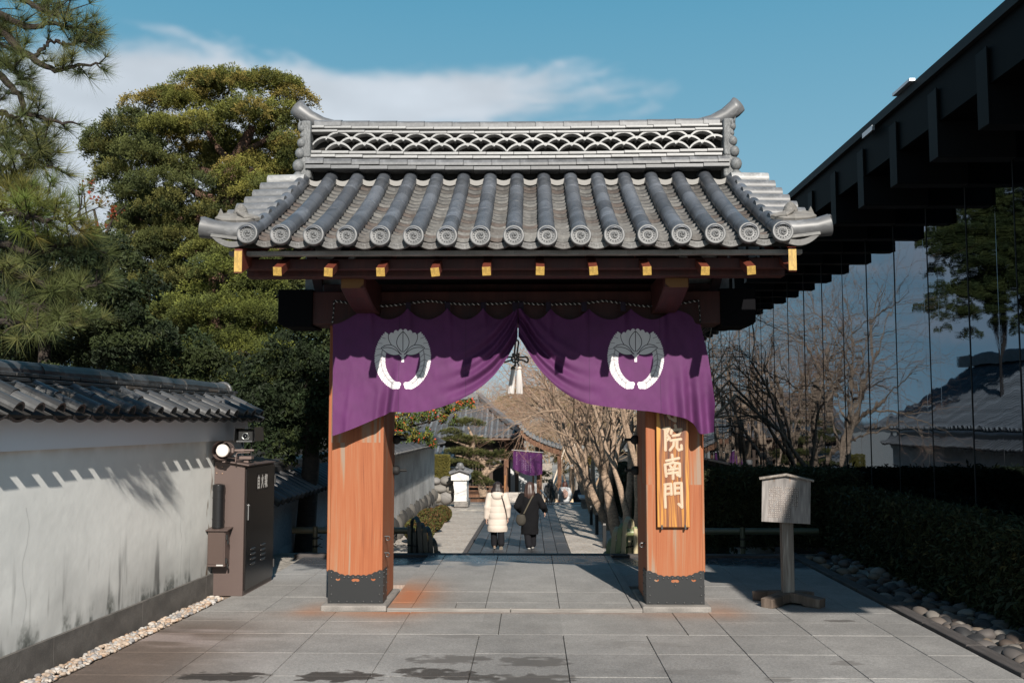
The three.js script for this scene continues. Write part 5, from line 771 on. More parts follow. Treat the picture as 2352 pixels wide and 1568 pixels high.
// ---- the long-needled pine that leans over the wall at the left edge
{
  seed(515);
  const D = 6.6, base = V(-5.6, 0, -7.2), t = thing('pine_tree', 'long-needled pine leaning over the wall at the left edge', 'tree', base.toArray());
  const tuft = [0, 1, 2].map(() => blades(60, 0.175, 0.0038, 1.2, 0.25)), lists = [[], [], []], twigs = [];
  const P = (x, y, dz = 0) => at(x, y, D + dz).sub(base), root = V(0.05, 0, 0);
  part('trunk', limb([{ p: V(0, -0.2, 0), r: 0.26 }, { p: V(0.1, 1.6, 0.1), r: 0.22 }, { p: V(0.0, 3.0, 0.2), r: 0.18 }, { p: V(0.25, 4.2, 0.3), r: 0.13 }, { p: V(0.2, 5.4, 0.3), r: 0.08 }], 12), barkDark, t);
  const put1 = (p, dir, tone) => lists[Math.floor(R() * 3)].push([p, qTo(dir.normalize(), R() * 6.28), rr(0.72, 1.15), tone ?? [[0.075, 0.092, 0.032], [0.09, 0.105, 0.036], [0.055, 0.072, 0.03], [0.12, 0.122, 0.042]][Math.floor(R() * 4)]]);
  const branch = (l, rad, n, bright, spread = 0.22) => {
    const c = new THREE.CatmullRomCurve3(l.map(([x, y, dz]) => P(x, y, dz ?? 0))), pts = c.getPoints(26);
    for (let i = 1; i < pts.length - 1; i++) pts[i].add(rdir().multiplyScalar(0.012));
    part('branch', limb(pts.map((p, i) => ({ p, r: mix(rad, 0.006, i / 26) })), 7), barkDark, t);
    for (let k = 0; k < n * 0.95; k++) { const u = mix(0.18, 1, Math.sqrt(R())), o = c.getPointAt(u), tan = c.getTangentAt(u), d = tan.clone().multiplyScalar(0.7).add(rdir().multiplyScalar(0.9)); d.y += 0.25; d.normalize(); const e = o.clone().addScaledVector(d, rr(0.3, 1) * spread); twigs.push(limb([{ p: o, r: 0.006 }, { p: o.clone().lerp(e, 0.5).add(rdir().multiplyScalar(0.01)), r: 0.005 }, { p: e, r: 0.0035 }], 4)); const tone = bright ? [0.1 * rr(0.8, 1.3), 0.115 * rr(0.8, 1.3), 0.03] : undefined; put1(e, d.clone().multiplyScalar(0.8).add(V(0, 0.5, 0)), tone); if (R() < 0.6) put1(o.clone().lerp(e, 0.5), d.clone().add(rdir().multiplyScalar(0.5)), tone); }
    put1(pts[26], c.getTangentAt(1), undefined);
  };
  branch([[-130, 30, 0.4], [-20, 50], [30, 100], [85, 140], [130, 160], [180, 148], [228, 146]], 0.04, 22, false, 0.13);
  branch([[-130, 0, 0.3], [0, 30], [70, 62], [120, 52], [170, 66], [205, 62]], 0.03, 24);
  branch([[-60, -40], [40, -10], [100, 25], [150, 30]], 0.03, 20); branch([[80, 130], [120, 95], [160, 100], [200, 90]], 0.015, 16, false, 0.12);
  branch([[-120, 150, 0.3], [0, 175], [40, 215], [60, 260], [100, 270], [150, 282], [178, 285]], 0.03, 20, false, 0.14);
  branch([[-110, 220, 0.3], [-20, 250], [30, 270], [60, 305]], 0.03, 30); branch([[-100, 330, 0.3], [-10, 330], [40, 350], [90, 375], [130, 385]], 0.03, 26, false, 0.16);
  branch([[-100, 400, 0.2], [-10, 420], [40, 430], [70, 455]], 0.03, 24); branch([[-100, 500, 0.1], [0, 480, -0.2], [70, 500, -0.3], [130, 505, -0.3], [185, 505, -0.3]], 0.03, 44, true, 0.2);
  branch([[-100, 560, 0.2], [0, 560], [80, 580], [150, 560], [200, 560]], 0.03, 34); branch([[-100, 640, 0.2], [0, 620], [60, 640], [140, 670], [190, 660], [235, 648]], 0.03, 34, false, 0.18);
  branch([[-80, 700, 0.2], [0, 690], [70, 700], [150, 720]], 0.03, 30); branch([[-60, 120], [20, 150], [50, 190]], 0.02, 22); branch([[-60, 760, 0.2], [20, 740], [100, 760], [180, 740]], 0.03, 26);
  branch([[-40, 290], [30, 310], [70, 330], [100, 345]], 0.02, 20); branch([[-40, 380], [20, 390], [50, 410]], 0.02, 18); branch([[-100, 90, 0.2], [-30, 90], [20, 110]], 0.02, 22); branch([[-80, 450], [10, 455, -0.1], [60, 470, -0.2], [110, 470, -0.2]], 0.02, 26, true);
  part('twigs', twigs, barkDark, t).userData.kind = 'stuff';
  const nm = leafM(0.55, 0.15); for (let k = 0; k < 3; k++) inst('needles', tuft[k], nm, lists[k], t);
  // sunward boughs out of the frame, above the pavement's edge: their shade falls on the wall
  branch([[-200, -60, 1.5], [-120, -40, 1.2], [-40, -60, 0.8], [20, -50, 0.6]], 0.03, 20);
}
// ---- hedges along the museum
{
  seed(71);
  const leaf = [0, 1, 2].map(() => leafCluster(7, 0.085, 0.026, 0.05)), lm = leafM(0.5, 0.15), core = std([0.012, 0.014, 0.009], 1);
  const hedge = (label, x0, x1, d0, d1, h, n, y0 = 0, face = 'xz') => {
    const t = thing('hedge', label, 'hedge', [(x0 + x1) / 2, y0, -(d0 + d1) / 2]), w = x1 - x0, l = d1 - d0, lists = [[], [], []];
    part('hedge_core', bx(w - 0.14, h - 0.1, l - 0.14, 0, (h - 0.1) / 2, 0), core, t);
    const A = [l * h, w * h, w * l], S = A[0] + A[1] + A[2];
    for (let k = 0; k < n; k++) { const q = R() * S; let p, o; if (q < A[0]) { p = V(-w / 2, R() * h, rr(-l / 2, l / 2)); o = V(-1, 0.4, 0); } else if (q < A[0] + A[1]) { p = V(rr(-w / 2, w / 2), R() * h, l / 2); o = V(0, 0.4, 1); } else { p = V(rr(-w / 2, w / 2), h, rr(-l / 2, l / 2)); o = V(0, 1, 0); } p.add(rdir().multiplyScalar(0.05)); p.y += 0.05 * (fbm(p.x * 3, p.z * 3, 3) - 0.5); const m = rr(0.6, 1.3); lists[k % 3].push([p, qTo(o.add(rdir().multiplyScalar(0.7)).normalize(), R() * 6), R() < 0.06 ? rr(1.2, 1.7) : rr(0.6, 1.2), R() < 0.05 ? [0.075 * m, 0.07 * m, 0.03 * m] : [0.034 * m, 0.042 * m, 0.02 * m]]); }
    for (let k = 0; k < 3; k++) inst('leaves', leaf[k], lm, lists[k], t); return t;
  };
  hedge('dark leafy hedge along the foot of the museum glass beside the stone bed', 4.28, 4.8, 7.5, 14.6, 0.8, 7500);
  hedge('dark leafy hedge behind the bamboo rail and notice board', 2.0, 4.8, 14.6, 16.0, 1.02, 5200);
  hedge('long dark hedge behind the bare tree trunks along the path', 2.9, 4.0, 20, 41, 1.35, 5000, -1.2);
}
// ================================================================ beyond the gate: path, gravel, walls, halls
const pX = (px, d) => (at(px, 800, d).x), pY = (py, d) => (at(1200, py, d).y);
{
  seed(401);
  const path = struct('path'), stoneM = [0.085, 0.1, 0.12, 0.07].map((c) => std([c, c * 1.03, c * 1.1], 0.5, { map: grainT, bumpMap: grainT, bumpScale: 0.003 }));
  const x0 = -1.48, x1 = 0.9, n = 8, g = triUV(rb((x1 - x0) / n - 0.012, 0.06, 0.608, 0.006), 0.8);
  for (let r = 0; r < 32; r++) for (let c = 0; c < n; c++) { const d = 22.6 + r * 0.62; const o = part('path_slab', g, stoneM[Math.floor(R() * 4)], path, [x0 + (c + 0.5) * (x1 - x0) / n, pathY(d + 0.31) - 0.025 + rr(-0.003, 0.003), -d - 0.31]); o.rotation.x = -0.0219 * -1 * -1; }
  for (let k = 0; k < 5; k++) part('step_stone', triUV(rb(4.2, 0.2, 0.5, 0.015, 0.2, -0.17 - k * 0.19, -14.1 - k * 0.48)), M.kerb, path);
  for (const [a, b] of [[22.6, 42.4]]) part('edging', [triUV(bx(0.1, 0.1, b - a, 0, 0, 0))], M.kerb, path, [x0 - 0.06, pathY(32.5) - 0.03, -(a + b) / 2]).rotation.x = 0.0219 * -1;
  const grav = tex(512, 512, (u, v) => { const q = hash(u * 512 | 0, v * 512 | 0), p = fbm(u * 70, v * 70, 2), b = fbm(u * 5, v * 5, 4), leafy = sm(0.75, 0.8, fbm(u * 50 + 4, v * 50, 2)); const l = 176 + 60 * (p - 0.5) + 50 * (q - 0.5) + 40 * (b - 0.5); return [l, l * (0.955 - 0.12 * leafy), l * (0.9 - 0.22 * leafy)]; });
  const gm = std(0xffffff, 0.95, { map: grav, bumpMap: grav, bumpScale: 0.02 }), strip = (xa, xb) => sheet(6, 60, (u, v) => { const d = mix(21, 42.2, v); return V(mix(xa, xb, u), pathY(d) - 0.012 + 0.012 * vn(u * 40, v * 200), -d); }, (u, v, p) => [p.x / 2, p.z / 2]);
  struct('gravel', strip(-3.8, x0 - 0.1), gm); struct('gravel', strip(x1 + 0.02, 3.2), gm);
  for (let k = 0; k < 5; k++) part('end_step', triUV(rb(5.4, 0.26, 0.7, 0.02, 0, pathY(42.4) - 0.1 - k * 0.27, -42.7 - k * 0.66)), M.granite, path);
  // drain edging across the western gravel and a paved patch on the east
  solo('stone_strip', 'low rough stone edging laid across the pale gravel near the white pillar', 'edging', [0, 1, 2, 3].map((k) => stone(0.3, 0.09, 0.16, k + 60, 2, 0.4).translate(-2.6 + k * 0.36, pathY(39) + 0.01, -38.2)), std([0.3, 0.28, 0.25], 0.9));
}
// roofs of far buildings: a bed and a row of barrel tiles per slope, each barrel its own piece
const farTile = [0.2, 0.24, 0.28, 0.17].map((c) => std([c, c * 1.02, c * 1.05], 0.5, { map: tileT })), farDark = std([0.05, 0.048, 0.046], 0.8), timber = std([0.06, 0.035, 0.022], 0.7), timberLit = std(0xffffff, 0.7, { map: brownWood });  // timberLit is a lighter copy of timber, with the sunlight put into its colour
function slope(o, a, b, c, d, gap = 0.3, r = 0.07, sagK = 0.12) {        // eave a->b, ridge d->c (corners as Vectors); barrels run up it
  const f = (u, v) => { const e = a.clone().lerp(b, u), t = d.clone().lerp(c, u), p = e.lerp(t, v); p.y -= sagK * Math.sin(v * Math.PI); return p; };
  const bed = part('roof_slope', sheet(20, 8, f, (u, v, p) => [p.x, p.z]), std([0.13, 0.13, 0.135], 0.7, { map: tileT, ...DS }), o);
  const L = a.distanceTo(b), L2 = d.distanceTo(c), n = Math.round(L / gap), uDir = b.clone().sub(a).normalize();
  for (let k = 0; k <= n; k++) {                                     // barrels keep their spacing; those past the ridge end stop at the hip
    const s = k * gap, s0 = a.clone().addScaledVector(uDir, s), off0 = d.clone().sub(a).dot(uDir), off1 = c.clone().sub(a).dot(uDir); let vm = 1; if (s < off0) vm = s / off0; else if (s > off1) vm = (L - s) / Math.max(1e-6, L - off1); if (vm < 0.06) continue;
    const pts = []; for (let j = 0; j <= 10; j++) { const v = vm * j / 10, lo = off0 * v, hi = mix(L, off1, v), u = (s - lo) / (hi - lo), p = f(Math.min(1, Math.max(0, u)), v); p.y += r * 0.5; pts.push({ p, r: r * (j % 2 ? 0.95 : 1.04) }); }
    part('barrel_row', limb(pts, 8, false), farTile[Math.floor(R() * 4)], bed);
    const e = new THREE.CylinderGeometry(r * 1.25, r * 1.25, 0.05, 12); e.applyQuaternion(new THREE.Quaternion().setFromUnitVectors(V(0, 1, 0), pts[0].p.clone().sub(pts[1].p).normalize())); part('barrel_end', e.translate(pts[0].p.x, pts[0].p.y, pts[0].p.z), farTile[2], bed);
  }
  return bed;
}
const ridgeBar = (o, pts, w, h) => { const c = new THREE.CatmullRomCurve3(pts); part('ridge', [new THREE.ExtrudeGeometry(new THREE.Shape([[-h, -w / 2], [0, -w / 2], [0, w / 2], [-h, w / 2]].map((q) => new THREE.Vector2(...q))), { steps: 12, extrudePath: c, bevelEnabled: false }), limb(c.getPoints(12).map((p) => ({ p: p.clone().add(V(0, h * 0.3, 0)), r: w * 0.42 })), 8)], farTile[1], o); };
// ---- passage walls
function lowWall(label, x, dA, dB, eave, base, rubble, bright) {
  const t = thing('plaster_wall', label, 'wall', [x, 0, -(dA + dB) / 2]), L = dB - dA, mid = (eave + base) / 2;
  part('wall_body', triUV(bx(0.4, eave - base, L, -0.2, mid, 0), 0.2), std(bright, 0.9, { map: grainT }), t);
  part('cornice', triUV(bx(0.5, 0.16, L + 0.04, -0.2, eave - 0.02, 0)), std(bright, 0.9, { map: grainT }), t);
  const rf = part('roof_bed', prism([[-0.75, eave + 0.05], [0.36, eave + 0.05], [-0.2, eave + 0.36]], L + 0.2).translate(0, 0, -L / 2 - 0.1), farDark, t), dk = [0.06, 0.085, 0.11].map((c) => std([c, c, c * 1.04], 0.5, { map: tileT }));
  const rg = limb([{ p: V(0.4, eave + 0.06, 0), r: 0.06 }, { p: V(0.1, eave + 0.23, 0), r: 0.058 }, { p: V(-0.18, eave + 0.37, 0), r: 0.056 }], 7);
  for (let s = -L / 2; s <= L / 2; s += 0.27) part('roll_tile', rg, dk[Math.floor(R() * 3)], rf, [0, 0, s]);
  part('ridge', [bx(0.24, 0.1, L, -0.2, eave + 0.4, 0), limb([{ p: V(-0.2, eave + 0.46, -L / 2 - 0.1), r: 0.09 }, { p: V(-0.2, eave + 0.46, L / 2 + 0.1), r: 0.09 }], 8)], dk[1], rf);
  if (rubble) { const sh = [0, 1, 2, 3].map((k) => stone(0.15, 0.24, 0.2, k + 40, 2, 0.9)), mt = [[0.04, 0.038, 0.035], [0.1, 0.093, 0.083], [0.025, 0.024, 0.023]].map((c) => std(c, 0.95, { bumpMap: grainT, bumpScale: 0.01 })); for (let s = -L / 2 + 0.2; s < L / 2; s += 0.36) for (let r = 0; r < 2; r++) { const m = part('footing_stone', sh[Math.floor(R() * 4)], mt[Math.floor(R() * 3)], t, [-0.04 + r * -0.02, base - 0.12 - r * 0.3 + rr(-0.03, 0.03), s + r * 0.17]); m.rotation.set(rr(-0.2, 0.2), R() * 6, rr(-0.2, 0.2)); m.scale.setScalar(rr(0.9, 1.2)); } }
  return t;
}
seed(55);
lowWall('white plaster wall with rubble footing beside the gravel, seen through the gate', -3.6, 23.2, 37.2, 0.98, -0.78, true, [0.8, 0.79, 0.77]);
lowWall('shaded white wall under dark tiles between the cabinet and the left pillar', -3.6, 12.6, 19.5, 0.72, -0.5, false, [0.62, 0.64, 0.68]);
// ---- white plastered wall-end pillar with its own little roof
{
  const D = 40, a = pX(1043, D), b = pX(1073, D), y0 = pY(1152, D), y1 = pY(1103, D), cx = (a + b) / 2, hw = (b - a) / 2, t = thing('wall_pillar', 'white plastered wall end with small tiled gable roof and ornament at the path end', 'pillar', [cx, y0, -D]), H = y1 - y0, wm = std([0.72, 0.71, 0.69], 0.9, { bumpMap: grainT, bumpScale: 0.003 });
  part('body', prism([[-hw * 0.95, 0], [hw, 0], [hw, H], [-hw, H], [-hw * 1.02, H * 0.8], [-hw * 0.86, H * 0.45], [-hw * 0.9, H * 0.15]], 1.3).translate(0, 0, -1.3), wm, t);
  part('stone_base', triUV(bx(hw * 2.1, 0.22, 1.4, 0.05, -0.1, -0.65)), M.granite, t);
  part('gable', prism([[-hw * 1.35, H], [hw * 1.35, H], [hw * 1.35, H + 0.22], [0, H + 0.42], [-hw * 1.35, H + 0.22]], 1.5).translate(0, 0, -1.42), wm, t);
  for (const s of [-1, 1]) { const r = part('roof_board', rb(hw * 1.75, 0.06, 1.75, 0.01), farTile[1], t, [s * hw * 0.78, H + 0.345, -0.66]); r.rotation.z = -s * 0.33; for (let k = 0; k < 5; k++) part('roll_tile', put(cyl(0.04, 0.04, hw * 1.8, 8), 0, 0.04, 0.7 - k * 0.36, 0, 0, Math.PI / 2), farTile[k % 4], r); }
  part('ridge_ornament', [stone(0.14, 0.16, 0.08, 70, 2, 0.4).translate(0, H + 0.56, 0.1), put(cyl(0.07, 0.07, 1.6, 10), 0, H + 0.46, -0.7, Math.PI / 2), stone(0.08, 0.08, 0.07, 71, 2, 0.4).translate(-0.12, H + 0.5, 0.1), stone(0.08, 0.08, 0.07, 72, 2, 0.4).translate(0.12, H + 0.5, 0.1)], farTile[0], t);
  // field-stone wall and clipped hedge beside it
  const st = thing('stone_wall', 'dry field-stone wall of big pale boulders under the clipped square hedge', 'wall', [pX(1020, 41), pY(1158, 41), -41]), mt = [[0.5, 0.46, 0.4], [0.42, 0.4, 0.38], [0.36, 0.34, 0.31]].map((c) => std(c, 0.95, { map: tileT, bumpMap: grainT, bumpScale: 0.01 }));
  [[-0.32, 0.28, 0.3, 0.25], [0.14, 0.25, 0.34, 0.28], [-0.2, 0.63, 0.42, 0.2], [0.28, 0.6, 0.2, 0.2], [-0.3, 0.93, 0.2, 0.16], [0.16, 0.95, 0.3, 0.2], [-0.8, 0.4, 0.35, 0.4], [-0.85, 0.9, 0.3, 0.2]].forEach(([x, y, rx, ry], k) => part('boulder', stone(rx, ry, 0.3, k + 80, 2, 0.4).translate(x, y, 0), mt[k % 3], st));
  const h = thing('square_hedge', 'clipped square yellow-green hedge on top of the field-stone wall', 'hedge', [pX(1014, 41.6), pY(1108, 41.6), -41.6]), list = [], lm = leafM(0.6, 0.2); part('hedge_core', bx(0.55, 1.0, 0.7, 0, 0.55, 0), std([0.03, 0.035, 0.012], 1), h);
  for (let k = 0; k < 2600; k++) { const f = Math.floor(R() * 3), p = f === 0 ? V(rr(-0.33, 0.33), rr(0, 1.12), 0.4) : f === 1 ? V(0.33, rr(0, 1.12), rr(-0.4, 0.4)) : V(rr(-0.33, 0.33), 1.12, rr(-0.4, 0.4)), m = rr(0.7, 1.3); list.push([p, qTo(rdir(), R() * 6), rr(0.7, 1.1), [0.13 * m, 0.115 * m, 0.03 * m]]); }
  inst('leaves', leafCluster(5, 0.05, 0.03, 0.03), lm, list, h);
}
// ---- three round clipped shrubs on the gravel
{
  seed(66);
  const lm = leafM(0.6, 0.2), lc = leafCluster(5, 0.055, 0.03, 0.03);
  for (const [px, py, d, rx, label] of [[966, 1246, 25.6, 0.37, 'nearest of the three round clipped shrubs by the rubble footing'], [990, 1222, 28.8, 0.38, 'middle one of the three round clipped shrubs by the rubble footing'], [1017, 1196, 32.5, 0.3, 'farthest of the three round clipped shrubs, next to the stone wall']]) {
    const t = thing('round_shrub', label, 'shrub', [pX(px, d), pathY(d), -d], 0, 'round clipped shrubs on the gravel'), list = [], ry = rx * 0.88;
    part('shrub_core', new THREE.SphereGeometry(rx * 0.85, 14, 10).scale(1, 0.85, 1).translate(0, ry, 0), std([0.03, 0.026, 0.012], 1), t);
    for (let k = 0; k < 1500; k++) { const e = rdir(), m = rr(0.6, 1.35), br = R(); list.push([V(e.x * rx, ry + e.y * ry * 0.98, e.z * rx).multiplyScalar(1), qTo(e.clone().add(rdir().multiplyScalar(0.6)).normalize(), R() * 6), rr(0.7, 1.1), br < 0.4 ? [0.11 * m, 0.06 * m, 0.025 * m] : [0.08 * m, 0.085 * m, 0.025 * m]]); }
    inst('leaves', lc, lm, list, t);
  }
}
// ---- bare trees along the path
function bareTree(sd, o) {
  seed(sd); const wood = [], twigs = []; const lean = o.lean ?? V(-0.15, 0, 0);
  const grow = (p, dir, len, r, lv) => {
    const n = lv < 2 ? 6 : lv < 3 ? 4 : 3, pts = [{ p: p.clone(), r }], d = dir.clone(); let q = p.clone(); const end = r * (lv === 0 ? 0.62 : 0.42);
    for (let k = 1; k <= n; k++) { d.add(rdir().multiplyScalar(lv === 0 ? 0.13 : lv < 3 ? 0.24 : 0.28)); d.y += lv > 1 ? 0.02 : 0.06; if (lv === 2 || lv === 3) d.y -= o.flat ?? 0.06; d.normalize(); q = q.clone().addScaledVector(d, len / n); pts.push({ p: q, r: mix(r, end, k / n) }); }
    (lv >= 4 ? twigs : wood).push(limb(pts, lv === 0 ? 10 : lv === 1 ? 8 : lv < 4 ? 5 : 3));
    if (lv >= (o.levels ?? 5)) return;
    const kids = lv === 0 ? 2 : lv === 1 ? (o.k1 ?? 5) : lv === 2 ? (o.k2 ?? 5) : lv === 3 ? 4 : 3;
    for (let k = 0; k < kids; k++) { const u = lv === 0 ? 1 : mix(0.3, 1, (k + 0.7) / kids), i = Math.min(n, Math.max(1, Math.round(u * n))), a = pts[i], td = pts[i].p.clone().sub(pts[i - 1].p).normalize(), side = rdir(); side.addScaledVector(td, -side.dot(td)).normalize(); const nd = td.clone().addScaledVector(side, lv === 0 ? 0.35 : lv === 1 ? 0.75 : 0.95); if (lv > 0) nd.addScaledVector(lean, 0.5); nd.normalize(); grow(a.p.clone(), nd, len * (lv === 0 ? 1.5 : rr(0.5, 0.72)), a.r * (lv === 0 ? 0.8 : rr(0.5, 0.7)), lv + 1); }
  };
  for (let k = 0; k < (o.stems ?? 3); k++) { const a = k / (o.stems ?? 3) * 6.28 + 0.6, d = V(Math.cos(a) * (o.splay ?? 0.3), 1, Math.sin(a) * (o.splay ?? 0.3)).add(lean).normalize(); grow(V(Math.cos(a) * 0.09, -0.15, Math.sin(a) * 0.09), d, o.h * rr(0.34, 0.42), o.r * rr(0.8, 1.05), 0); }
  return { wood: merge(wood), twigs: merge(twigs) };
}
{
  const variants = [bareTree(11, { h: 5.6, r: 0.15, stems: 3, lean: V(-0.2, 0, 0.05), splay: 0.28 }), bareTree(12, { h: 5.2, r: 0.17, stems: 2, lean: V(-0.22, 0, 0), splay: 0.2 }), bareTree(13, { h: 5.8, r: 0.13, stems: 4, lean: V(-0.14, 0, 0), splay: 0.3 })];
  const mk = (v, x, d, s, ry, label) => { const t = thing('bare_tree', label, 'tree', [x, pathY(d), -d], ry); part('trunk', variants[v].wood, barkTan, t); const w = part('twigs', variants[v].twigs, twigRed, t); w.userData.kind = 'stuff'; t.scale.setScalar(s); return t; };
  mk(2, 2.5, 23.9, 0.95, 2.9, 'nearest bare brown tree of the row right of the path, by the green bamboo');
  mk(1, 2.42, 26.8, 1.0, -0.3, 'second bare tree of the row along the path, counted from the gate');
  mk(0, 2.4, 29.8, 0.95, 0.2, 'third bare tree of the row along the path, counted from the gate');
  mk(2, 2.42, 33.2, 1.05, -0.5, 'fourth bare tree of the row along the path, counted from the gate');
  mk(1, 2.42, 37.0, 1.0, 0.4, 'fifth bare tree of the row along the path, counted from the gate');
  mk(2, 2.55, 41.0, 1.1, -0.2, 'last bare tree of the row, beside the steps down to the courtyard');
  // small dark posts between the trunks
  for (const [d, k] of [[24.6, 0], [28.2, 1], [31.6, 2]]) { const t = thing('path_post', ['nearest', 'second', 'third'][k] + ' small black post with pale cap standing among the bare trunks', 'post', [1.78 + k * 0.05, pathY(d), -d]); part('post', rb(0.09, 0.55, 0.09, 0.01, 0, 0.27, 0), M.black, t); part('cap', rb(0.07, 0.05, 0.07, 0.01, 0, 0.56, 0), M.granite, t); }
  // tan woods beyond the courtyard
  const wv = [bareTree(21, { h: 8, r: 0.16, stems: 4, splay: 0.45, lean: V(0, 0, 0), k1: 6, k2: 6, flat: 0.02 }), bareTree(22, { h: 7.4, r: 0.14, stems: 5, splay: 0.5, lean: V(0, 0, 0), k1: 6, k2: 5, flat: 0.04 })];
  const tw = std([0.36, 0.25, 0.16], 0.9), tw2 = std([0.4, 0.3, 0.15], 0.9), tw3 = std([0.33, 0.2, 0.15], 0.9);
  [[1090, 72, 0.85], [1150, 78, 0.9], [1215, 74, 0.85], [1265, 66, 0.75], [1310, 72, 0.85], [1350, 64, 0.8], [1400, 70, 0.95], [1440, 62, 0.85], [1160, 92, 1.05], [1390, 92, 1.1]].forEach(([px, d, s], k) => { const t = thing('bare_tree', 'bare tan tree in the woods beyond the courtyard', 'tree', [pX(px, d), -3.2, -d], k * 1.7, 'bare trees of the woods beyond the courtyard'); part('trunk', wv[k % 2].wood, [barkTan, tw][k % 2], t); part('twigs', wv[k % 2].twigs, [tw, tw2, tw3][k % 3], t).userData.kind = 'stuff'; t.scale.setScalar(s); });
  seed(515);
  const bush = [[0.2, 0.16, 0.06], [0.16, 0.15, 0.05], [0.24, 0.17, 0.07]], lc = leafCluster(8, 0.16, 0.06, 0.16), lm = leafM(0.8, 0.3);
  for (const [px, py, d, blobs, label] of [[1250, 930, 82, [[1215, 925, 70, 34], [1270, 930, 60, 30], [1170, 940, 50, 30], [1320, 950, 60, 36]], 'tan-leaved thicket above the hall roof, beyond the courtyard'], [1300, 1000, 80, [[1290, 1010, 60, 40], [1350, 1000, 50, 50], [1420, 1000, 60, 60], [1250, 1050, 40, 30], [1320, 1060, 50, 30], [1390, 1070, 60, 30]], 'brownish thicket at the far edge of the courtyard']]) { const b = at(px, py, d), t = thing('thicket', label, 'shrub', [b.x, -3.2, b.z]); cushionCrown(t, blobs.map((q) => [...q, 0]), d, 1.2, [bush], lc, lm, 1); }
}
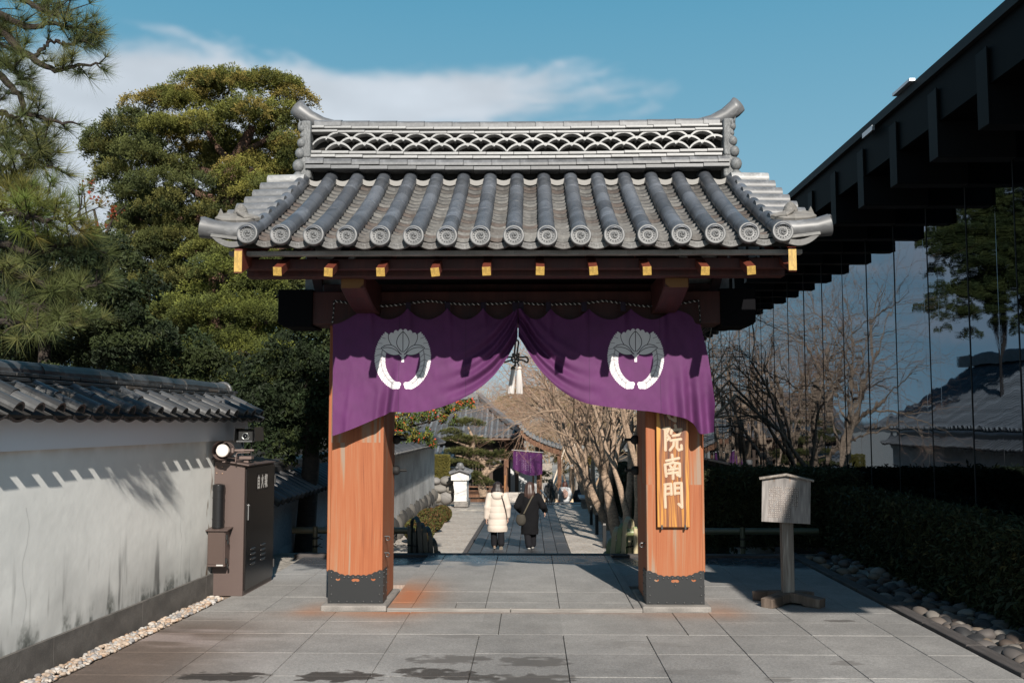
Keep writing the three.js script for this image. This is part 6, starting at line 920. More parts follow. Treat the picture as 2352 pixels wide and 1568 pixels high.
// ---- the hall on the left with its hipped roof, and the porch with the second curtain
{
  seed(701);
  const D = 52, G = -3.15, t = thing('temple_hall', 'temple hall with broad hipped grey tile roof and dark open timber front', 'building');
  const e = (px, py, d) => at(px, py, d), a = V(-7.2, 1.0, -D), b = e(1207, 1003, D), c = e(1098, 912, 57), d = V(-7.2, c.y, -57);
  slope(t, a, b, c, d, 0.3, 0.075, 0.2);
  slope(t, b.clone(), V(b.x, b.y, -64), V(c.x, c.y, -61), c.clone(), 0.3, 0.075, 0.2);
  ridgeBar(t, [b.clone().add(V(0, 0.05, 0)), b.clone().lerp(c, 0.5).add(V(0, -0.08, 0)), c.clone().add(V(0, 0.05, 0))], 0.3, 0.22); ridgeBar(t, [c.clone(), V(-5, c.y + 0.02, -57), d], 0.34, 0.35);
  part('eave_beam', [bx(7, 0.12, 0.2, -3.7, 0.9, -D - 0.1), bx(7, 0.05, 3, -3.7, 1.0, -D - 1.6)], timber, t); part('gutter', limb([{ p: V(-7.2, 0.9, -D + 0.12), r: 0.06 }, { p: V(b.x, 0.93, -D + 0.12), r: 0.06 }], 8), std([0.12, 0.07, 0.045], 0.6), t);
  part('back_wall', bx(7, 4, 0.2, -3.9, -1.1, -56), std([0.03, 0.024, 0.02], 0.9), t);
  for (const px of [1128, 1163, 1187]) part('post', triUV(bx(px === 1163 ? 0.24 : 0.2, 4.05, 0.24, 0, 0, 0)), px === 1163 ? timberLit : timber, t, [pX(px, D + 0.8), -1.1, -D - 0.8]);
  part('tie_beam', [bx(3.2, 0.16, 0.2, -1.9, 0.42, -D - 0.85), bx(3.2, 0.12, 0.2, -1.9, -0.1, -D - 0.85)], timber, t);
  part('lattice_screen', Array.from({ length: 7 }, (_, k) => bx(0.06, 1.5, 0.06, -3.1 + k * 0.16, -0.6, -D - 1.2)), timber, t);
  part('paper_panel', bx(0.7, 0.5, 0.04, -1.95, -0.35, -D - 1.6), std([0.2, 0.2, 0.2], 0.8), t);
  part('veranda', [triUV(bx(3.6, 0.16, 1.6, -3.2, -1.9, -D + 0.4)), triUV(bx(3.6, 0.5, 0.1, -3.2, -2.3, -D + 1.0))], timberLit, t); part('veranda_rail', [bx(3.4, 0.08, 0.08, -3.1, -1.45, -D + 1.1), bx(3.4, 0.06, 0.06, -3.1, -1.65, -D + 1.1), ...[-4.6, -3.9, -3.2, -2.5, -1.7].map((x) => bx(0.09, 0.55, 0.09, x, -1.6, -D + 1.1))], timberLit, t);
  part('stair', Array.from({ length: 6 }, (_, k) => triUV(bx(1.6, 0.2, 0.32, -0.6, -2.9 + k * 0.2, -D + 1.6 - k * 0.3))), std([0.5, 0.46, 0.42], 0.8), t); for (const x of [-1.35, 0.1]) part('stair_rail', [rod(V(x, -2.1, -D + 1.8), V(x, -0.95, -D + 0.1), 0.05), rod(V(x, -2.4, -D + 1.8), V(x, -1.25, -D + 0.1), 0.04), bx(0.16, 1.1, 0.16, x, -2.5, -D + 1.9)], std([0.36, 0.16, 0.06], 0.7), t);
  // porch roof: curved gable seen from the front
  const P = thing('porch', 'small porch with curving tiled roof and brown posts at the right of the hall', 'building', [0, 0, 0]), DP = 50, q = [[1196, 984], [1212, 1000], [1235, 1013], [1262, 1024], [1288, 1032]].map(([x, y]) => at(x, y, DP)), top = q.map((p) => [p.x, p.y]), sp = new THREE.SplineCurve(top.map((p) => new THREE.Vector2(...p))).getPoints(24).map((p) => [p.x, p.y]);
  const strip = (o0, o1, z0, z1) => prism([...sp.map(([x, y]) => [x, y + o1]), ...sp.map(([x, y]) => [x, y + o0]).reverse()], z1 - z0).translate(0, 0, z0);
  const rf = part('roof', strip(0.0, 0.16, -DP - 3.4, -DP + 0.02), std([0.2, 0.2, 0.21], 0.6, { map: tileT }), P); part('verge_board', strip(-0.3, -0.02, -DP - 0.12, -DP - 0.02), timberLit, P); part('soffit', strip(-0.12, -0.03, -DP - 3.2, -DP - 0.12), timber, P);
  sp.forEach(([x, y], k) => { if (k % 2 === 0) { part('barrel_end', put(cyl(0.085, 0.085, 0.08, 14), x, y + 0.1, -DP + 0.05, Math.PI / 2), farTile[2], rf); part('barrel_row', put(cyl(0.07, 0.07, 3.2, 8), x, y + 0.17, -DP - 1.6, Math.PI / 2), farTile[k % 4], rf); } });
  ridgeBar(P, [V(q[0].x - 0.1, q[0].y + 0.2, -DP), V(q[0].x - 0.1, q[0].y + 0.2, -DP - 3.4)], 0.3, 0.2);
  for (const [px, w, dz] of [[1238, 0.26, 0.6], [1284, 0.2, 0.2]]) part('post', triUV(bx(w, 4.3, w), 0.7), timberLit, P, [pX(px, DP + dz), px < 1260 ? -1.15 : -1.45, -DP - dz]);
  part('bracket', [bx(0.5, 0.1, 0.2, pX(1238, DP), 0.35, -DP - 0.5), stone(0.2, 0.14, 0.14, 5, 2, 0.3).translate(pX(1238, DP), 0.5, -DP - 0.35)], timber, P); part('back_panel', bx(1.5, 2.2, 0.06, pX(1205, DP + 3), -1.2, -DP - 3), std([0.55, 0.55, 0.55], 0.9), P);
  // second purple curtain with its columns of small writing
  const cT = canvasTex(512, 400, (g, W, H) => { g.fillStyle = '#57205a'; g.fillRect(0, 0, W, H); seed(17); g.strokeStyle = '#a99fb0'; g.lineWidth = 2.2; const cols = [[60, 10, 9, 0], [150, 150, 7, 0], [178, 150, 6, 1], [206, 160, 6, 1], [234, 160, 6, 1], [262, 160, 6, 1], [300, 60, 10, 1]]; for (const [x, y0, n] of cols) for (let k = 0; k < n; k++) { const y = y0 + k * 30; for (let s = 0; s < 4; s++) { g.beginPath(); g.moveTo(x + rr(0, 18), y + rr(0, 20)); g.lineTo(x + rr(0, 18), y + rr(0, 20)); g.stroke(); } g.beginPath(); g.moveTo(x + 9, y); g.lineTo(x + 9, y + 20); g.stroke(); } });
  const c2 = thing('small_curtain', 'small purple curtain with white columns of writing hanging in the porch', 'curtain'), A = [1178, 1034], B = [1246, 1040];
  part('cloth', sheet(40, 20, (u, v) => { const px = mix(A[0], B[0], u), py = mix(mix(A[1], B[1], u) + 2 * Math.sin(u * 31) ** 2, 1076 + 16 * Math.sin(u * 2.3), v), p = at(px, py, DP - 0.1 + (1 - u) * 1.2); p.z += 0.04 * Math.sin(u * 24) * v; return p; }, (u, v) => [u, 1 - v]), std(0xffffff, 0.8, { map: cT, ...DS }), c2);
  part('curtain_rod', rod(at(1176, 1033, DP + 1.1), at(1248, 1039, DP - 0.1), 0.02), std([0.6, 0.58, 0.55], 0.5), c2);
}
// ---- hall behind the passage wall: hidden from the front, it shows in the museum's glass
{
  seed(702);
  const t = thing('temple_hall', 'long tiled hall behind the passage wall, mirrored in the museum glass', 'building');
  slope(t, V(-4.9, 1.55, -44), V(-4.9, 1.55, -28), V(-9.5, 4.3, -30), V(-9.5, 4.3, -43), 0.34, 0.085, 0.25); ridgeBar(t, [V(-9.5, 4.4, -29.6), V(-9.5, 4.35, -36), V(-9.5, 4.4, -43.4)], 0.4, 0.5);
  part('wall', bx(6, 4.6, 13, -9, -0.8, -36), std([0.5, 0.48, 0.45], 0.9), t); part('gable_board', [rod(V(-4.95, 1.6, -27.95), V(-9.5, 4.35, -29.6), 0.12), rod(V(-9.5, 4.35, -29.6), V(-13.5, 1.6, -27.95), 0.12)], std([0.4, 0.13, 0.04], 0.7), t); part('gable_lattice', bx(1.6, 0.9, 0.1, -9.4, 2.9, -29.9), std([0.42, 0.14, 0.04], 0.7), t);
  slope(t, V(-14.5, 1.2, -27.5), V(-4.9, 1.2, -27.5), V(-6.5, 2.3, -30), V(-12.5, 2.3, -30), 0.34, 0.085, 0.15);
  const t2 = thing('side_roof_house', 'small house with curved tiled roof behind the square hedge', 'building', [0, 0, 0]); slope(t2, at(985, 1058, 45.5), at(1049, 1052, 45.5), at(1030, 1028, 48), at(985, 1025, 48), 0.26, 0.06, 0.1); part('wall', bx(2.2, 2.6, 1.6, pX(1018, 47), -1.6, -47), std([0.1, 0.09, 0.08], 0.9), t2);
  const t3 = thing('far_hall', 'dark tiled hall roof glimpsed behind the bare trunks on the right', 'building'); slope(t3, at(1400, 1030, 66), at(1560, 1036, 66), at(1540, 950, 72), at(1420, 950, 72), 0.34, 0.08, 0.2); part('wall', [bx(5, 3.2, 1, pX(1480, 69), -1.8, -69)], std([0.05, 0.045, 0.04], 0.9), t3); part('white_band', bx(4.5, 0.4, 0.1, pX(1480, 68), pY(1052, 68), -68), M.white, t3);
}
// ---- garden pine in trained pads
{
  seed(333);
  const D = 45, b = V(pX(1115, D), -2.4, -D), t = thing('garden_pine', 'trained garden pine with layered green needle pads in front of the hall', 'tree', b.toArray()), tuft = blades(40, 0.16, 0.012, 1.3, 0.1), list = [];
  for (const [x, y, rx, ry] of [[1072, 976, 44, 17], [1035, 995, 30, 12], [1060, 1012, 52, 15], [1098, 1018, 36, 13], [1060, 1040, 46, 14], [1100, 1046, 36, 15], [1050, 1066, 36, 13], [1085, 1073, 34, 13], [1150, 1050, 27, 17], [1133, 1066, 18, 10], [1090, 1098, 34, 16], [1112, 1112, 26, 14], [1070, 1100, 26, 14]]) { const n = Math.round(rx * ry * 0.34); for (let k = 0; k < n; k++) { const e = rdir(); if (e.y < -0.3) e.y *= -1; const p = at(x + e.x * rx * rr(0.6, 1), y - e.y * ry * rr(0.5, 1), D + e.z * 0.5), m = rr(0.7, 1.25) * (0.8 + 0.3 * e.y); list.push([p.sub(b), qTo(V(e.x * 0.5, 0.9, e.z * 0.5 + 0.2).normalize(), R() * 6), rr(0.8, 1.2), [0.12 * m, 0.125 * m, 0.045 * m]]); } }
  inst('needles', tuft, leafM(0.6, 0.2), list, t);
  const L = (...l) => limbP(t, l, D, 7); part('trunk', L([1112, 1140, 0.2], [1105, 1100, 0.17], [1118, 1075, 0.15], [1090, 1040, 0.12], [1085, 1005, 0.08], [1075, 980, 0.04]), barkTan, t);
  for (const l of [[[1108, 1098, 0.13], [1125, 1082, 0.11], [1150, 1062, 0.06]], [[1110, 1060, 0.08], [1070, 1050, 0.05], [1045, 1045, 0.03]], [[1090, 1030, 0.07], [1060, 1020, 0.05], [1030, 1008, 0.03]], [[1085, 1010, 0.06], [1110, 1000, 0.04]]]) part('limb', L(...l), barkTan, t);
}
// ---- branch of a red-berried evergreen reaching in behind the left pillar
{
  seed(212);
  const D = 19.5, b = V(pX(850, D), -0.6, -D), t = thing('berry_tree', 'evergreen tree with red berries whose boughs reach in behind left pillar', 'tree', b.toArray()), lists = [[], []], berries = [], tw = [], lc = leafCluster(8, 0.085, 0.03, 0.03);
  const L = (...l) => limbP(t, l, D, 6); part('trunk', limb([{ p: V(0, 0, 0), r: 0.13 }, { p: V(0.05, 1.2, 0), r: 0.11 }, { p: V(0.1, 2.6, 0), r: 0.06 }, { p: V(-0.1, 3.6, 0), r: 0.02 }], 8), barkDark, t);
  for (const l of [[[862, 1000, 0.05], [910, 985, 0.035], [960, 975, 0.02], [1010, 960, 0.012], [1060, 935, 0.008], [1085, 920, 0.005]], [[860, 960, 0.05], [930, 950, 0.03], [980, 930, 0.015], [1040, 925, 0.008]], [[858, 1010, 0.04], [910, 1000, 0.03], [950, 1005, 0.015], [985, 1012, 0.008]]]) part('branch', L(...l), barkDark, t);
  for (const [x, y, rx, ry, n] of [[930, 990, 30, 22, 70], [965, 1000, 25, 16, 46], [915, 965, 20, 22, 40], [960, 955, 34, 14, 46], [1005, 945, 30, 12, 40], [1045, 930, 26, 10, 34], [1075, 925, 14, 10, 20], [1030, 960, 22, 12, 18], [990, 1015, 10, 8, 10], [860, 930, 40, 50, 80], [850, 1000, 40, 40, 70], [820, 960, 40, 60, 60]]) for (let k = 0; k < n; k++) { const p = at(x + rr(-rx, rx), y + rr(-ry, ry), D + rr(-0.35, 0.35)).sub(b), m = rr(0.7, 1.3), yl = R(); lists[k % 2].push([p, qTo(V(rr(-0.6, 0.6), rr(-0.6, 0.4), rr(0, 0.8)).normalize(), R() * 6), rr(0.8, 1.2), yl < 0.3 ? [0.2 * m, 0.17 * m, 0.04 * m] : [0.07 * m, 0.1 * m, 0.025 * m]]); if (R() < 0.2) for (let j = 0; j < 4; j++) berries.push([p.clone().add(rdir().multiplyScalar(0.03)), qTo(rdir()), rr(0.8, 1.2), [0.5, 0.06, 0.015]]); }
  inst('leaves', lc, leafM(0.35, 0.2), lists[0], t); inst('leaves', lc, leafM(0.35, 0.2), lists[1], t); inst('berries', new THREE.IcosahedronGeometry(0.017, 1), std(0xffffff, 0.4), berries, t);
}
// ---- courtyard things
{
  seed(44);
  const st = std([0.5, 0.44, 0.38], 0.9, { map: grainT }), G = -3.12;
  const l = thing('stone_lantern', 'pale stone lantern standing in the courtyard left of the bare trunks', 'lantern', [pX(1327, 62), G, -62]); part('base', new THREE.CylinderGeometry(0.34, 0.42, 0.3, 6).translate(0, 0.15, 0), st, l); part('shaft', new THREE.CylinderGeometry(0.2, 0.24, 1.3, 12).translate(0, 0.95, 0), st, l); part('fire_box', [new THREE.CylinderGeometry(0.4, 0.28, 0.18, 6).translate(0, 1.7, 0), bx(0.5, 0.42, 0.5, 0, 2.0, 0)], st, l); part('lantern_roof', [new THREE.ConeGeometry(0.62, 0.36, 6).translate(0, 2.4, 0), new THREE.SphereGeometry(0.14, 10, 8).translate(0, 2.66, 0)], st, l);
  const m1 = thing('stone_monument', 'tall pale stone pillar with pointed top behind the stone lantern', 'monument', [pX(1333, 66), G, -66]); part('shaft', prism([[-0.38, 0], [0.38, 0], [0.36, 2.9], [0, 3.25], [-0.36, 2.9]], 0.6), st, m1); part('plinth', bx(1.1, 0.4, 1, 0, 0.2, 0.3), st, m1);
  const m2 = thing('stone_monument', 'broad stone slab monument behind the brown porch post', 'monument', [pX(1253, 64), G, -64]); part('slab', prism([[-0.4, 0], [0.4, 0], [0.39, 2.35], [-0.39, 2.3]], 0.3, 0.02), st, m2); part('plinth', bx(1.2, 0.45, 0.9, 0, 0.22, 0.15), st, m2);
  const f = thing('low_fence', 'low pale wooden fence around a bed in the courtyard', 'fence', [pX(1284, 58), G, -58]), fw = std([0.62, 0.46, 0.3], 0.8); for (const y of [0.22, 0.42]) part('rail', bx(3.6, 0.07, 0.06, 0, y, 0), fw, f); for (let k = 0; k < 8; k++) part('post', bx(0.1, 0.52, 0.1, -1.75 + k * 0.5, 0.26, 0), fw, f);
  solo('planting_bed', 'bed of dry tan grass behind the low wooden fence', 'planting bed', stone(2.4, 0.3, 1.2, 9, 3, 0.3).translate(pX(1290, 60), G, -60), std([0.5, 0.34, 0.22], 1));
  const w = bareTree(31, { h: 4.6, r: 0.11, stems: 1, splay: 0.02, lean: V(0, 0, 0), k1: 6, k2: 5, flat: 0.3 }), wt = thing('weeping_cherry', 'bare weeping cherry held by slanting props in the courtyard', 'tree', [pX(1308, 63), G, -63]); part('trunk', w.wood, barkTan, wt); part('twigs', w.twigs, std([0.42, 0.3, 0.2], 0.9), wt).userData.kind = 'stuff'; wt.scale.setScalar(1.15);
  const pr = std([0.6, 0.5, 0.4], 0.8); part('prop', rod(V(-1.3, 0, 0.6), V(-0.2, 3.1, 0.2), 0.045), pr, wt); part('prop', rod(V(1.1, 0, 0.6), V(0.2, 3.2, 0.1), 0.045), pr, wt);
  const b = thing('flowering_bush', 'green leafy bush beside the brown porch post in the courtyard', 'shrub', [pX(1222, 54), G, -54]); cushionCrown(b, [[1222, 1095, 16, 18], [1212, 1108, 16, 14], [1250, 1100, 12, 18]], 54, 2, [[[0.08, 0.1, 0.03], [0.12, 0.12, 0.05]]], leafCluster(8, 0.1, 0.05, 0.1), leafM(0.6, 0.2), 1);
  const n = thing('courtyard_sign', 'small dark notice on a post beside the steps', 'sign', [pX(1253, 47), -2.4, -47]); part('post', bx(0.06, 1.5, 0.06, 0, 0.5, 0), M.black, n); part('plate', bx(0.26, 0.46, 0.03, 0, 1.15, 0.05), std([0.3, 0.3, 0.3], 0.6), n);
  const hr = thing('handrail', 'dark handrail with uprights at the steps down to the courtyard', 'handrail', [pX(1258, 42), pathY(42), -42]); part('rail', [rod(V(-0.1, 0.15, 0.3), V(0.12, 0.95, -0.2), 0.03), rod(V(0.12, 0.95, -0.2), V(0.14, -0.5, -3), 0.03)], M.black, hr); for (const x of [-0.02, 0.06, 0.13]) part('upright', bx(0.03, 0.9, 0.03, x, 0.42, -0.1 - x), M.black, hr);
  const h2 = thing('steel_handrail', 'short pale steel handrail beside the porch post', 'handrail', [pX(1246, 43), pathY(42) - 0.2, -43]); part('rail', rod(V(-0.1, 0.75, 0), V(0.28, 0.28, 0), 0.035), std([0.6, 0.62, 0.64], 0.3, { metalness: 0.6 }), h2); part('upright', [bx(0.04, 0.8, 0.04, -0.05, 0.3, 0)], M.rivet, h2);
  const dr = thing('rain_chain', 'thin pale rain chain hanging from the hall eaves', 'rain chain', [pX(1197, 51), 0, -51]); part('chain', Array.from({ length: 24 }, (_, k) => new THREE.TorusGeometry(0.03, 0.01, 4, 8).rotateY(k % 2 * 1.57).translate(0, 0.7 - k * 0.14, 0)), std([0.5, 0.5, 0.5], 0.4, { metalness: 0.5 }), dr);
  const bench = thing('white_bench', 'pale stone bench end at the shaded right edge of the path', 'bench', [pX(1348, 40), pathY(40), -40]); part('seat', rb(0.7, 0.07, 1.6, 0.01, 0, 0.42, 0), std([0.5, 0.5, 0.5], 0.6), bench); part('leg', bx(0.5, 0.4, 0.12, 0, 0.2, 0.5), M.granite, bench); part('leg', bx(0.5, 0.4, 0.12, 0, 0.2, -0.5), M.granite, bench);
}
// ================================================================ people
const smin = (a, b, k) => { const h = Math.max(k - Math.abs(a - b), 0) / k; return Math.min(a, b) - h * h * k * 0.25; };
function cone(p, a, b, ra, rb) { const bax = b[0] - a[0], bay = b[1] - a[1], baz = b[2] - a[2], pax = p[0] - a[0], pay = p[1] - a[1], paz = p[2] - a[2]; const t = Math.min(1, Math.max(0, (pax * bax + pay * bay + paz * baz) / (bax * bax + bay * bay + baz * baz))); return Math.hypot(pax - bax * t, pay - bay * t, paz - baz * t) - mix(ra, rb, t); }
const ell = (p, c, r) => { const x = (p[0] - c[0]) / r[0], y = (p[1] - c[1]) / r[1], z = (p[2] - c[2]) / r[2], k0 = Math.hypot(x, y, z), k1 = Math.hypot(x / r[0], y / r[1], z / r[2]); return k1 < 1e-9 ? -Math.min(...r) : k0 * (k0 - 1) / k1; };
function mc(f, c, half, res) {                                       // surface of f = 0 inside a cube
  const m = new MarchingCubes(res, new THREE.MeshStandardMaterial(), false, false, 160000); m.isolation = 0; const n = res, h = n / 2;
  for (let k = 0; k < n; k++) for (let j = 0; j < n; j++) for (let i = 0; i < n; i++) m.field[i + j * n + k * n * n] = -f([c[0] + (i - h) / h * half, c[1] + (j - h) / h * half, c[2] + (k - h) / h * half]) / half;
  m.update(); const pos = m.positionArray.slice(0, m.count * 3), nor = m.normalArray.slice(0, m.count * 3); for (let i = 0; i < m.count; i++) for (let a = 0; a < 3; a++) pos[i * 3 + a] = pos[i * 3 + a] * half + c[a];
  const g = new THREE.BufferGeometry(); g.setAttribute('position', new THREE.BufferAttribute(pos, 3)); g.setAttribute('normal', new THREE.BufferAttribute(nor, 3)); g.setAttribute('uv', new THREE.BufferAttribute(new Float32Array(m.count * 2), 2)); return g;
}
function handGeo(w, dir, s) {                                        // palm, four unequal bent fingers, thumb; hangs from the wrist w
  const P = (x, y, z) => [w[0] + s * x, w[1] + y, w[2] + z];
  const chains = [[0.028, 0.078], [0.01, 0.086], [-0.008, 0.08], [-0.026, 0.064]].map(([z, l]) => [P(0.004, -0.085, z), P(0.004, -0.085 - l * 0.5, z * 1.1), P(-0.014, -0.085 - l * 0.95, z * 1.05)]);
  const f = (p) => { let d = smin(ell(p, P(0, -0.05, 0), [0.016, 0.05, 0.038]), cone(p, P(0, 0.03, 0), P(0, -0.02, 0), 0.024, 0.024), 0.02); for (const c of chains) d = Math.min(d, Math.min(cone(p, c[0], c[1], 0.009, 0.0085), cone(p, c[1], c[2], 0.0085, 0.007))); d = Math.min(d, Math.min(cone(p, P(0, -0.03, 0.034), P(-0.006, -0.07, 0.056), 0.0105, 0.0095), cone(p, P(-0.006, -0.07, 0.056), P(-0.014, -0.1, 0.058), 0.0095, 0.008))); return d; };
  return mc(f, [w[0], w[1] - 0.07, w[2]], 0.13, 64);
}
const skin = std([0.5, 0.3, 0.22], 0.6);
// seen from behind the figure walks towards -z; left and right as in the photograph
function walker(name, label, pos, turn, o) {
  const t = thing(name, label, 'person', pos, turn), S = o.h / 1.6, Y = (y) => y;
  const hip = 0.84, sh = 1.3, L = o.legs, A = o.arms, headC = [o.headX ?? 0, 1.475, -0.02];
  // body under the clothes, one surface: torso, neck, head with face on the far side, arms, legs
  const bodyF = (p) => {
    let d = smin(ell(p, [0, 1.15, 0], [0.155, 0.22, 0.1]), ell(p, [0, 0.9, 0], [0.165, 0.15, 0.115]), 0.08);
    d = smin(d, cone(p, [0, 1.28, 0], [headC[0], 1.4, -0.01], 0.055, 0.05), 0.04);
    d = smin(d, ell(p, headC, [0.076, 0.108, 0.094]), 0.02); d = smin(d, ell(p, [headC[0], 1.43, -0.075], [0.045, 0.04, 0.035]), 0.03); d = smin(d, cone(p, [headC[0], 1.475, -0.108], [headC[0], 1.455, -0.126], 0.008, 0.013), 0.012);
    for (const s of [-1, 1]) { d = smin(d, ell(p, [headC[0] + s * 0.078, 1.47, -0.01], [0.012, 0.03, 0.02]), 0.01); d = Math.max(d, -ell(p, [headC[0] + s * 0.032, 1.485, -0.112], [0.014, 0.008, 0.01])); }
    for (const a of A) { d = smin(d, cone(p, a[0], a[1], 0.048, 0.038), 0.05); d = smin(d, cone(p, a[1], a[2], 0.038, 0.026), 0.02); }
    for (const l of L) { d = smin(d, cone(p, l[0], l[1], 0.082, 0.052), 0.05); d = smin(d, cone(p, l[1], l[2], 0.052, 0.034), 0.02); }
    return d;
  };
  const parts = [mc(bodyF, [0, 0.82, 0], 0.86, 96)]; A.forEach((a, i) => parts.push(handGeo(a[2], 0, a[0][0] < 0 ? -1 : 1)));
  part('body', merge(parts), skin, t);
  // trousers and shoes
  part('trousers', mc((p) => { let d = ell(p, [0, 0.84, 0], [0.18, 0.16, 0.13]); for (const l of L) { d = smin(d, cone(p, l[0], l[1], 0.1, 0.078), 0.05); d = smin(d, cone(p, l[1], [l[2][0], l[2][1] + 0.03, l[2][2]], 0.078, 0.085 * (o.flare ?? 1)), 0.03); } return Math.max(d, -(p[1] - 0.035)); }, [0, 0.5, 0], 0.56, 80), new THREE.MeshPhysicalMaterial({ color: lin(0.008, 0.008, 0.01), roughness: 0.9, specularIntensity: 0.3 }), t);
  L.forEach((l, i) => { const lift = l[3] ?? 0, f = new THREE.Group(), e = l[2]; const shoe = mc((p) => { let d = smin(ell(p, [0, 0.035, -0.1], [0.042, 0.035, 0.1]), ell(p, [0, 0.045, 0.0], [0.038, 0.05, 0.06]), 0.04); return Math.max(d, -(p[1] - 0.018)); }, [0, 0.05, -0.05], 0.17, 40); const s = part('shoe', shoe.rotateX(-lift), std(o.shoes ?? [0.015, 0.015, 0.016], 0.7), t, [e[0], Math.max(0, e[1] - 0.06), e[2] + 0.02]); part('sole', prism(Array.from({ length: 16 }, (_, k) => { const a = k / 16 * 6.2832; return [Math.cos(a) * 0.043, Math.sin(a) * 0.11]; }), 0.02).rotateX(Math.PI / 2).translate(0, 0.02, -0.065).rotateX(-lift), std(o.soles ?? [0.6, 0.57, 0.53], 0.8), s); });
  return t;
}
const wob = (p, s) => vn(p[0] * s + 9, p[1] * s + p[2] * s * 0.7 + 3) - 0.5;
function coat(t, o) {
  const prof = o.prof, W = (y) => { let i = 0; while (i < prof.length - 2 && y > prof[i + 1][0]) i++; const [a, b] = [prof[i], prof[i + 1]], k = sm(a[0], b[0], y); return [mix(a[1], b[1], k), mix(a[2], b[2], k)]; };
  const f = (p) => {
    const [w, dp] = W(p[1]), q = Math.hypot((p[0] - (o.cx ?? 0)) / w, p[2] / dp); let puff = 0; if (o.seams) { let m = 1; for (const s of o.seams) m = Math.min(m, Math.abs(p[1] - s) / 0.05); puff = 0.009 * Math.sqrt(Math.min(1, m)) - 0.005; }
    let d = (q - 1) * Math.min(w, dp) * 0.9 - puff; d = Math.max(d, p[1] - o.top, -(p[1] - o.hem)) ;
    for (const a of o.arms) { d = smin(d, cone(p, a[0], a[1], a[3] ?? 0.075, a[4] ?? 0.068), 0.035); d = smin(d, cone(p, a[1], a[2], a[4] ?? 0.068, a[5] ?? 0.055), 0.02); }
    for (const e of o.lumps ?? []) d = smin(d, ell(p, e[0], e[1]), 0.02);
    return d + (o.rough ?? 0.008) * wob(p, 9);
  };
  return part('coat', mc(f, [0, 0.86, 0], 0.62, 110), o.mat, t);
}
// woman in the long cream padded coat
{
  const d = 24.2, x = pX(1143, d), y = pathY(d);
  const arms = [[[-0.19, 1.27, 0], [-0.25, 1.0, 0.03], [-0.265, 0.76, 0.0]], [[0.19, 1.27, 0], [0.25, 1.0, 0.0], [0.25, 0.78, -0.05]]];
  const t = walker('person', 'person in long cream padded coat and black trousers walking away on the path', [x, y, -d], 0.05, { h: 1.6, arms, legs: [[[-0.09, 0.82, 0], [-0.09, 0.46, -0.04], [-0.07, 0.085, -0.06]], [[0.09, 0.82, 0], [0.085, 0.46, 0.02], [0.085, 0.13, 0.2], 0.75]], shoes: [0.2, 0.14, 0.1], soles: [0.5, 0.42, 0.34], flare: 0.95 });
  const cream = std([0.58, 0.5, 0.43], 0.7, { bumpMap: tileB, bumpScale: 0.004 });
  coat(t, { hem: 0.42, top: 1.37, cx: 0, prof: [[0.4, 0.225, 0.17], [0.5, 0.24, 0.185], [0.75, 0.215, 0.17], [1.0, 0.2, 0.15], [1.22, 0.205, 0.135], [1.33, 0.14, 0.11], [1.4, 0.1, 0.1]], seams: [0.57, 0.72, 0.87, 1.02], arms: arms.map((a) => [...a, 0.078, 0.075, 0.062]), lumps: [[[0, 1.31, 0.1], [0.15, 0.075, 0.075]], [[0, 1.26, 0.12], [0.12, 0.07, 0.06]]], mat: cream });
  part('hair', mc((p) => { let q = smin(ell(p, [0, 1.485, 0.0], [0.112, 0.125, 0.115]), ell(p, [0, 1.375, 0.03], [0.165, 0.1, 0.11]), 0.06); q = Math.max(q, -ell(p, [0, 1.44, -0.16], [0.09, 0.14, 0.1])); return Math.max(q, 1.315 - p[1]) + 0.012 * wob([p[0] * 4, p[1] * 0.6, p[2] * 4], 12); }, [0, 1.44, 0.01], 0.22, 60), std([0.02, 0.012, 0.01], 0.45), t);
  part('bag_strap', limb([[0.05, 1.36, 0.09], [0.1, 1.27, 0.165], [0.155, 1.1, 0.155], [0.2, 0.92, 0.12], [0.235, 0.72, 0.06]].map(([a, b, c]) => ({ p: V(a, b, c), r: 0.011 })), 6), std([0.04, 0.03, 0.025], 0.7), t);
}
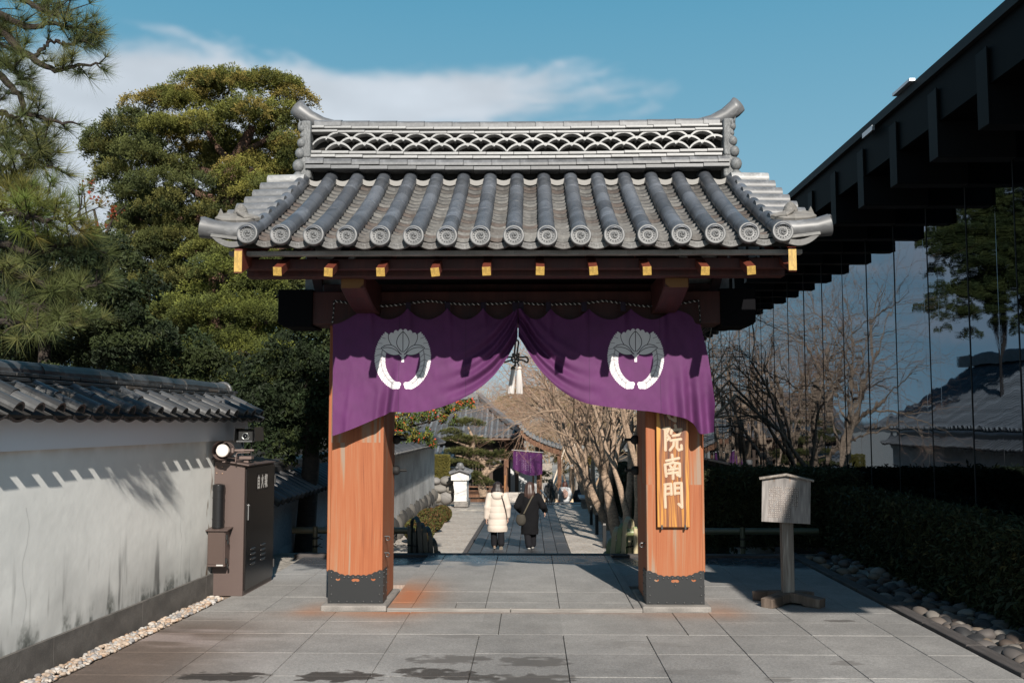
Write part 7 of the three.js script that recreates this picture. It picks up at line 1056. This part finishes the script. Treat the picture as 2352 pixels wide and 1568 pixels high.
// woman in the black coat with the shoulder bag
{
  const d = 24.2, x = pX(1216, d), y = pathY(d);
  const arms = [[[-0.19, 1.26, 0], [-0.3, 1.03, 0.05], [-0.23, 0.9, -0.16]], [[0.19, 1.26, 0], [0.32, 1.03, 0.03], [0.36, 0.92, -0.2]]];
  const t = walker('person', 'person in long black coat with olive shoulder bag walking away on the path', [x, y, -d], -0.06, { h: 1.58, arms, legs: [[[-0.08, 0.82, 0], [-0.07, 0.46, 0.03], [-0.01, 0.085, 0.1], 0.15], [[0.08, 0.82, 0], [0.085, 0.46, -0.05], [0.065, 0.085, -0.1]]], shoes: [0.02, 0.02, 0.022], soles: [0.6, 0.58, 0.55] });
  coat(t, { hem: 0.36, top: 1.36, prof: [[0.34, 0.2, 0.16], [0.6, 0.215, 0.16], [0.9, 0.215, 0.15], [1.15, 0.215, 0.14], [1.25, 0.2, 0.13], [1.33, 0.12, 0.1], [1.4, 0.08, 0.08]], arms: arms.map((a) => [...a, 0.085, 0.082, 0.07]), mat: new THREE.MeshPhysicalMaterial({ color: lin(0.006, 0.006, 0.007), roughness: 0.95, specularIntensity: 0.25 }), rough: 0.014 });
  part('hair', mc((p) => { let q = smin(ell(p, [0, 1.48, 0.0], [0.115, 0.13, 0.118]), ell(p, [0, 1.31, 0.06], [0.135, 0.16, 0.09]), 0.07); q = Math.max(q, -ell(p, [0, 1.43, -0.17], [0.09, 0.16, 0.1])); return q + 0.02 * wob([p[0] * 4, p[1] * 0.5, p[2] * 4], 12); }, [0, 1.38, 0.02], 0.26, 64), std([0.05, 0.026, 0.02], 0.42), t);
  part('bag_strap', limb([[0.1, 1.31, 0.1], [0.04, 1.2, 0.17], [-0.05, 1.02, 0.18], [-0.13, 0.86, 0.17]].map(([a, b, c]) => ({ p: V(a, b, c), r: 0.017 })), 6), std([0.09, 0.075, 0.05], 0.8), t);
  part('shoulder_bag', mc((p) => { let q = ell(p, [-0.2, 0.72, 0.13], [0.12, 0.155, 0.08]); return Math.max(q, p[1] - 0.84) + 0.012 * wob(p, 8); }, [-0.2, 0.72, 0.13], 0.2, 44), std([0.035, 0.03, 0.022], 0.85), t);
}
// three visitors on the steps, seen from behind
{
  const far = (label, px, d, hair, coatC, pack, s) => {
    const x = pX(px, d), y = pathY(d) - 0.02, arms = [[[-0.18, 1.26, 0], [-0.25, 1.02, 0.02], [-0.23, 0.8, -0.06]], [[0.18, 1.26, 0], [0.25, 1.02, 0.02], [0.23, 0.8, -0.06]]];
    const t = walker('person', label, [x, y, -d], 0, { h: 1.6, arms, legs: [[[-0.09, 0.82, 0], [-0.09, 0.46, -0.02], [-0.09, 0.085, 0]], [[0.09, 0.82, 0], [0.09, 0.46, -0.02], [0.09, 0.085, 0]]] });
    coat(t, { hem: 0.6, top: 1.37, prof: [[0.6, 0.2, 0.15], [0.9, 0.205, 0.15], [1.2, 0.205, 0.14], [1.33, 0.13, 0.11], [1.4, 0.09, 0.09]], arms: arms.map((a) => [...a, 0.08, 0.078, 0.065]), lumps: [[[0, 1.31, 0.08], [0.15, 0.06, 0.07]]], seams: [0.7, 0.82, 0.94, 1.06], mat: std(coatC, 0.75) });
    part('hair', mc((p) => { let q = smin(ell(p, [0, 1.48, 0.0], [0.112, 0.125, 0.115]), ell(p, [0, 1.38, 0.03], [0.12, 0.1, 0.09]), 0.05); return Math.max(q, -ell(p, [0, 1.44, -0.16], [0.09, 0.14, 0.1])); }, [0, 1.43, 0], 0.21, 40), std(hair, 0.5), t);
    if (pack) { const b = part('backpack', mc((p) => smin(ell(p, [0, 1.06, 0.2], [0.14, 0.19, 0.09]), ell(p, [0, 0.98, 0.27], [0.1, 0.09, 0.05]), 0.04), [0, 1.05, 0.2], 0.24, 40), std(pack, 0.7), t); part('handle', new THREE.TorusGeometry(0.03, 0.008, 6, 12).translate(0, 1.25, 0.2), std(pack, 0.7), b); }
    return t;
  };
  far('person in white jacket with pink backpack going down the far steps', 1296, 44.2, [0.1, 0.035, 0.02], [0.6, 0.6, 0.6], [0.6, 0.36, 0.28]);
  far('person in black hooded jacket with dark backpack beside the white jacket', 1331, 44.4, [0.08, 0.03, 0.02], [0.015, 0.015, 0.016], [0.03, 0.035, 0.06]);
  far('person in dark coat standing behind the handrail at the steps', 1264, 44.0, [0.03, 0.025, 0.02], [0.02, 0.022, 0.024], null);
}
renderer.render(scene, camera);
